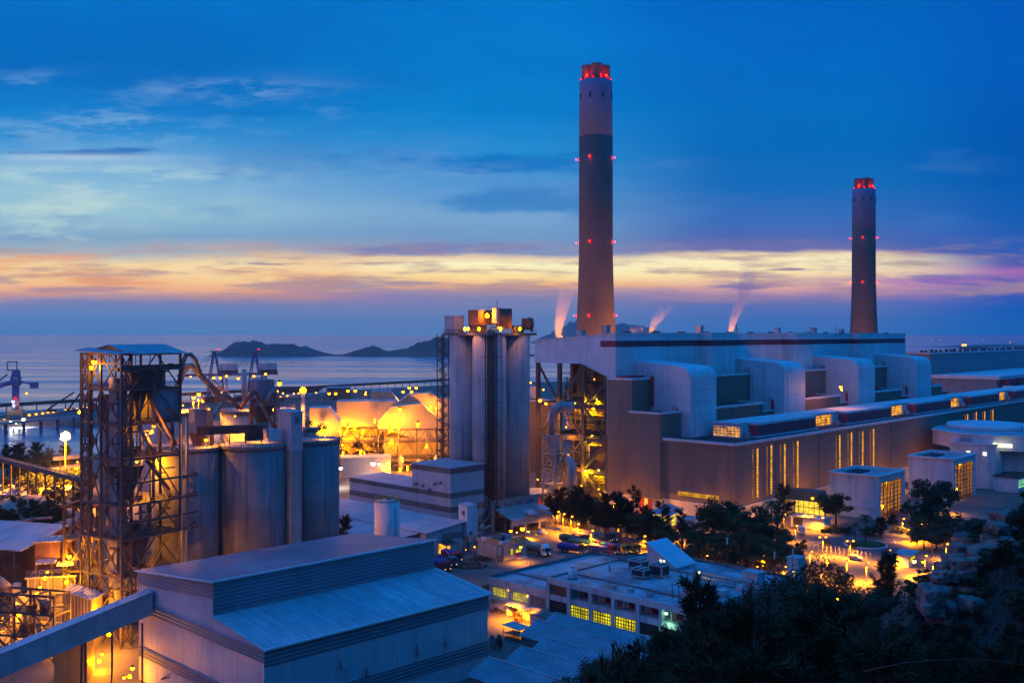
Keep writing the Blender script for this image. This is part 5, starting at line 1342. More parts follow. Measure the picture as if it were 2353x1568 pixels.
# ---------------------------------------------------------------- corrugated sheds in the lower middle
SHED = [(-5.2, -27, 46, 5.7, 'rearmost corrugated blue shed roof against the workshop facade'),
        (-15.5, -31, 46, 6.8, 'second corrugated blue shed with a purple end wall and lit doorway'),
        (-24.7, -42, 40, 7.2, 'third blue shed roof in the row below the workshop'),
        (-33.4, -43.5, 38, 7.5, 'fourth blue shed roof in the row below the workshop'),
        (-43, -44, 36, 7.6, 'nearest blue shed roof beside the warehouse corner')]
for i, (a, b, L, zr, lab) in enumerate(SHED):
    x, y = rot(a, b, AG)
    t = thing('corrugated_shed', lab, 'shed', (-5.7 + x, 260 + y, 0), AG, 'row of corrugated sheds below the workshop')
    hw = 5.3
    part('wall', MB().prism([(-hw, 0), (-hw, zr - 2.2), (0, zr - .3), (hw, zr - 2.2), (hw, 0)], -L, -.4, 'y'), M('shed_wall', (.26, .22, .24), .7, corr=.8, streak=.4), t)
    part('roof', MB().slab([(-hw - .5, -L - .5, zr - 2.3), (0, -L - .5, zr), (0, 0, zr), (-hw - .5, 0, zr - 2.3)][::-1], .15), M('shed_roof', (.30, .34, .38), .5, var=.35, vs=.08, corr=1.1, cdir=(0, 1, 0), fine=.5, seam=(9, 90, .16, .7)), t)
    part('roof', MB().slab([(0, -L - .5, zr), (hw + .5, -L - .5, zr - 2.3), (hw + .5, 0, zr - 2.3), (0, 0, zr)][::-1], .15), M('shed_roof', (.4, .4, .4)), t)
    part('ridge_cap', MB().bar((0, -L - .5, zr + .03), (0, 0, zr + .03), .35, .12), steell, t)
    if i == 1: part('lit_doorway', MB().box(-hw - .06, -hw, -11.5, -7.0, .6, 5), EM('shed_glow', (.75, .8, .05), .9, .6, .5), t)
    else: part('door', MB().box(-2, 2, -.42, -.3, 0, 4), steeld, t)

# ---------------------------------------------------------------- forklift, cable drum, scrap
fk = thing('forklift', 'orange forklift truck outside the lit workshop doorway', 'forklift', gd(1190, 1427), AG + pi + .3)
part('body', MB().box(-1.2, 1.0, -.6, .6, .35, 1.2).box(-1.3, -.5, -.6, .6, 1.2, 1.45), M('forklift_orange', (.55, .13, .03), .5), fk)
part('mast', MB().bar((1.15, -.4, .1), (1.15, -.4, 2.6), .14).bar((1.15, .4, .1), (1.15, .4, 2.6), .14).bar((1.15, -.4, 2.5), (1.15, .4, 2.5), .14), steeld, fk)
part('cage', MB().bar((-.9, -.5, 1.4), (-.7, -.5, 2.4), .08).bar((-.9, .5, 1.4), (-.7, .5, 2.4), .08).bar((.7, -.5, 1.2), (.5, -.5, 2.4), .08).bar((.7, .5, 1.2), (.5, .5, 2.4), .08).box(-.8, .6, -.55, .55, 2.4, 2.48), steeld, fk)
for s_ in (-.3, .3): part('fork', MB().box(1.2, 2.3, s_ - .06, s_ + .06, .1, .17), steeld, fk)
for (x, y) in ((-.8, -.55), (-.8, .55), (.7, -.55), (.7, .55)): part('wheel', MB().bar((x, y - .12, .35), (x, y + .12, .35), .7, .7, 14, True), steeld, fk)
part('seat', MB().box(-.5, 0, -.3, .3, 1.2, 1.4).box(-.6, -.45, -.3, .3, 1.4, 1.9), roofd, fk)
cd = thing('cable_drum', 'large wooden cable drum by the warehouse corner', 'cable drum', gd(1140, 1487), .5)
for s_ in (-1, 1):
    part('flange', MB().bar((s_ * .8, 0, 1.5), (s_ * .95, 0, 1.5), 3.0, 3.0, 24, False), M('drum_wood', (.28, .22, .17), .8, var=.2), cd)
part('core', MB().bar((-.8, 0, 1.5), (.8, 0, 1.5), 1.5, 1.5, 18, True), steeld, cd)
q = MB()
for k in range(6): q.bar((-.98, 0, 1.5), (-.98, 1.35 * cos(k * pi / 3), 1.5 + 1.35 * sin(k * pi / 3)), .2)
part('spoke', q, steell, cd)
rk = thing('parts_rack', 'low canopy stall of spare parts at the yard corner beside the purple shed', 'rack', gd(1172, 1468), AG)
part('canopy', MB().slab([(-.2, -3, 2.8), (3.6, -3, 2.8), (3.6, 2.5, 3.1), (-.2, 2.5, 3.1)], .1), roofm, rk)
part('shelf', MB().box(0, 3, -2.6, 2, 0, .3).box(0, 3, -2.6, 2, 1.2, 1.3), steel, rk)
part('bins', MB().box(.2, 1.2, -2, -.6, 1.3, 2.1), conc2, rk)
for (x, y) in ((0, -2.8), (3.4, -2.8), (0, 2.3), (3.4, 2.3)): part('post', MB().bar((x, y, 0), (x, y, 2.85), .12), steel, rk)
def scrap(p, n, r, label, seed, mat):
    random.seed(seed); q = MB()
    for i in range(n):
        a = ru(0, 6.3); d = r * sqrt(RG()); x, y = d * cos(a), d * sin(a) * .7; z = max(0, (1 - d / r)) * r * .25
        q.bar((x, y, z), (x + ru(-1, 1), y + ru(-1, 1), z + ru(.1, .7)), ru(.15, .6))
    return tag(q.build('scrap_heap', mat, None, p), label, 'scrap heap')
scrap(gd(1133, 1348), 90, 2.6, 'heap of rusty drums and scrap behind the workshop left corner', 1, rustm)
scrap(gd(1160, 1402), 110, 3.4, 'row of dark scrap tyres against the workshop wall', 2, steeld)
scrap(gd(1082, 1300), 140, 5, 'rubble heap in the yard next to the blue tarpaulin trucks', 3, rustm)
scrap(gd(1101, 1285), 60, 3.0, 'small scrub and debris pile by the office wall', 4, M('dry_scrub', (.08, .06, .03), .9))
tp = MB().lathe(0, 0, [(2.6, 0), (1.6, .9), (.7, 1.6), (.1, 1.9)], 14)
tag(tp.build('sand_heap', conc2, None, gd(1244, 1224)), 'small cone of pale cement dust beside the loading bay', 'sand heap')

# ---------------------------------------------------------------- trucks
paint = {}
def tpaint(nm, col):
    return M('truck_' + nm, col, .4, var=.08, fine=.2)
def truck(p, rz, cab, tarp, label, kind='tipper', cabname='red', tarpname='blue', group='trucks parked in the yard'):
    t = thing('parked_truck', label, 'truck', p, rz, group)
    L = 7.2
    c = part('cab', MB().prism([(-1.2, .75), (-1.2, 1.35), (-1.22, 1.9), (-1.05, 3.1), (-.8, 3.25), (1.2, 3.25), (1.2, .75)], -1.2, 1.2, 'y') if False else MB().prism([(3.2, .7), (5.3, .7), (5.36, 1.7), (5.15, 3.0), (4.95, 3.2), (3.2, 3.25)], -1.2, 1.2, 'y'), tpaint(cabname, cab), t)
    part('windscreen', MB().hexa([(5.37, -1.05, 1.85), (5.40, -1.05, 1.85), (5.40, 1.05, 1.85), (5.37, 1.05, 1.85)], [(5.19, -1.0, 2.9), (5.22, -1.0, 2.9), (5.22, 1.0, 2.9), (5.19, 1.0, 2.9)]), glassd, c)
    for s_ in (-1, 1):
        part('side_window', MB().box(4.1, 5.0, s_ * 1.2 - .02, s_ * 1.2 + .02, 1.95, 2.8), glassd, c)
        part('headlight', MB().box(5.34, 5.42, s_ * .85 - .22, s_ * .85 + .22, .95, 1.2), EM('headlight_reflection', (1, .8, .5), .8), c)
        part('mirror', MB().bar((5.1, s_ * 1.2, 2.6), (5.3, s_ * 1.5, 2.6), .06).box(5.2, 5.35, s_ * 1.5 - .1, s_ * 1.5 + .1, 1.9, 2.7), steeld, c)
    part('bumper', MB().box(5.2, 5.5, -1.22, 1.22, .45, .85), steeld if cabname != 'yellow' else redm, c)
    part('grille', MB().box(5.36, 5.41, -.55, .55, .9, 1.55), roofd, c)
    part('chassis', MB().box(-4.6, 5.0, -.45, .45, .7, .95), steeld, t)
    if kind == 'tipper':
        part('bed', MB().box(-4.6, 2.9, -1.25, 1.25, 1.1, 2.2), tpaint(tarpname + '_bed', tuple(.5 * q for q in tarp)), t)
        q = MB(); n = 10; vs = []
        for i in range(9):
            x = -4.7 + 7.7 * i / 8
            for k in range(n + 1):
                a = pi * k / n; zz = 2.15 + .85 * sin(a) * (1 if 0 < i < 8 else .45) + .06 * sin(i * 1.7 + k)
                vs.append((x, 1.32 * cos(a), zz))
        q.add(vs, [(i * (n + 1) + k, i * (n + 1) + k + 1, (i + 1) * (n + 1) + k + 1, (i + 1) * (n + 1) + k) for i in range(8) for k in range(n)], True)
        q.add([vs[k] for k in range(n + 1)], [tuple(range(n + 1))]); q.add([vs[8 * (n + 1) + k] for k in range(n + 1)], [tuple(range(n, -1, -1))])
        part('tarpaulin', q, M('tarp_' + tarpname, tarp, .6, var=.25, vs=.6), t)
    elif kind == 'flat':
        part('bed', MB().box(-4.6, 2.9, -1.25, 1.25, 1.1, 1.4).box(-4.6, -4.4, -1.25, 1.25, 1.4, 2).box(2.7, 2.9, -1.25, 1.25, 1.4, 2.4), tpaint(tarpname + '_bed', tarp), t)
        part('crane_arm', MB().bar((2.2, 0, 1.4), (2.2, 0, 3.6), .35).bar((2.2, 0, 3.6), (-1.2, .3, 4.3), .3), redm, t)
    else:
        part('tank', MB().tube([(-8.2, 0, 2.2), (-7.8, 0, 2.3), (-2.5, 0, 2.15), (1.4, 0, 2.45), (1.9, 0, 2.45)], 1.25, 18), M('tanker_grey', (.42, .36, .30), .5, streak=.3, metal=.2), t)
        part('tank_saddle', MB().box(-7.5, 1.5, -.5, .5, .85, 1.2), steeld, t)
        part('roof_fairing', MB().hexa([(3.3, -1.15, 3.2), (5.0, -1.15, 3.2), (5.0, 1.15, 3.2), (3.3, 1.15, 3.2)], [(3.3, -1.1, 4.0), (3.9, -1.1, 4.0), (3.9, 1.1, 4.0), (3.3, 1.1, 4.0)]), whitep, c)
    wx = (4.3, -1.9, -3.2) if kind != 'tanker' else (4.3, .9, 2.1, -6.0, -7.2)
    for x in wx:
        for s_ in (-1, 1):
            q = part('wheel', MB().bar((x, s_ * 1.0 - .16, .5), (x, s_ * 1.0 + .16, .5), 1.02, 1.02, 16, True), roofd, t)
            part('rim', MB().bar((x, s_ * 1.0 + s_ * .16, .5), (x, s_ * 1.0 + s_ * .2, .5), .5, .5, 10, True), steell, q)
    return t
RV = AG - pi / 2   # pointing right and towards the viewer
BLUE, GREEN, TEAL = (.02, .04, .26), (.05, .12, .07), (.02, .11, .14)
RED, YEL, TCAB, DK = (.35, .02, .03), (.55, .33, .04), (.03, .20, .24), (.05, .05, .07)
truck(gd(1237, 1272), RV - .25, (.72, .72, .72), (.4, .4, .4), 'silver powder tanker truck with a white cab beside the site office', 'tanker', 'white', 'grey')
truck(gd(1316, 1247), RV + .25, DK, GREEN, 'parked truck with a green tarpaulin at the rear left of the row', cabname='dark', tarpname='green')
truck(gd(1313, 1268), RV + .22, DK, BLUE, 'truck with a bright blue tarpaulin and dark cab, front left of the row', cabname='dark', tarpname='blue')
truck(gd(1336, 1256), RV + .2, TCAB, TEAL, 'parked truck with a teal tarpaulin behind the bright blue one', cabname='teal', tarpname='teal')
truck(gd(1345, 1240), RV + .22, TCAB, (.08, .05, .16), 'teal-cabbed truck with a purple cover at the rear of the row', cabname='teal', tarpname='purple')
truck(gd(1360, 1266), RV + .2, TCAB, TEAL, 'flat-backed teal truck in the middle of the row', 'flat', cabname='teal', tarpname='teal')
truck(gd(1372, 1243), RV + .2, DK, (.20, .18, .14), 'truck with a beige cover at the rear centre of the row', cabname='dark', tarpname='beige')
truck(gd(1382, 1270), RV + .15, RED, BLUE, 'red-cabbed truck in the parked row', cabname='red', tarpname='blue')
truck(gd(1388, 1240), RV + .2, TCAB, (.05, .06, .08), 'teal flatbed crane truck at the back of the row', 'flat', cabname='teal', tarpname='slate')
truck(gd(1410, 1268), RV + .1, YEL, BLUE, 'yellow-cabbed truck with a blue cover beside the red one', cabname='yellow', tarpname='blue')
truck(gd(1436, 1266), RV + .08, YEL, (.06, .05, .05), 'yellow-cabbed crane truck with a red arm near the right end of the row', 'flat', cabname='yellow', tarpname='black')
truck(gd(1455, 1256), RV + .05, (.55, .48, .30), (.05, .05, .05), 'cream-cabbed truck at the right end of the row', cabname='cream', tarpname='black')
truck(gd(1036, 1285), RV - .25, RED, BLUE, 'blue tarpaulin truck nearest the shed opening, left of the yard', cabname='red', tarpname='blue', group='blue trucks left of the yard')
truck(gd(1024, 1296), RV - .25, TCAB, (.03, .10, .30), 'flat blue truck between the two tarpaulin trucks left of the yard', 'flat', cabname='teal', tarpname='sky', group='blue trucks left of the yard')
truck(gd(1010, 1306), RV - .25, RED, BLUE, 'blue tarpaulin truck nearest the warehouse, left of the yard', cabname='red', tarpname='blue', group='blue trucks left of the yard')
# ---------------------------------------------------------------- amber-lit precipitator plant in the centre
wcl = M('pale_cladding', (.50, .41, .26), .55, var=.08, seam=(4, 60, .06, .3), streak=.15)
def cham(root, a0, a1, b0, b1, z0, z1, ch, nm='casing', both=False):
    """cladded casing with a sloping shoulder on its right (and left) end"""
    p = [(a0, z0), (a0, z1 - (ch if both else 0)), (a0 + (ch * .8 if both else 0), z1), (a1 - ch * .8, z1), (a1, z1 - ch), (a1, z0)]
    o = part(nm, MB().prism(p, b0, b1, 'y'), wcl, root)
    part('shoulder_roof', MB().slab([(a1 - ch * .8, b0 - .2, z1 + .12), (a1 + .1, b0 - .2, z1 - ch + .1), (a1 + .1, b1 + .2, z1 - ch + .1), (a1 - ch * .8, b1 + .2, z1 + .12)][::-1] if False else [(a1 - ch * .8, b1 + .2, z1 + .15), (a1 - ch * .8, b0 - .2, z1 + .15), (a1 + .1, b0 - .2, z1 - ch + .12), (a1 + .1, b1 + .2, z1 - ch + .12)], .12), roofm, o)
    part('top_roof', MB().box(a0, a1 - ch * .8, b0 - .1, b1 + .1, z1, z1 + .18), roofm, o)
    return o
def plant(px, D, label): 
    return thing('precipitator', label, 'plant building', (at(px, 767, D)[0], D, 0), .10)
p1 = plant(712, 515, 'left amber-lit plant building with a pale chamfered casing on a tall steel frame')
cham(p1, 0, 14.5, -2, 14, 17.5, 33.0, 7, 'casing')
cham(p1, 1.5, 13.0, -1, 12, 0, 17.5, .4, 'lower_casing')
frame(p1, [-1, 14.8], [-3, 14], [0, 8, 17], cw=.5, bw=.4, brw=.35, mat=steel, faces='f')
p2_ = plant(772, 535, 'wide amber-lit casing bridging the middle of the plant behind the frame')
cham(p2_, 0, 40, 4, 22, 21.5, 34.5, 11, 'casing')
cham(p2_, 17, 34, 26, 40, 24, 38.5, 8, 'rear_casing')
frame(p2_, [0, 12, 24, 38], [-2, 6, 20], [0, 6.5, 13.5, 21], cw=.55, bw=.4, brw=.3, mat=steel, faces='fl', floors=(6.5, 13.5))
part('drum', MB().bar((6, 4, 9), (13, 4, 9), 3, 3, 14, True), rustm, p2_)
part('back_screen', MB().box(0, 38, 20.2, 20.6, 0, 21), wcl, p2_)
for k in range(3): part('hopper', MB().hexa([(4 + k * 11, 10, 8), (7 + k * 11, 10, 8), (7 + k * 11, 13, 8), (4 + k * 11, 13, 8)], [(1 + k * 11, 7, 15), (10 + k * 11, 7, 15), (10 + k * 11, 16, 15), (1 + k * 11, 16, 15)]), wcl, p2_)
p3 = plant(868, 530, 'right amber-lit plant building with long sloping shoulders beside the tall silo block')
part('casing', MB().prism([(0, 20), (0, 25), (7, 32.5), (22, 34), (38, 19.5), (38, 6), (28, 6), (18, 16), (6, 20)], 0, 18, 'y'), wcl, p3)
part('shoulder_roof', MB().slab([(-.1, -.3, 25.1), (7, -.3, 32.7), (7, 18.3, 32.7), (-.1, 18.3, 25.1)][::-1], .12), roofm, p3)
part('shoulder_roof', MB().slab([(22, 18.3, 34.2), (22, -.3, 34.2), (38.2, -.3, 19.7), (38.2, 18.3, 19.7)], .12), roofm, p3)
part('rear_casing', MB().prism([(12, 20), (10, 33), (16, 37.5), (28, 38.5), (36, 32), (36, 20)], 20, 34, 'y'), wcl, p3)
part('far_casing', MB().prism([(30, 8), (30, 31), (33, 36), (52, 35), (52, 8)], 12, 30, 'y'), wcl, p3)
frame(p3, [0, 10, 20, 30, 40], [-4, 10], [0, 7, 14.5, 21], cw=.55, bw=.45, brw=.32, mat=steel, faces='f', floors=(7, 14.5))
part('box_duct', MB().prism([(5, 5), (2, 12), (4.5, 16.5), (30, 16.5), (33, 13), (30, 3), (27, 2)], 1, 9, 'y'), wcl, p3)
for k in range(6): part('panel_rib', MB().box(6 + k * 4, 6.3 + k * 4, .7, 1, 4, 16), steell, p3)
part('duct_elbow', MB().tube([(-6, -6, 3), (-2, -6, 4), (1, -6, 3.6), (4, -6, 1), (5, -6, -.5)], 1.5, 12), duct, p3)
part('pipework', MB().tube([(2, -5, 1), (2, -5, 5.5), (24, -5, 5.5), (24, -5, 1)], .35, 8), pipem, p3)
part('pipework', MB().tube([(8, -4.6, .5), (8, -4.6, 2.8), (30, -4.6, 3.0)], .3, 8), pipem, p3)
wl_ = thing('plain_store', 'long low grey store with a bright floodlit end below the amber plant', 'building', at(784, 1083, 500)[:2] + (0,), .18)
part('wall', MB().box(0, 24, 0, 9, 0, 9.5), clad, wl_)
part('roof', MB().slab([(-.3, -.3, 9.7), (24.3, -.3, 9.7), (24.3, 9.3, 10.1), (-.3, 9.3, 10.1)], .2), roofm, wl_)
part('door', MB().box(17, 20, -.1, 0, 0, 4), steell, wl_)
lt_ = thing('lattice_stair', 'open lattice stair frame between the stair shaft and the amber plant', 'steel stair', at(706, 1060, 430)[:2] + (0,), .5)
frame(lt_, [0, 6, 12], [0, 4], [0, 7, 13, 19, 24], cw=.35, bw=.3, brw=.22, mat=steel, faces='f', floors=(13, 19))
part('stairs', stair(MB(), (.5, 1, 13.2), (5.5, 1, 19), 1.0), steell, lt_)
lw = thing('plain_store', 'low roofed store with red doors between the tall silo block and the boiler bay', 'building', at(1219, 1160, 400)[:2] + (0,), AG)
part('wall', MB().box(0, 14, 0, 10, 0, 7), tan, lw)
part('roof', MB().slab([(-.4, -.4, 7.2), (14.4, -.4, 7.2), (14.4, 10.4, 7.6), (-.4, 10.4, 7.6)], .25), roofm, lw)
part('door', MB().box(3, 6, -.1, 0, 0, 5), redm, lw)
part('door', MB().box(8.4, 12, -.1, 0, 0, 5), redm, lw)
mz = thing('transfer_tower', 'tan transfer tower seen between the tall silo block and the boiler bay', 'building', at(1216, 1000, 520)[:2] + (0,), AP)
part('wall', MB().box(0, 16, 0, 12, 0, 36), tan, mz)
part('roof', MB().slab([(-.4, -.4, 36), (16.4, -.4, 36), (16.4, 12.4, 37), (-.4, 12.4, 37)], .3), roofm, mz)
part('head_house', MB().box(6, 12, 3, 9, 37.1, 43), clad, mz)
part('chute', MB().bar((-10, 6, 20), (0, 6, 30), 3.0, 2.6), tan, mz)

random.seed(17)
for lev in (.3, 6.8, 13.8):
    q = MB()
    for k in range(12): a = ru(1, 36); z = lev + ru(.6, 5); q.tube([(a, ru(-1, 4), z), (min(38, a + ru(3, 9)), ru(-1, 4), z)], ru(.12, .4), 6)
    for k in range(10): a = ru(1, 37); q.tube([(a, ru(-1, 5), lev), (a, ru(-1, 5), lev + ru(3, 6.2))], ru(.12, .35), 6)
    part('pipework', q, pipem, p2_)
    for k in range(3): a = ru(2, 34); part('machine', MB().box(a, a + ru(1.5, 4), 1, 4, lev, lev + ru(1.2, 3.5)), rustm if k else steell, p2_)
for k in range(4): part('vessel', MB().lathe(3 + k * 9, -6, [(.4, 0), (1.3, 1), (1.3, 4.5 + k % 2 * 2), (.5, 6 + k % 2 * 2)], 14), steell, p3)
q = MB()
for k in range(12): a = ru(0, 36); z = ru(.6, 6); q.tube([(a, -4.4, z), (a + ru(3, 8), -4.4, z)], ru(.12, .35), 6)
for k in range(14): a = ru(0, 38); q.tube([(a, -4.2, ru(0, 14)), (a, -4.2, ru(15, 20))], ru(.1, .3), 6)
part('pipework', q, pipem, p3)
# ---------------------------------------------------------------- quay, jetty conveyor, unloaders
jt = thing('jetty', 'long concrete jetty carrying a lit conveyor across the water on the left', 'jetty', (0, 0, 0))
JA, JB, JC = Vector((-500, 800, 0)), Vector((-337, 1050, 0)), Vector((-60, 1422, 0))
def along(A_, B_, k): return A_ + (B_ - A_) * k
def deckseg(A_, B_, wd, z0, z1, mb):
    d = (B_ - A_).normalized(); s_ = Vector((d.y, -d.x, 0)) * wd / 2
    return mb.hexa([A_ - s_ + Vector((0, 0, z0)), B_ - s_ + Vector((0, 0, z0)), B_ + s_ + Vector((0, 0, z0)), A_ + s_ + Vector((0, 0, z0))][::-1],
                   [A_ - s_ + Vector((0, 0, z1)), B_ - s_ + Vector((0, 0, z1)), B_ + s_ + Vector((0, 0, z1)), A_ + s_ + Vector((0, 0, z1))][::-1])
part('deck', deckseg(JA, JB, 24, -.5, 1.4, MB()), conc2, jt)
part('deck', deckseg(JB, JC, 24, -.5, 1.4, MB()), conc2, jt)
q = MB()
for k in range(26):
    p = along(JA, JB, k / 26); q.bar(p + Vector((0, 0, -8)), p, 1.6).bar(p + Vector((8, 5, -8)), p + Vector((8, 5, 0)), 1.6)
part('pile_row', q, concd, jt)
q = MB()
off = Vector((-6, 4, 0))
for A_, B_ in ((JA, JB), (JB, JC)):
    deckseg(A_ + off, B_ + off, 4.5, 6.5, 9.5, q)
    n = int((B_ - A_).length / 14)
    for k in range(n + 1):
        p = along(A_, B_, k / n) + off; q.bar(p, p + Vector((0, 0, 6.5)), .7)
part('belt_gallery', q, steel, jt)
ar = thing('approach_bridge', 'low railed approach bridge crossing the basin in front of the jetty', 'bridge', (0, 0, 0))
P0, P1 = Vector(at(-30, 970, 740)), Vector(at(205, 951, 830)); P0.z = P1.z = 0
part('deck', deckseg(P0, P1, 7, 3.8, 5.0, MB()), conc2, ar)
q = MB()
for h in (5.6, 6.2):
    s_ = Vector((2.0, -3.2, 0)); q.bar(P0 + s_ + Vector((0, 0, h)), P1 + s_ + Vector((0, 0, h)), .15)
for k in range(40): p = along(P0, P1, k / 39) + Vector((2.0, -3.2, 0)); q.bar(p + Vector((0, 0, 5)), p + Vector((0, 0, 6.2)), .15)
part('railing', q, steell, ar)
q = MB()
for k in range(7): p = along(P0, P1, k / 6); q.bar(p + Vector((0, 0, -9)), p + Vector((0, 0, 4)), 1.8)
part('pier_row', q, concd, ar)
# row lamps along the conveyor
jl = 'small amber round lamp in the row along the jetty conveyor'
for px, py in ((10, 963), (26, 962), (38, 961), (67, 952), (83, 950), (98, 948), (110, 945), (123, 944), (150, 941), (163, 940), (177, 938), (188, 937), (201, 935), (229, 931), (241, 930), (255, 929), (268, 928)):
    D = 800 + (px + 60) * .62
    lamp(at(px, py, D), jl, 0, .95, 'm', 'lamps along the jetty conveyor', 'row_lamp', 'lamp')
for px, py in ((25, 968), (37, 970)): lamp(at(px, py, 815), 'white lamp low on the jetty below the left unloader', 0, .9, 'w', 'white jetty lamps', 'row_lamp', 'lamp')
lamp(at(54, 963, 815), 'brightest white floodlight at the foot of the left unloader', 30000, 1.3, 'w')
for px, py in ((612, 903), (618, 913), (630, 913), (644, 911), (650, 902), (660, 908), (666, 914), (675, 903), (686, 902), (697, 911), (717, 905), (726, 901), (735, 909), (747, 902), (742, 911), (702, 907)):
    lamp(at(px, py, 1090 + (px - 600) * .8), 'small amber lamp in the row along the far quay conveyor', 0, .95, 'm', 'lamps along the far quay conveyor', 'row_lamp', 'lamp')
# unloader cranes
def unloader(px, D, s, label):
    t = thing('ship_unloader', label, 'crane', (at(px, 767, D)[0], D, 2), .62)
    for (a, b) in ((-8, -7), (-8, 7), (8, -7), (8, 7)): part('leg', MB().bar((a * 1.15, b, 0), (a * .8, b * .8, 26), 1.5), orange_crane, t)
    part('portal_beam', MB().bar((-9, -7, 9), (9, -7, 9), 1.4).bar((-9, 7, 9), (9, 7, 9), 1.4).bar((-9, -7, 9), (-9, 7, 9), 1.2).bar((9, -7, 9), (9, 7, 9), 1.2), orange_crane, t)
    part('brace', MB().bar((-8.5, -7, 9), (6.5, -6, 25), .9).bar((8.5, 7, 9), (-6.5, 6, 25), .9), orange_crane, t)
    part('boom', MB().box(-42, 22, -2.2, -.9, 24.5, 27).box(-42, 22, .9, 2.2, 24.5, 27).box(-42, -41, -2, 2, 25, 27).box(21, 22, -2, 2, 25, 27), orange_crane, t)
    part('machinery_house', MB().box(4, 20, -4, 4, 30, 37), M('crane_house', (.62, .58, .62), .5), t)
    part('house_base', MB().box(2, 21, -3, 3, 27, 30), steel, t)
    part('mast', MB().bar((-8, -3, 26), (-4, -1.5, 50), 1.1).bar((-8, 3, 26), (-4, 1.5, 50), 1.1).bar((2, -3, 26), (-3, -1.5, 50), 1.1).bar((2, 3, 26), (-3, 1.5, 50), 1.1).bar((-8, -2, 50), (2, -2, 50), 1.2).bar((-8, 2, 50), (2, 2, 50), 1.2).bar((-6.5, 0, 38), (-.5, 0, 38), .8), orange_crane, t)
    part('stay_cable', MB().bar((-4, 0, 50), (-28, 0, 27.5), .4).bar((-4, 0, 50), (-18, 0, 27.5), .4).bar((-3, 0, 50), (14, 0, 37), .45), orange_crane, t)
    part('grab', MB().hexa([(-11, -1.5, 12), (-7, -1.5, 12), (-7, 1.5, 12), (-11, 1.5, 12)], [(-10, -1, 16), (-8, -1, 16), (-8, 1, 16), (-10, 1, 16)]).bar((-9, 0, 16), (-9, 0, 25), .3), steeld, t)
    part('hopper', MB().hexa([(-4, -3, 5), (1, -3, 5), (1, 3, 5), (-4, 3, 5)], [(-8, -5, 13), (4, -5, 13), (4, 5, 13), (-8, 5, 13)]), rustm, t)
    L = _lampmesh()
    o = bpy.data.objects.new('beacon', L['r']); COL.objects.link(o); o.parent = t; o.location = (1, 0, 52); o.scale = (.7,) * 3
    t.scale = (s,) * 3
    return t
unloader(500, 1075, 1.0, 'left ship unloader crane with a pale machinery house on the far quay')
unloader(592, 1095, 1.0, 'right ship unloader crane with a pale machinery house on the far quay')
lc = thing('slewing_unloader', 'purple single-column ship unloader on the jetty at the left edge', 'crane', (at(36, 767, 840)[0], 840, 1.5), .3)
part('column', MB().cyl(0, 0, 3, 27, 3.0, 2.8, 16), orange_crane, lc)
part('base', MB().box(-6, 6, -4, 4, 2.5, 6.5), steel, lc)
part('leg', MB().box(-6, -4.6, -4, 4, 0, 2.5).box(4.6, 6, -4, 4, 0, 2.5), steel, lc)
part('slew_ring', MB().lathe(0, 0, [(3, 26), (4.6, 28), (4.6, 30), (2.6, 33)], 16), orange_crane, lc)
part('head', MB().hexa([(-4, -2.6, 31), (4, -2.6, 31), (4, 2.6, 31), (-4, 2.6, 31)], [(-2, -2, 39), (3, -2, 39), (3, 2, 39), (-2, 2, 39)]), orange_crane, lc)
part('tower_frame', MB().bar((-6, -1, 39), (-6, -1, 46), .8).bar((1, -1, 39), (1, -1, 46), .8).bar((-6, -1, 46), (2, -1, 46), .8).bar((-6, 0, 39), (3, 0, 39), .8), orange_crane, lc)
part('boom', MB().bar((-3, 0, 29), (-34, -2, 20), 3.4, 3.6).bar((-6, 0, 36), (-16, -1, 27), 1.2), orange_crane, lc)
part('counterweight', MB().bar((3, 0, 30), (12, 0, 27.5), 1.4).box(11, 17, -2.5, 2.5, 24, 29), orange_crane, lc)
part('cab', MB().box(-2, 2.4, -3.6, -2, 30.5, 33.5), steell, lc)
q = lamp(at(35, 913, 836), 'red beacon on top of the left slewing unloader', 0, .8, 'r', None, 'beacon', 'beacon')
lamp(at(29, 921, 836), 'white lamp on the head of the left slewing unloader', 4000, .7, 'w')
lamp(at(61, 942 - 90, 836), 'amber lamp in the counterweight of the left slewing unloader', 4000, .8, 's') if False else lamp(at(61, 902, 836), 'amber lamp by the counterweight of the left slewing unloader', 5000, .8, 's')
q = MB(); 
fl = thing('mooring_boom', 'blue drum on a twin-armed mooring boom behind the steel tower', 'boom', at(232, 888, 700))
part('drum', MB().bar((-5.2, 0, 0), (5.2, 0, .8), 5.6, 5.6, 16, True), orange_crane, fl)
part('arm', MB().bar((5, 0, 2), (24, 0, 10), .8).bar((5, 0, -.5), (24, 0, 1), .9), orange_crane, fl)
for px, py, ang, lab in ((118, 940, .6, 'low crane jib leaning right on the jetty'), (165, 940, .95, 'steeper pale crane jib on the jetty near the steel tower')):
    p = at(px, py + 6, 880)
    t = thing('mobile_crane', lab, 'crane', p, .2)
    part('carrier', MB().box(-4, 4, -1.5, 1.5, .4, 2.4), steel, t)
    part('jib', MB().bar((-3, 0, 2.4), (-3 + 26 * cos(ang), 0, 2.4 + 26 * sin(ang)), 1.3), steel, t)
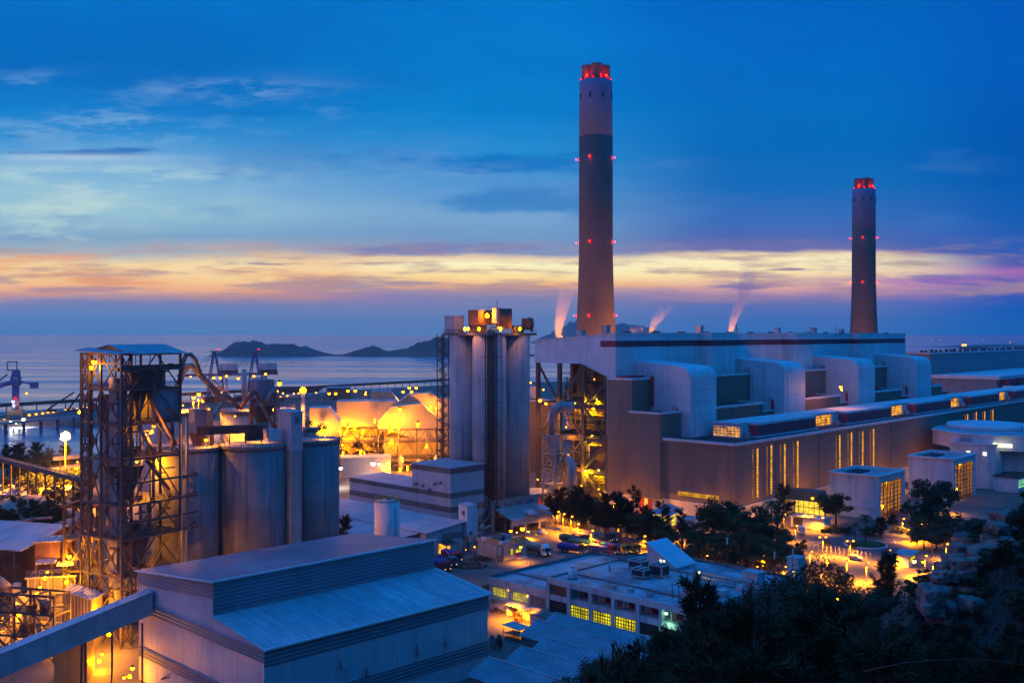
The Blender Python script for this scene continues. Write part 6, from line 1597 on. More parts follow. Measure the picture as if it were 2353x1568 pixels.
# ships and far lights
def ship(px, py, D, L, label, lit=True, r=2.5):
    p = gd(px, py, -4); p = (p[0], p[1], -4)
    k = p[1] / 1500
    t = thing('ship', label, 'ship', p, .03)
    part('hull', MB().hexa([(-L / 2 + L * .06, -L * .07, 0), (L / 2 - L * .08, -L * .07, 0), (L / 2 - L * .08, L * .07, 0), (-L / 2 + L * .06, L * .07, 0)], [(-L / 2, -L * .08, L * .07), (L / 2, -L * .08, L * .08), (L / 2, L * .08, L * .08), (-L / 2, L * .08, L * .07)]), M('ship_hull', (.16, .035, .03), .5), t)
    part('superstructure', MB().box(-L * .42, -L * .27, -L * .06, L * .06, L * .07, L * .2), M('ship_white', (.55, .5, .5), .5), t)
    part('mast', MB().bar((-L * .33, 0, L * .2), (-L * .33, 0, L * .27), L * .012), steel, t)
    if lit: part('deck_lights', MB().box(-L * .43, -L * .26, -L * .065, -L * .061, L * .1, L * .17), EM('ship_lights', (1, .55, .12), 2.2, .6, .1), t)
    return t
ship(658, 900, 0, 95, 'red-hulled cargo ship moored at the end of the far quay', True)
ship(2236, 801, 0, 150, 'amber-lit ship under way on the far right horizon')
for i, (px, py, lab) in enumerate(((535, 783, 'tiny lit ship left of the island on the horizon'), (650, 781, 'tiny lit ship above the island saddle'), (2144, 783, 'left of a pair of tiny lit ships on the right horizon'), (2164, 783, 'right of a pair of tiny lit ships on the right horizon'), (2262, 781, 'tiny bright ship above the amber-lit ship'), (480, 781, 'tiny lit ship left of the island, farther left'), (2325, 788, 'tiny pale ship by the right edge on the horizon'))):
    ship(px, py, 0, 60, lab)
# quayside stores and stockpiles behind
qs = thing('quay_store', 'brown louvred store on the far quay behind the amber plant', 'building', gd(750, 918)[:2] + (0,), .05)
part('wall', MB().box(0, 24, 0, 12, 0, 13), rustm, qs)
part('roof', MB().slab([(-.5, -.5, 13.1), (24.5, -.5, 13.1), (24.5, 12.5, 14), (-.5, 12.5, 14)], .3), roofm, qs)
for i, (px, py, w_, h_, lab) in enumerate(((470, 938, 46, 5, 'long low quay shed below the left unloader'), (560, 936, 30, 4, 'low quay shed between the unloaders and the vent stack'), (690, 925, 60, 5, 'long low shed right of the vent stack on the quay'), (840, 912, 40, 7, 'pale low store behind the amber plant shoulder'))):
    p = gd(px, py)
    t = thing('quay_shed', lab, 'shed', p[:2] + (0,), .45)
    part('wall', MB().box(-w_ / 2, w_ / 2, 0, 10, 0, h_), conc2, t)
    part('roof', MB().slab([(-w_ / 2 - .5, -.5, h_), (w_ / 2 + .5, -.5, h_), (w_ / 2 + .5, 10.5, h_ + .8), (-w_ / 2 - .5, 10.5, h_ + .8)], .3), rustm, t)

# ---------------------------------------------------------------- works at the left edge
kn = thing('rotary_kiln', 'long sloping ringed kiln tube at the left behind the steel tower', 'kiln', (0, 0, 0))
KA, KB = Vector(at(58, 1240, 300)), Vector(at(205, 1190, 300))
part('tube', MB().tube([KA, KA + (KB - KA) * .5, KB], 2.0, 22), pipem, kn)
for k in range(8):
    p = KA + (KB - KA) * ((k + .5) / 8); d_ = (KB - KA).normalized() * .2
    part('tyre', MB().tube([p - d_, p + d_], 2.22, 22), steel, kn)
for k in (.2, .8):
    p = KA + (KB - KA) * k; part('pier', MB().box(p.x - 1, p.x + 1, p.y - 1.4, p.y + 1.4, 0, p.z - 1.7), conc2, kn)
ls = thing('open_shed', 'big open-sided shed roof at the left edge above the pipework', 'shed', at(0, 1300, 262)[:2] + (0,), -.30)
part('roof', MB().slab([(-22, -9, 17.5), (15, -9, 17.5), (13.5, 9, 20.5), (-22, 9, 20.5)], .3), roofm, ls)
for x in (-14, -5, 4, 12): part('column', MB().bar((x, -8.2, 0), (x, -8.2, 17.3), .5), steel, ls)
part('back_wall', MB().box(-22, 13, 8.2, 8.6, 0, 19.5), rustm, ls)
part('truss', MB().bar((-20, -8.2, 13.5), (12, -8.2, 13.5), .3).bar((-5, -8.2, 13.5), (4, -8.2, 17.2), .25).bar((4, -8.2, 13.5), (12, -8.2, 17.2), .25).bar((-14, -8.2, 13.5), (-5, -8.2, 17.2), .25), steel, ls)
pipe([at(-14, 1322, 236), at(20, 1350, 236), at(45, 1372, 236), at(66, 1388, 237), at(78, 1392, 239)], 1.0, 'thick pipe sloping down right at the left edge below the open shed', pipem)
me = thing('process_plant', 'cluttered low process frame with amber lamps at the left edge', 'process plant', at(-12, 1520, 222)[:2] + (0,), -.25)
frame(me, [0, 5, 10, 15], [0, 5], [0, 5, 10, 14], cw=.35, bw=.3, brw=.22, mat=steel, faces='fl', floors=(5, 10))
random.seed(21)
for lev in (0, 5.3, 10.3):
    for k in range(3):
        a = ru(1, 12); b = ru(.5, 3.5)
        if RG() < .5: part('machine', MB().box(a, a + ru(1, 2.6), b, b + 1.5, lev, lev + ru(1, 2.6)), rustm if k else steell, me)
        else: part('machine', MB().cyl(a + 1, b + .8, lev, lev + ru(2, 3.6), .8, .8, 14), pipem, me)
    q = MB(); z = lev + ru(2, 3.5); q.tube([(0, 1, z), (14, 1, z)], .2, 6); part('pipework', q, pipem, me)
lit_post = thing('lit_vessel', 'tall slim vessel glowing yellow under the open shed', 'vessel', at(39, 1400, 243)[:2] + (0,))
part('shell', MB().cyl(0, 0, 0, 11, .9, .9, 14), M('pale_vessel', (.6, .55, .45), .5), lit_post)
part('base', MB().cyl(0, 0, 0, 4, 1.6, 1.2, 14), pipem, lit_post)
cv = thing('pipe_bridge', 'long trestle pipe bridge descending right through the trees at the left', 'pipe bridge', (0, 0, 0))
CA, CB = Vector(at(-20, 1048, 420)), Vector(at(205, 1105, 372))
part('deck', MB().bar(CA, CB, 3.0, 1.6), steel, cv)
q = MB(); u_ = Vector((0, -1.5, 1.6)); q.bar(CA + u_, CB + u_, .2)
for k in range(24): p = CA + (CB - CA) * (k / 23) + Vector((0, -1.5, .6)); q.bar(p, p + Vector((0, 0, 1.1)), .14)
part('railing', q, steel, cv)
for k in range(11):
    p = CA + (CB - CA) * ((k + .4) / 11); part('trestle', MB().bar(p, (p.x, p.y, 0), .55), steel, cv)
hs = thing('low_shed', 'low pale shed among lamp-lit trees at the left edge', 'shed', gd(20, 1165)[:2] + (0,), -.1)
part('wall', MB().box(-16, 24, 0, 12, 0, 5.5), conc2, hs)
part('roof', MB().slab([(-17, -1, 5.4), (25, -1, 5.4), (23, 7, 8.2), (-17, 7, 8.2)], .2).slab([(-17, 7, 8.2), (23, 7, 8.2), (25, 14, 5.4), (-17, 14, 5.4)], .2), roofm, hs)
part('lit_window', MB().box(-2, 4, -.1, 0, .5, 4).box(12, 18, -.1, 0, 1.5, 4), EM('left_shed_glow', (1, .5, .05), .8, .5, .5, (1, .8, .15)), hs)
pipe([at(-10, 1206, 300), at(80, 1190, 300), at(120, 1188, 302)], .4, 'thin pipe crossing the slope left of the kiln', pipem)
pl = thing('stockpile', 'orange-lit pale stockpile mound at the left behind the kiln trees', 'stockpile', gd(60, 1195)[:2] + (0,))
part('mound', MB().lathe(0, 0, [(22, 0), (14, 5), (7, 8.5), (.5, 9.8)], 28), M('clinker', (.34, .27, .21), .95, var=.3, bump=.4), pl)

# lit ground-level conveyors right of the dazzling floodlight
for i, (a, c_, lab) in enumerate((((128, 1052), (186, 1046), 'upper of two lit ground conveyors right of the dazzling floodlight'), ((118, 1078), (188, 1066), 'lower of two lit ground conveyors right of the dazzling floodlight'))):
    A_, B_ = Vector(at(*a, 455)), Vector(at(*c_, 470))
    t = thing('belt_conveyor', lab, 'conveyor', A_)
    part('belt_cover', MB().bar((0, 0, 0), B_ - A_, 3.0, 1.6), steell, t)
    q = MB()
    for k in range(9): p = (B_ - A_) * (k / 8); q.bar(p + Vector((0, -1.4, .8)), p + Vector((0, -1.4, 2.0)), .12)
    q.bar(Vector((0, -1.4, 2)), B_ - A_ + Vector((0, -1.4, 2)), .12)
    part('railing', q, steel, t)
    for k in range(3): p = (B_ - A_) * ((k + .5) / 3); part('trestle', MB().bar(p, (p.x, p.y, -A_.z), .5), steel, t)
# ---------------------------------------------------------------- lamps
def L1(px, py, D, P, r, label, kind='s', **kw): return lamp(at(px, py, D), label, P, r, kind, **kw)
# steel tower
L1(216, 831, 233, 3000, .55, 'bright amber floodlight under the steel tower roof', spot=0)
L1(271, 914, 236, 1800, .3, 'left of two small amber lamps high in the middle of the steel tower', spot=0)
L1(287, 910, 238, 1800, .3, 'right of two small amber lamps high in the middle of the steel tower', spot=0)
L1(353, 978, 236, 3900, .35, 'amber lamp under the tower enclosure', spot=0)
L1(303, 1007, 241, 8250, .35, 'amber lamp lighting the wall behind the tower at deck level', spot=0)
L1(345, 1035, 250, 13500, .2, 'small lamp washing the silo wall behind the tower in orange', spot=0)
L1(315, 1059, 236, 3900, .35, 'amber lamp below the deck over the tower stairs', spot=0)
L1(188, 933, 243, 1800, .28, 'small amber lamp on the left edge of the steel tower', spot=0)
L1(267, 1200, 236, 6750, .3, 'amber lamp inside the lower middle of the tower', spot=0)
L1(240, 1212, 238, 9750, .25, 'amber lamp beside the riser duct low in the tower', spot=0)
L1(159, 1277, 240, 5400, .5, 'bright amber lamp on the steel frame annexe', spot=0)
L1(158, 1321, 238, 2700, .3, 'amber lamp below the annexe canopy', spot=0)
L1(109, 1312, 236, 1800, .3, 'small amber lamp under the bunker canopies', spot=0)
L1(92, 1347, 234, 2250, .33, 'amber lamp on the ribbed bunker wall', spot=0)
L1(4, 1419, 226, 3900, .35, 'amber lamp on the process frame at the left edge', spot=0)
L1(234, 1500, 214, 4500, .35, 'amber lamp under the conveyor gallery at the tower foot', spot=0)
L1(304, 1533, 205, 1350, .4, 'bright amber lamp at the foot of the warehouse gable', spot=0)
L1(285, 1554, 203, 1350, .33, 'amber lamp at the bottom edge by the warehouse gable', spot=0)
L1(255, 1440, 224, 8100, .2, 'small lamp flooding the tower foot with yellow light', spot=0)
L1(240, 1395, 228, 8100, .2, 'small lamp lighting the tower columns above the conveyor gallery', spot=0)
L1(1, 1226, 300, 3900, .5, 'amber lamp at the left edge beside the kiln', spot=0)
L1(50, 1395, 240, 7500, .25, 'lamp lighting the slim vessel under the open shed', spot=0)
L1(30, 1560, 208, 3750, .22, 'lamp under the lower end of the conveyor gallery', spot=0)
# huge floodlight on the left
fm = thing('light_mast', 'dazzling amber floodlight mast left of the steel tower', 'light mast', (at(150, 1002, 430)[0], 430, 0))
part('pole', MB().cyl(0, 0, 0, 27, .35, .25, 10), steel, fm)
_fb = MB().ball(0, 0, 0, 1.0, 14, 9).data('bulb', EM('dazzling_lamp', (1, .56, .03), 55))
for bx_, bz_, br_ in ((-.9, 27.5, 1.15), (.75, 27.8, 1.2), (-.2, 26.4, 1.25), (1.3, 26.7, .8), (-1.4, 26.3, .7), (.1, 28.5, .8)):
    o = bpy.data.objects.new('bulb', _fb); COL.objects.link(o); o.parent = fm; o.location = (bx_, 0, bz_); o.scale = (br_, .5, br_ * .9)
part('lamp_frame', MB().box(-1.2, 1.2, 1.3, 1.6, 25.8, 28.2), steeld, fm)
lightat((0, -3.4, 26), 230000, 's', .8, fm, 166)
# silo decks and back plant
L1(506, 901, 271, 3200, .42, 'amber lamp at the pipe junction above the front silos', toward=-2.2, drop=-.3)
L1(501, 991, 261, 900, .4, 'amber lamp on the belt conveyor over the left front silo', toward=-2.2, drop=-.3)
L1(593, 999, 266, 900, .4, 'amber lamp on the middle front silo deck', toward=-2.2, drop=-.3)
L1(473, 1009, 254, 900, .42, 'amber lamp on a tripod stand at the front of the left silo', toward=-2.2, drop=-.3)
tr = thing('tripod_stand', 'small splayed pipe stand under the lamp on the left front silo', 'stand', at(473, 1026, 254))
for k in range(6): part('leg', MB().bar((0, 0, 1.9), (1.7 * cos(k * 1.05), 1.0 * sin(k * 1.05), 0), .12), yelp, tr)
lamp_post(at(746, 1010, 276), 2.8, 'short lamp post on the right front silo deck', 700, .42, arm=.1)
lamp_post(at(456, 940, 306), 4.6, 'right and taller of two lamp posts on the back silo roof left of the unloaders', 14000, .55, arm=.1)
lamp_post(at(444, 940, 304), 3.6, 'left and shorter of two lamp posts on the back silo roof left of the unloaders', 14000, .5, arm=.1)
lamp_post(at(606, 938, 308), 4.0, 'lamp post on the back silo roof right of the vent stack', 14000, .42, arm=.1)
lamp_post(at(635, 936, 310), 5.0, 'lamp post at the right rim of the back silo roof', 14000, .5, arm=.1)
L1(540, 955, 296, 16000, .2, 'added unseen lamp washing the back silo wall')  # hidden lamp added to wash the back silo in orange
L1(470, 965, 290, 12000, .2, 'small lamp between the front and back silos at the left')
L1(420, 930, 300, 9000, .2, 'small lamp beside the left back silo top')
lm = thing('light_mast', 'tall bright lamp mast standing between the stair shaft and the amber plant', 'light mast', (at(696, 896, 420)[0], 420, 0))
part('pole', MB().cyl(0, 0, 0, 46, 1.1, .8, 10), steell, lm)
o = bpy.data.objects.new('bulb', _lampmesh()['s']); COL.objects.link(o); o.parent = lm; o.location = (0, 0, 47); o.scale = (1.35, 1.35, 1.35)
lightat((0, -9, 44), 14000, 's', .6, lm, 160)
L1(642, 880, 900, 20000, 1.9, 'bright amber floodlight on a mast beside the right unloader')
# orange plant
k = 0
for px, py, D, P, r, lab in ((918.5, 939, 524, 11760, .95, 'big amber floodlight on the upper face of the right amber casing'), (960, 972, 520, 8400, .95, 'big amber floodlight at the right of the amber plant frame'),
    (861, 962, 528, 3360, .55, 'amber lamp under the bridge casing, centre'), (894, 960, 526, 2520, .5, 'left lamp of three under the right amber casing'), (901.5, 959, 526, 1680, .45, 'middle lamp of three under the right amber casing'), (919, 958, 525, 2520, .5, 'right lamp of three under the right amber casing'),
    (799, 981, 530, 3920, .75, 'upper of a stacked lamp pair at the left of the amber frame'), (815, 979, 532, 3360, .65, 'amber lamp right of the stacked pair in the amber frame'), (793, 991, 530, 2520, .6, 'lower of a stacked lamp pair at the left of the amber frame'), (834, 987, 532, 4480, .8, 'double bright lamp by the drum in the amber frame'),
    (895, 985, 520, 2800, .65, 'left lamp of a close pair above the box duct'), (901, 982, 520, 2520, .6, 'right lamp of a close pair above the box duct'), (916, 979, 522, 1960, .5, 'lamp right of the close pair above the box duct'),
    (787, 1015, 528, 2520, .5, 'mid-height lamp on the left post of the amber frame'), (788, 1038, 528, 2520, .6, 'low lamp on the left post of the amber frame'), (830, 1035, 528, 3920, .55, 'low lamp in the middle of the amber frame'),
    (894, 1071, 505, 4480, .7, 'bright lamp at ground level behind the mill roof, left'), (919.5, 1075, 503, 4480, .7, 'bright lamp at ground level behind the mill roof, middle'), (936, 1071, 505, 2520, .5, 'lamp at ground level behind the mill roof, right'), (925, 1051, 518, 2520, .4, 'lamp under the box duct of the right amber building')):
    if 780 < px < 840: D += 9
    L1(px, py, D, P * (3.4 if px < 845 else 1.7 if r < .9 else .2), r, lab, spot=0)
for px, py, lab in ((926, 899, 'left lamp of four on the far casing roof railing'), (940, 890, 'upper left lamp of four on the far casing roof'), (956, 890, 'upper right lamp of four on the far casing roof'), (945.5, 899, 'lower right lamp of four on the far casing roof')):
    L1(px, py, 572, 2500, .75, lab, group='lamps on the far casing roof', spot=165)
for px, py, lab in ((756, 903, 'left amber lamp of a pair in front of the brown quay store'), (771, 903, 'right amber lamp of a pair in front of the brown quay store'), (799, 897, 'amber lamp just right of the brown quay store'), (816, 897, 'second amber lamp right of the brown quay store')):
    L1(px, py, 640, 4000, .85, lab)
L1(782, 1074, 470, 2520, .8, 'white star-bright lamp at the left end of the grey store', 'w')
L1(857, 1064, 492, 3360, .9, 'brilliant white floodlight at the right end of the grey store', 'w')
L1(870, 1064, 490, 1120, .5, 'white lamp right of the brilliant floodlight', 'w')
# wide washes from lamps in the yard behind
for px, py, D, P, lab in ((560, 935, 700, 16800, 'small yard lamp lighting the quay stockpiles'), (480, 938, 760, 16800, 'small yard lamp at the quay below the left unloader'), (740, 980, 560, 12600, 'small yard lamp left of the amber plant'), (840, 900, 600, 14000, 'small lamp on the amber plant roof, left'), (960, 925, 560, 11200, 'small lamp on the shoulder of the right amber building'), (700, 960, 620, 14000, 'small yard lamp behind the lamp mast'), (420, 930, 800, 16800, 'small yard lamp on the quay beside the tower')):
    L1(px, py, D - (55 if px == 740 else 0), P * (1.8 if px in (740, 840, 960) else 3), .4, lab, spot=0 if px in (740, 840, 960) else 165)
for px, py, lab in ((438, 863, 'lamp at the boom tip of the left unloader'), (491, 867, 'left lamp under the left unloader boom'), (506, 867, 'right lamp under the left unloader boom'), (583, 863, 'left lamp under the right unloader boom'), (520, 863, 'lamp at the machinery house of the left unloader'), (610, 858, 'lamp at the machinery house of the right unloader'), (547, 868, 'pale lamp between the two unloader booms')):
    L1(px, py, 1060, 4500, 1.25, lab)
# tall silo top
L1(1119, 725, 371, 2646, .75, 'star-bright amber lamp on top of the tall silo machinery', toward=.4, drop=-.5, spot=0)
L1(1100, 757, 366, 940, .45, 'amber lamp in front of the low machine house on the tall silo', toward=.4, drop=-.5, spot=0)
L1(1068, 757, 368, 735, .4, 'amber lamp beside the lift head on the tall silo', toward=.4, drop=-.5, spot=0)
L1(1076, 757, 368, 235, .25, 'small amber lamp next to the lift head lamp on the tall silo', toward=.4, drop=-.5, spot=0)
L1(1150, 757, 368, 940, .48, 'amber lamp below the drum on the tall silo', toward=.4, drop=-.5, spot=0)
L1(1194, 756, 371, 882, .45, 'amber lamp at the right filter drum on the tall silo', toward=.4, drop=-.5, spot=0)
# yard by the podium
L1(1200, 1213, 351, 22000, .75, 'star-bright amber lamp over the right loading bay')
L1(1173, 1218, 352, 12000, .5, 'amber lamp over the left loading bay')
for px, py, lab in ((1187, 1222, 'lamp inside the left lit loading bay'), (1214, 1220, 'lamp inside the right lit loading bay')): L1(px, py, 362, 16000, .2, lab, kind='y', spot=0)
L1(1196, 1255, 315, 2500, .42, 'amber lamp above the site office doorway')
L1(1090, 1255, 335, 3500, .2, 'small lamp under the shed opening behind the blue trucks')
L1(1070, 1262, 333, 3000, .2, 'small lamp inside the shed by the canopy')
L1(1168, 1354, 256.5, 5000, .48, 'left amber lamp on the workshop wall over the doorway', toward=5.5)
L1(1212, 1366, 251, 5000, .5, 'right amber lamp on the workshop wall over the doorway', toward=5.5)
L1(1605, 1313, 242, 500, .25, 'small yellow-green lamp at the rear stair-head of the workshop', 'y')
L1(1530, 1407, 221, 120, .3, 'small green-yellow lamp on the workshop facade by the trees', 'g')
# boiler bay
for px, py, D, P, r, lab, kd in ((1240, 919, 428, 4000, .7, 'bright amber lamp at the left column of the boiler bay', 's'), (1254, 926, 427, 3000, .55, 'second amber lamp beside the left column of the boiler bay', 's'), (1248, 894, 428, 2500, .35, 'small amber lamp above the left girder of the boiler bay', 's'), (1219, 878, 500, 3000, .4, 'small amber lamp at the transfer tower edge', 's'), (1365, 870, 424, 2500, .3, 'small amber lamp under the boiler house overhang', 's'),
    (1340, 965, 422, 9000, .35, 'lamp on the central platform of the boiler bay', 'y'), (1300, 980, 424, 3500, .3, 'lamp lighting the platform by the upper flue duct', 's'), (1385, 900, 424, 4500, .3, 'upper right yellow lamp in the boiler bay pipework', 'y'), (1372, 915, 424, 4500, .3, 'second right yellow lamp in the boiler bay pipework', 'y'), (1362, 930, 424, 4500, .3, 'third right yellow lamp in the boiler bay pipework', 'y'), (1320, 925, 426, 4500, .3, 'left yellow lamp in the boiler bay pipework', 'y'),
    (1345, 1080, 420, 6000, .4, 'low yellow lamp cluster in the boiler bay', 'y'), (1375, 1078, 420, 6000, .4, 'low right yellow lamp in the boiler bay', 'y'), (1310, 1050, 420, 5000, .3, 'low left lamp behind the lower flue duct', 's'), (1336, 1114, 418, 2500, .3, 'small lamp low between the boiler bay columns', 's'), (1375, 1122, 418, 2500, .3, 'small lamp at the foot of the right boiler bay column', 's'), (1360, 1000, 424, 7000, .3, 'lamp at the mid level of the boiler bay vessels', 'y'),
    (1263, 1137, 398, 4500, .65, 'bright amber lamp at the foot of the flue trestle', 's'), (1290, 1120, 404, 3000, .3, 'lamp under the flue hopper', 's'), (1235, 1100, 424, 3000, .3, 'lamp between the tall silo block and the flue trestle', 's'), (1240, 1020, 440, 4000, .3, 'mid-height lamp left of the flue trestle', 's')):
    L1(px, py, D, P, r, lab, kd, spot=0 if kd == 'y' else 160)
L1(1931, 888, 478, 3500, .65, 'lone amber lamp on the ledge between two white bunkers', spot=0)
for i, (px, py, P) in enumerate(((1690, 985, 900), (1900, 962, 900), (2066, 940, 900), (2205, 928, 900))): pass
# street lamps and lamps among the trees
SL = [(1280, 1174, 365, 2400, 'left street lamp of three by the silo road'), (1293, 1179, 361, 2800, 'middle street lamp of three by the silo road'), (1311, 1185, 358, 3800, 'right street lamp of three by the silo road'),
      (1326, 1202, 348, 3000, 'dim lamp behind the truck yard fence'), (1358, 1217, 330, 4200, 'bright lamp on the truck yard fence'), (1478, 1230, 330, 3000, 'small lamp behind the trees right of the trucks'), (1510, 1186, 368, 4200, 'yellow lamp at the tent under the tan wall'),
      (1777, 1238, 322, 2600, 'lamp at the left of the tree belt by the palm'), (1827, 1206, 345, 2200, 'street lamp by the parked van'), (1890, 1232, 325, 2400, 'twin lamp left of the roundabout'), (1953, 1241, 320, 2400, 'twin lamp in front of the roundabout'),
      (2094, 1215, 345, 3400, 'twin street lamp right of the roundabout'), (2124, 1202, 352, 2600, 'lamp beyond the right twin street lamp'), (2073, 1190, 362, 3000, 'street lamp by the nearer hall corner'), (2177, 1149, 400, 2400, 'street lamp under the farther hall'), (2173, 1248, 318, 3400, 'lamp by the rock outcrop'),
      (2124, 1275, 300, 2600, 'lamp behind the guard hut'), (2143, 1288, 296, 2000, 'small lamp right of the guard hut')]
for px, py, D, P, lab in SL:
    p = at(px, py, D); tw_ = 'twin' in lab
    lamp_post((p[0], p[1], 0), max(3.5, p[2]), lab, P * 1.2, .3, 2 if tw_ else 1, 's', ang=0.1, arm=1.0 if tw_ else .5, spot=165)
L1(2100, 1288, 296, 3000, .5, 'bright greenish-yellow lamp at the guard hut', 'y'); L1(2120, 1289, 296, 1800, .4, 'amber lamp at the right of the guard hut')
L1(1866, 1143, 384, 3000, .5, 'amber lamp over the covered entrance beside the nearer hall'); L1(1865, 1183, 366, 2200, .36, 'left lamp over the gate hut'); L1(1890, 1187, 364, 2200, .36, 'right lamp over the gate hut')
for px, py, D, P, r, lab, *kd in ((1857, 1352, 205, 700, .3, 'amber lamp glowing through the dark hillside trees, upper left'), (1962, 1432, 150, 260, .22, 'amber lamp deep in the dark hillside trees'), (1924, 1374, 190, 420, .22, 'faint amber lamp in the dark trees above the deep one'), (1816, 1306, 255, 1800, .36, 'lamp at the edge of the dark trees by the workshop'),
    (1760, 1432, 190, 500, .4, 'white lamp behind the foreground trees, left'), (1797, 1419, 195, 200, .22, 'small white lamp behind the foreground trees'), (1832, 1458, 165, 160, .16, 'dim yellow lamp in the foreground trees'), (1774, 1483, 150, 200, .2, 'dim orange lamp low in the foreground trees')):
    L1(px, py, D, P, r, lab, 'w' if 'white' in lab else 's')
for px, D, z, P, lab in ((1290, 455, 69, 26000, 'added unseen lamp lighting the left steam plume behind the roof edge'), (1500, 530, 66, 40000, 'added unseen lamp lighting the second steam plume behind the roof edge'), (1690, 572, 66, 40000, 'added unseen lamp lighting the third steam plume behind the roof edge'), (1370, 515, 60, 90000, 'added unseen lamp washing the foot of the nearer chimney'), (1980, 770, 60, 90000, 'added unseen lamp washing the foot of the farther chimney')):  # unseen lamps added to light the steam and the chimney feet
    x, y, _ = at(px, 767, D); lamp((x, y, z), lab, P * (.2 if 'chimney' in lab else .8), .2, 's', spot=0)
# unseen lamp posts added along the road for the glow behind the trees
for i, (px, py, D) in enumerate(((1560, 1225, 345), (1640, 1245, 335), (1700, 1235, 330), (1660, 1200, 352), (1740, 1190, 352), (1800, 1180, 366), (1850, 1170, 372), (1600, 1205, 356), (1640, 1300, 292), (1735, 1300, 290), (1800, 1300, 288), (1900, 1275, 292), (1945, 1285, 288), (1620, 1275, 300), (1690, 1290, 295), (1750, 1275, 300), (1480, 1215, 350), (1420, 1205, 352), (1860, 1265, 300), (1990, 1290, 290), (2040, 1262, 310))):
    p = at(px, py, D)
    lamp_post((p[0], p[1], 0), max(4.0, p[2]), 'unseen street lamp giving the glow in the tree belt along the lower road', 2500 if py < 1240 else 7000, .2, 1, group='street lamps hidden in the tree belt', arm=.6, spot=168)
for px, py, D, P, lab in ((35, 1130, 440, 14000, 'added lamp among the trees behind the kiln at the left edge'), (160, 1115, 430, 14000, 'lamp by the road below the dazzling floodlight'), (112, 1178, 380, 9000, 'added lamp above the rotary kiln'), (20, 1190, 360, 9000, 'added lamp lighting the orange stockpile'), (85, 1098, 450, 14000, 'added lamp behind the pipe bridge'), (178, 1060, 440, 14000, 'added lamp over the lit ground conveyors')):  # all but the road lamp are added to warm the grove
    L1(px, py, D, P * 2, .3, lab, spot=165)
FW = ['first', 'second', 'third', 'fourth', 'fifth']
for i, a in enumerate((14, 52, 92, 128, 168)):  # posts added behind the trees to warm the lower hall wall
    x, y = rot(a, -9, AP); lamp_post((81 + x, 372 + y, 0), 4.5, FW[i] + ' added unseen lamp post from the hall corner along the foot of the slit-windowed wall', 2600, .22, arm=.5, spot=0)
for i, b in enumerate((8, 26, 48)):  # more added posts, warming the foot of the end wall
    x, y = rot(-9, b, AP); lamp_post((81 + x, 372 + y, 0), 4.5, FW[i] + ' added unseen lamp post from the hall corner along the foot of the tan end wall', 2600, .22, arm=.5, spot=0)
for px, py, D, P, lab in ((800, 1000, 548, 9000, 'added fill lamp deep inside the amber frame, left'), (850, 1000, 548, 9000, 'added fill lamp deep inside the amber frame, middle'), (835, 1050, 545, 9000, 'added fill lamp at the floor of the amber frame'), (900, 1010, 527, 7000, 'added fill lamp beside the box duct, left'), (980, 1020, 522, 7000, 'added fill lamp beside the box duct, right'), (735, 985, 508, 9000, 'added fill lamp lighting the left chamfered casing'), (990, 930, 545, 12000, 'added fill lamp on the far right casing shoulder')):  # fill lamps added to brighten the amber plant
    L1(px, py, D, P, .4, lab, spot=0)
# ---------------------------------------------------------------- vegetation
def leafmat(nm, c1, c2):
    m = bpy.data.materials.new(nm); m.use_nodes = True
    t = NT(m.node_tree); b = t.n['Principled BSDF']
    g = t.add('ShaderNodeNewGeometry'); n = t.noise(t.add('ShaderNodeTexCoord').outputs['Object'], .8, 2)
    f = t.m('ADD', t.m('MULTIPLY', g.outputs['Random Per Island'], .6), t.m('MULTIPLY', n, .5), clamp=True)
    t.put(b.inputs['Base Color'], t.mix(f, c1, c2)); b.inputs['Roughness'].default_value = .75; b.inputs['Specular IOR Level'].default_value = .2
    return m
lf_dark = leafmat('dark_needles', (.012, .024, .011), (.036, .056, .022))
lf_scrub = leafmat('scrub_leaves', (.005, .010, .005), (.014, .022, .010))
lf_mid = leafmat('broad_leaves', (.022, .036, .014), (.060, .080, .028))
lf_pale = leafmat('pale_leaves', (.05, .07, .02), (.10, .11, .04))
bark = M('bark', (.075, .055, .04), .9, var=.3)
def rv(): 
    while True:
        v = Vector((ru(-1, 1), ru(-1, 1), ru(-1, 1)))
        if .01 < v.length < 1: return v
def trunk_mesh(h, r, limbs, seed):
    random.seed(seed); q = MB(); ends = []
    lean = Vector((ru(-.06, .06), ru(-.06, .06), 0)); pts = [Vector((0, 0, -.5))]
    for k in range(1, 7): pts.append(Vector((lean.x * h * k / 6 + ru(-.12, .12), lean.y * h * k / 6 + ru(-.12, .12), h * k / 6)))
    q.tube(pts, r, 7, r * .2)
    for i in range(limbs):
        f = .28 + .68 * (i + RG() * .8) / limbs; k = min(5, int(f * 6)); p = pts[k].lerp(pts[k + 1], f * 6 - k)
        ends.append((f, p))
    return q, ends
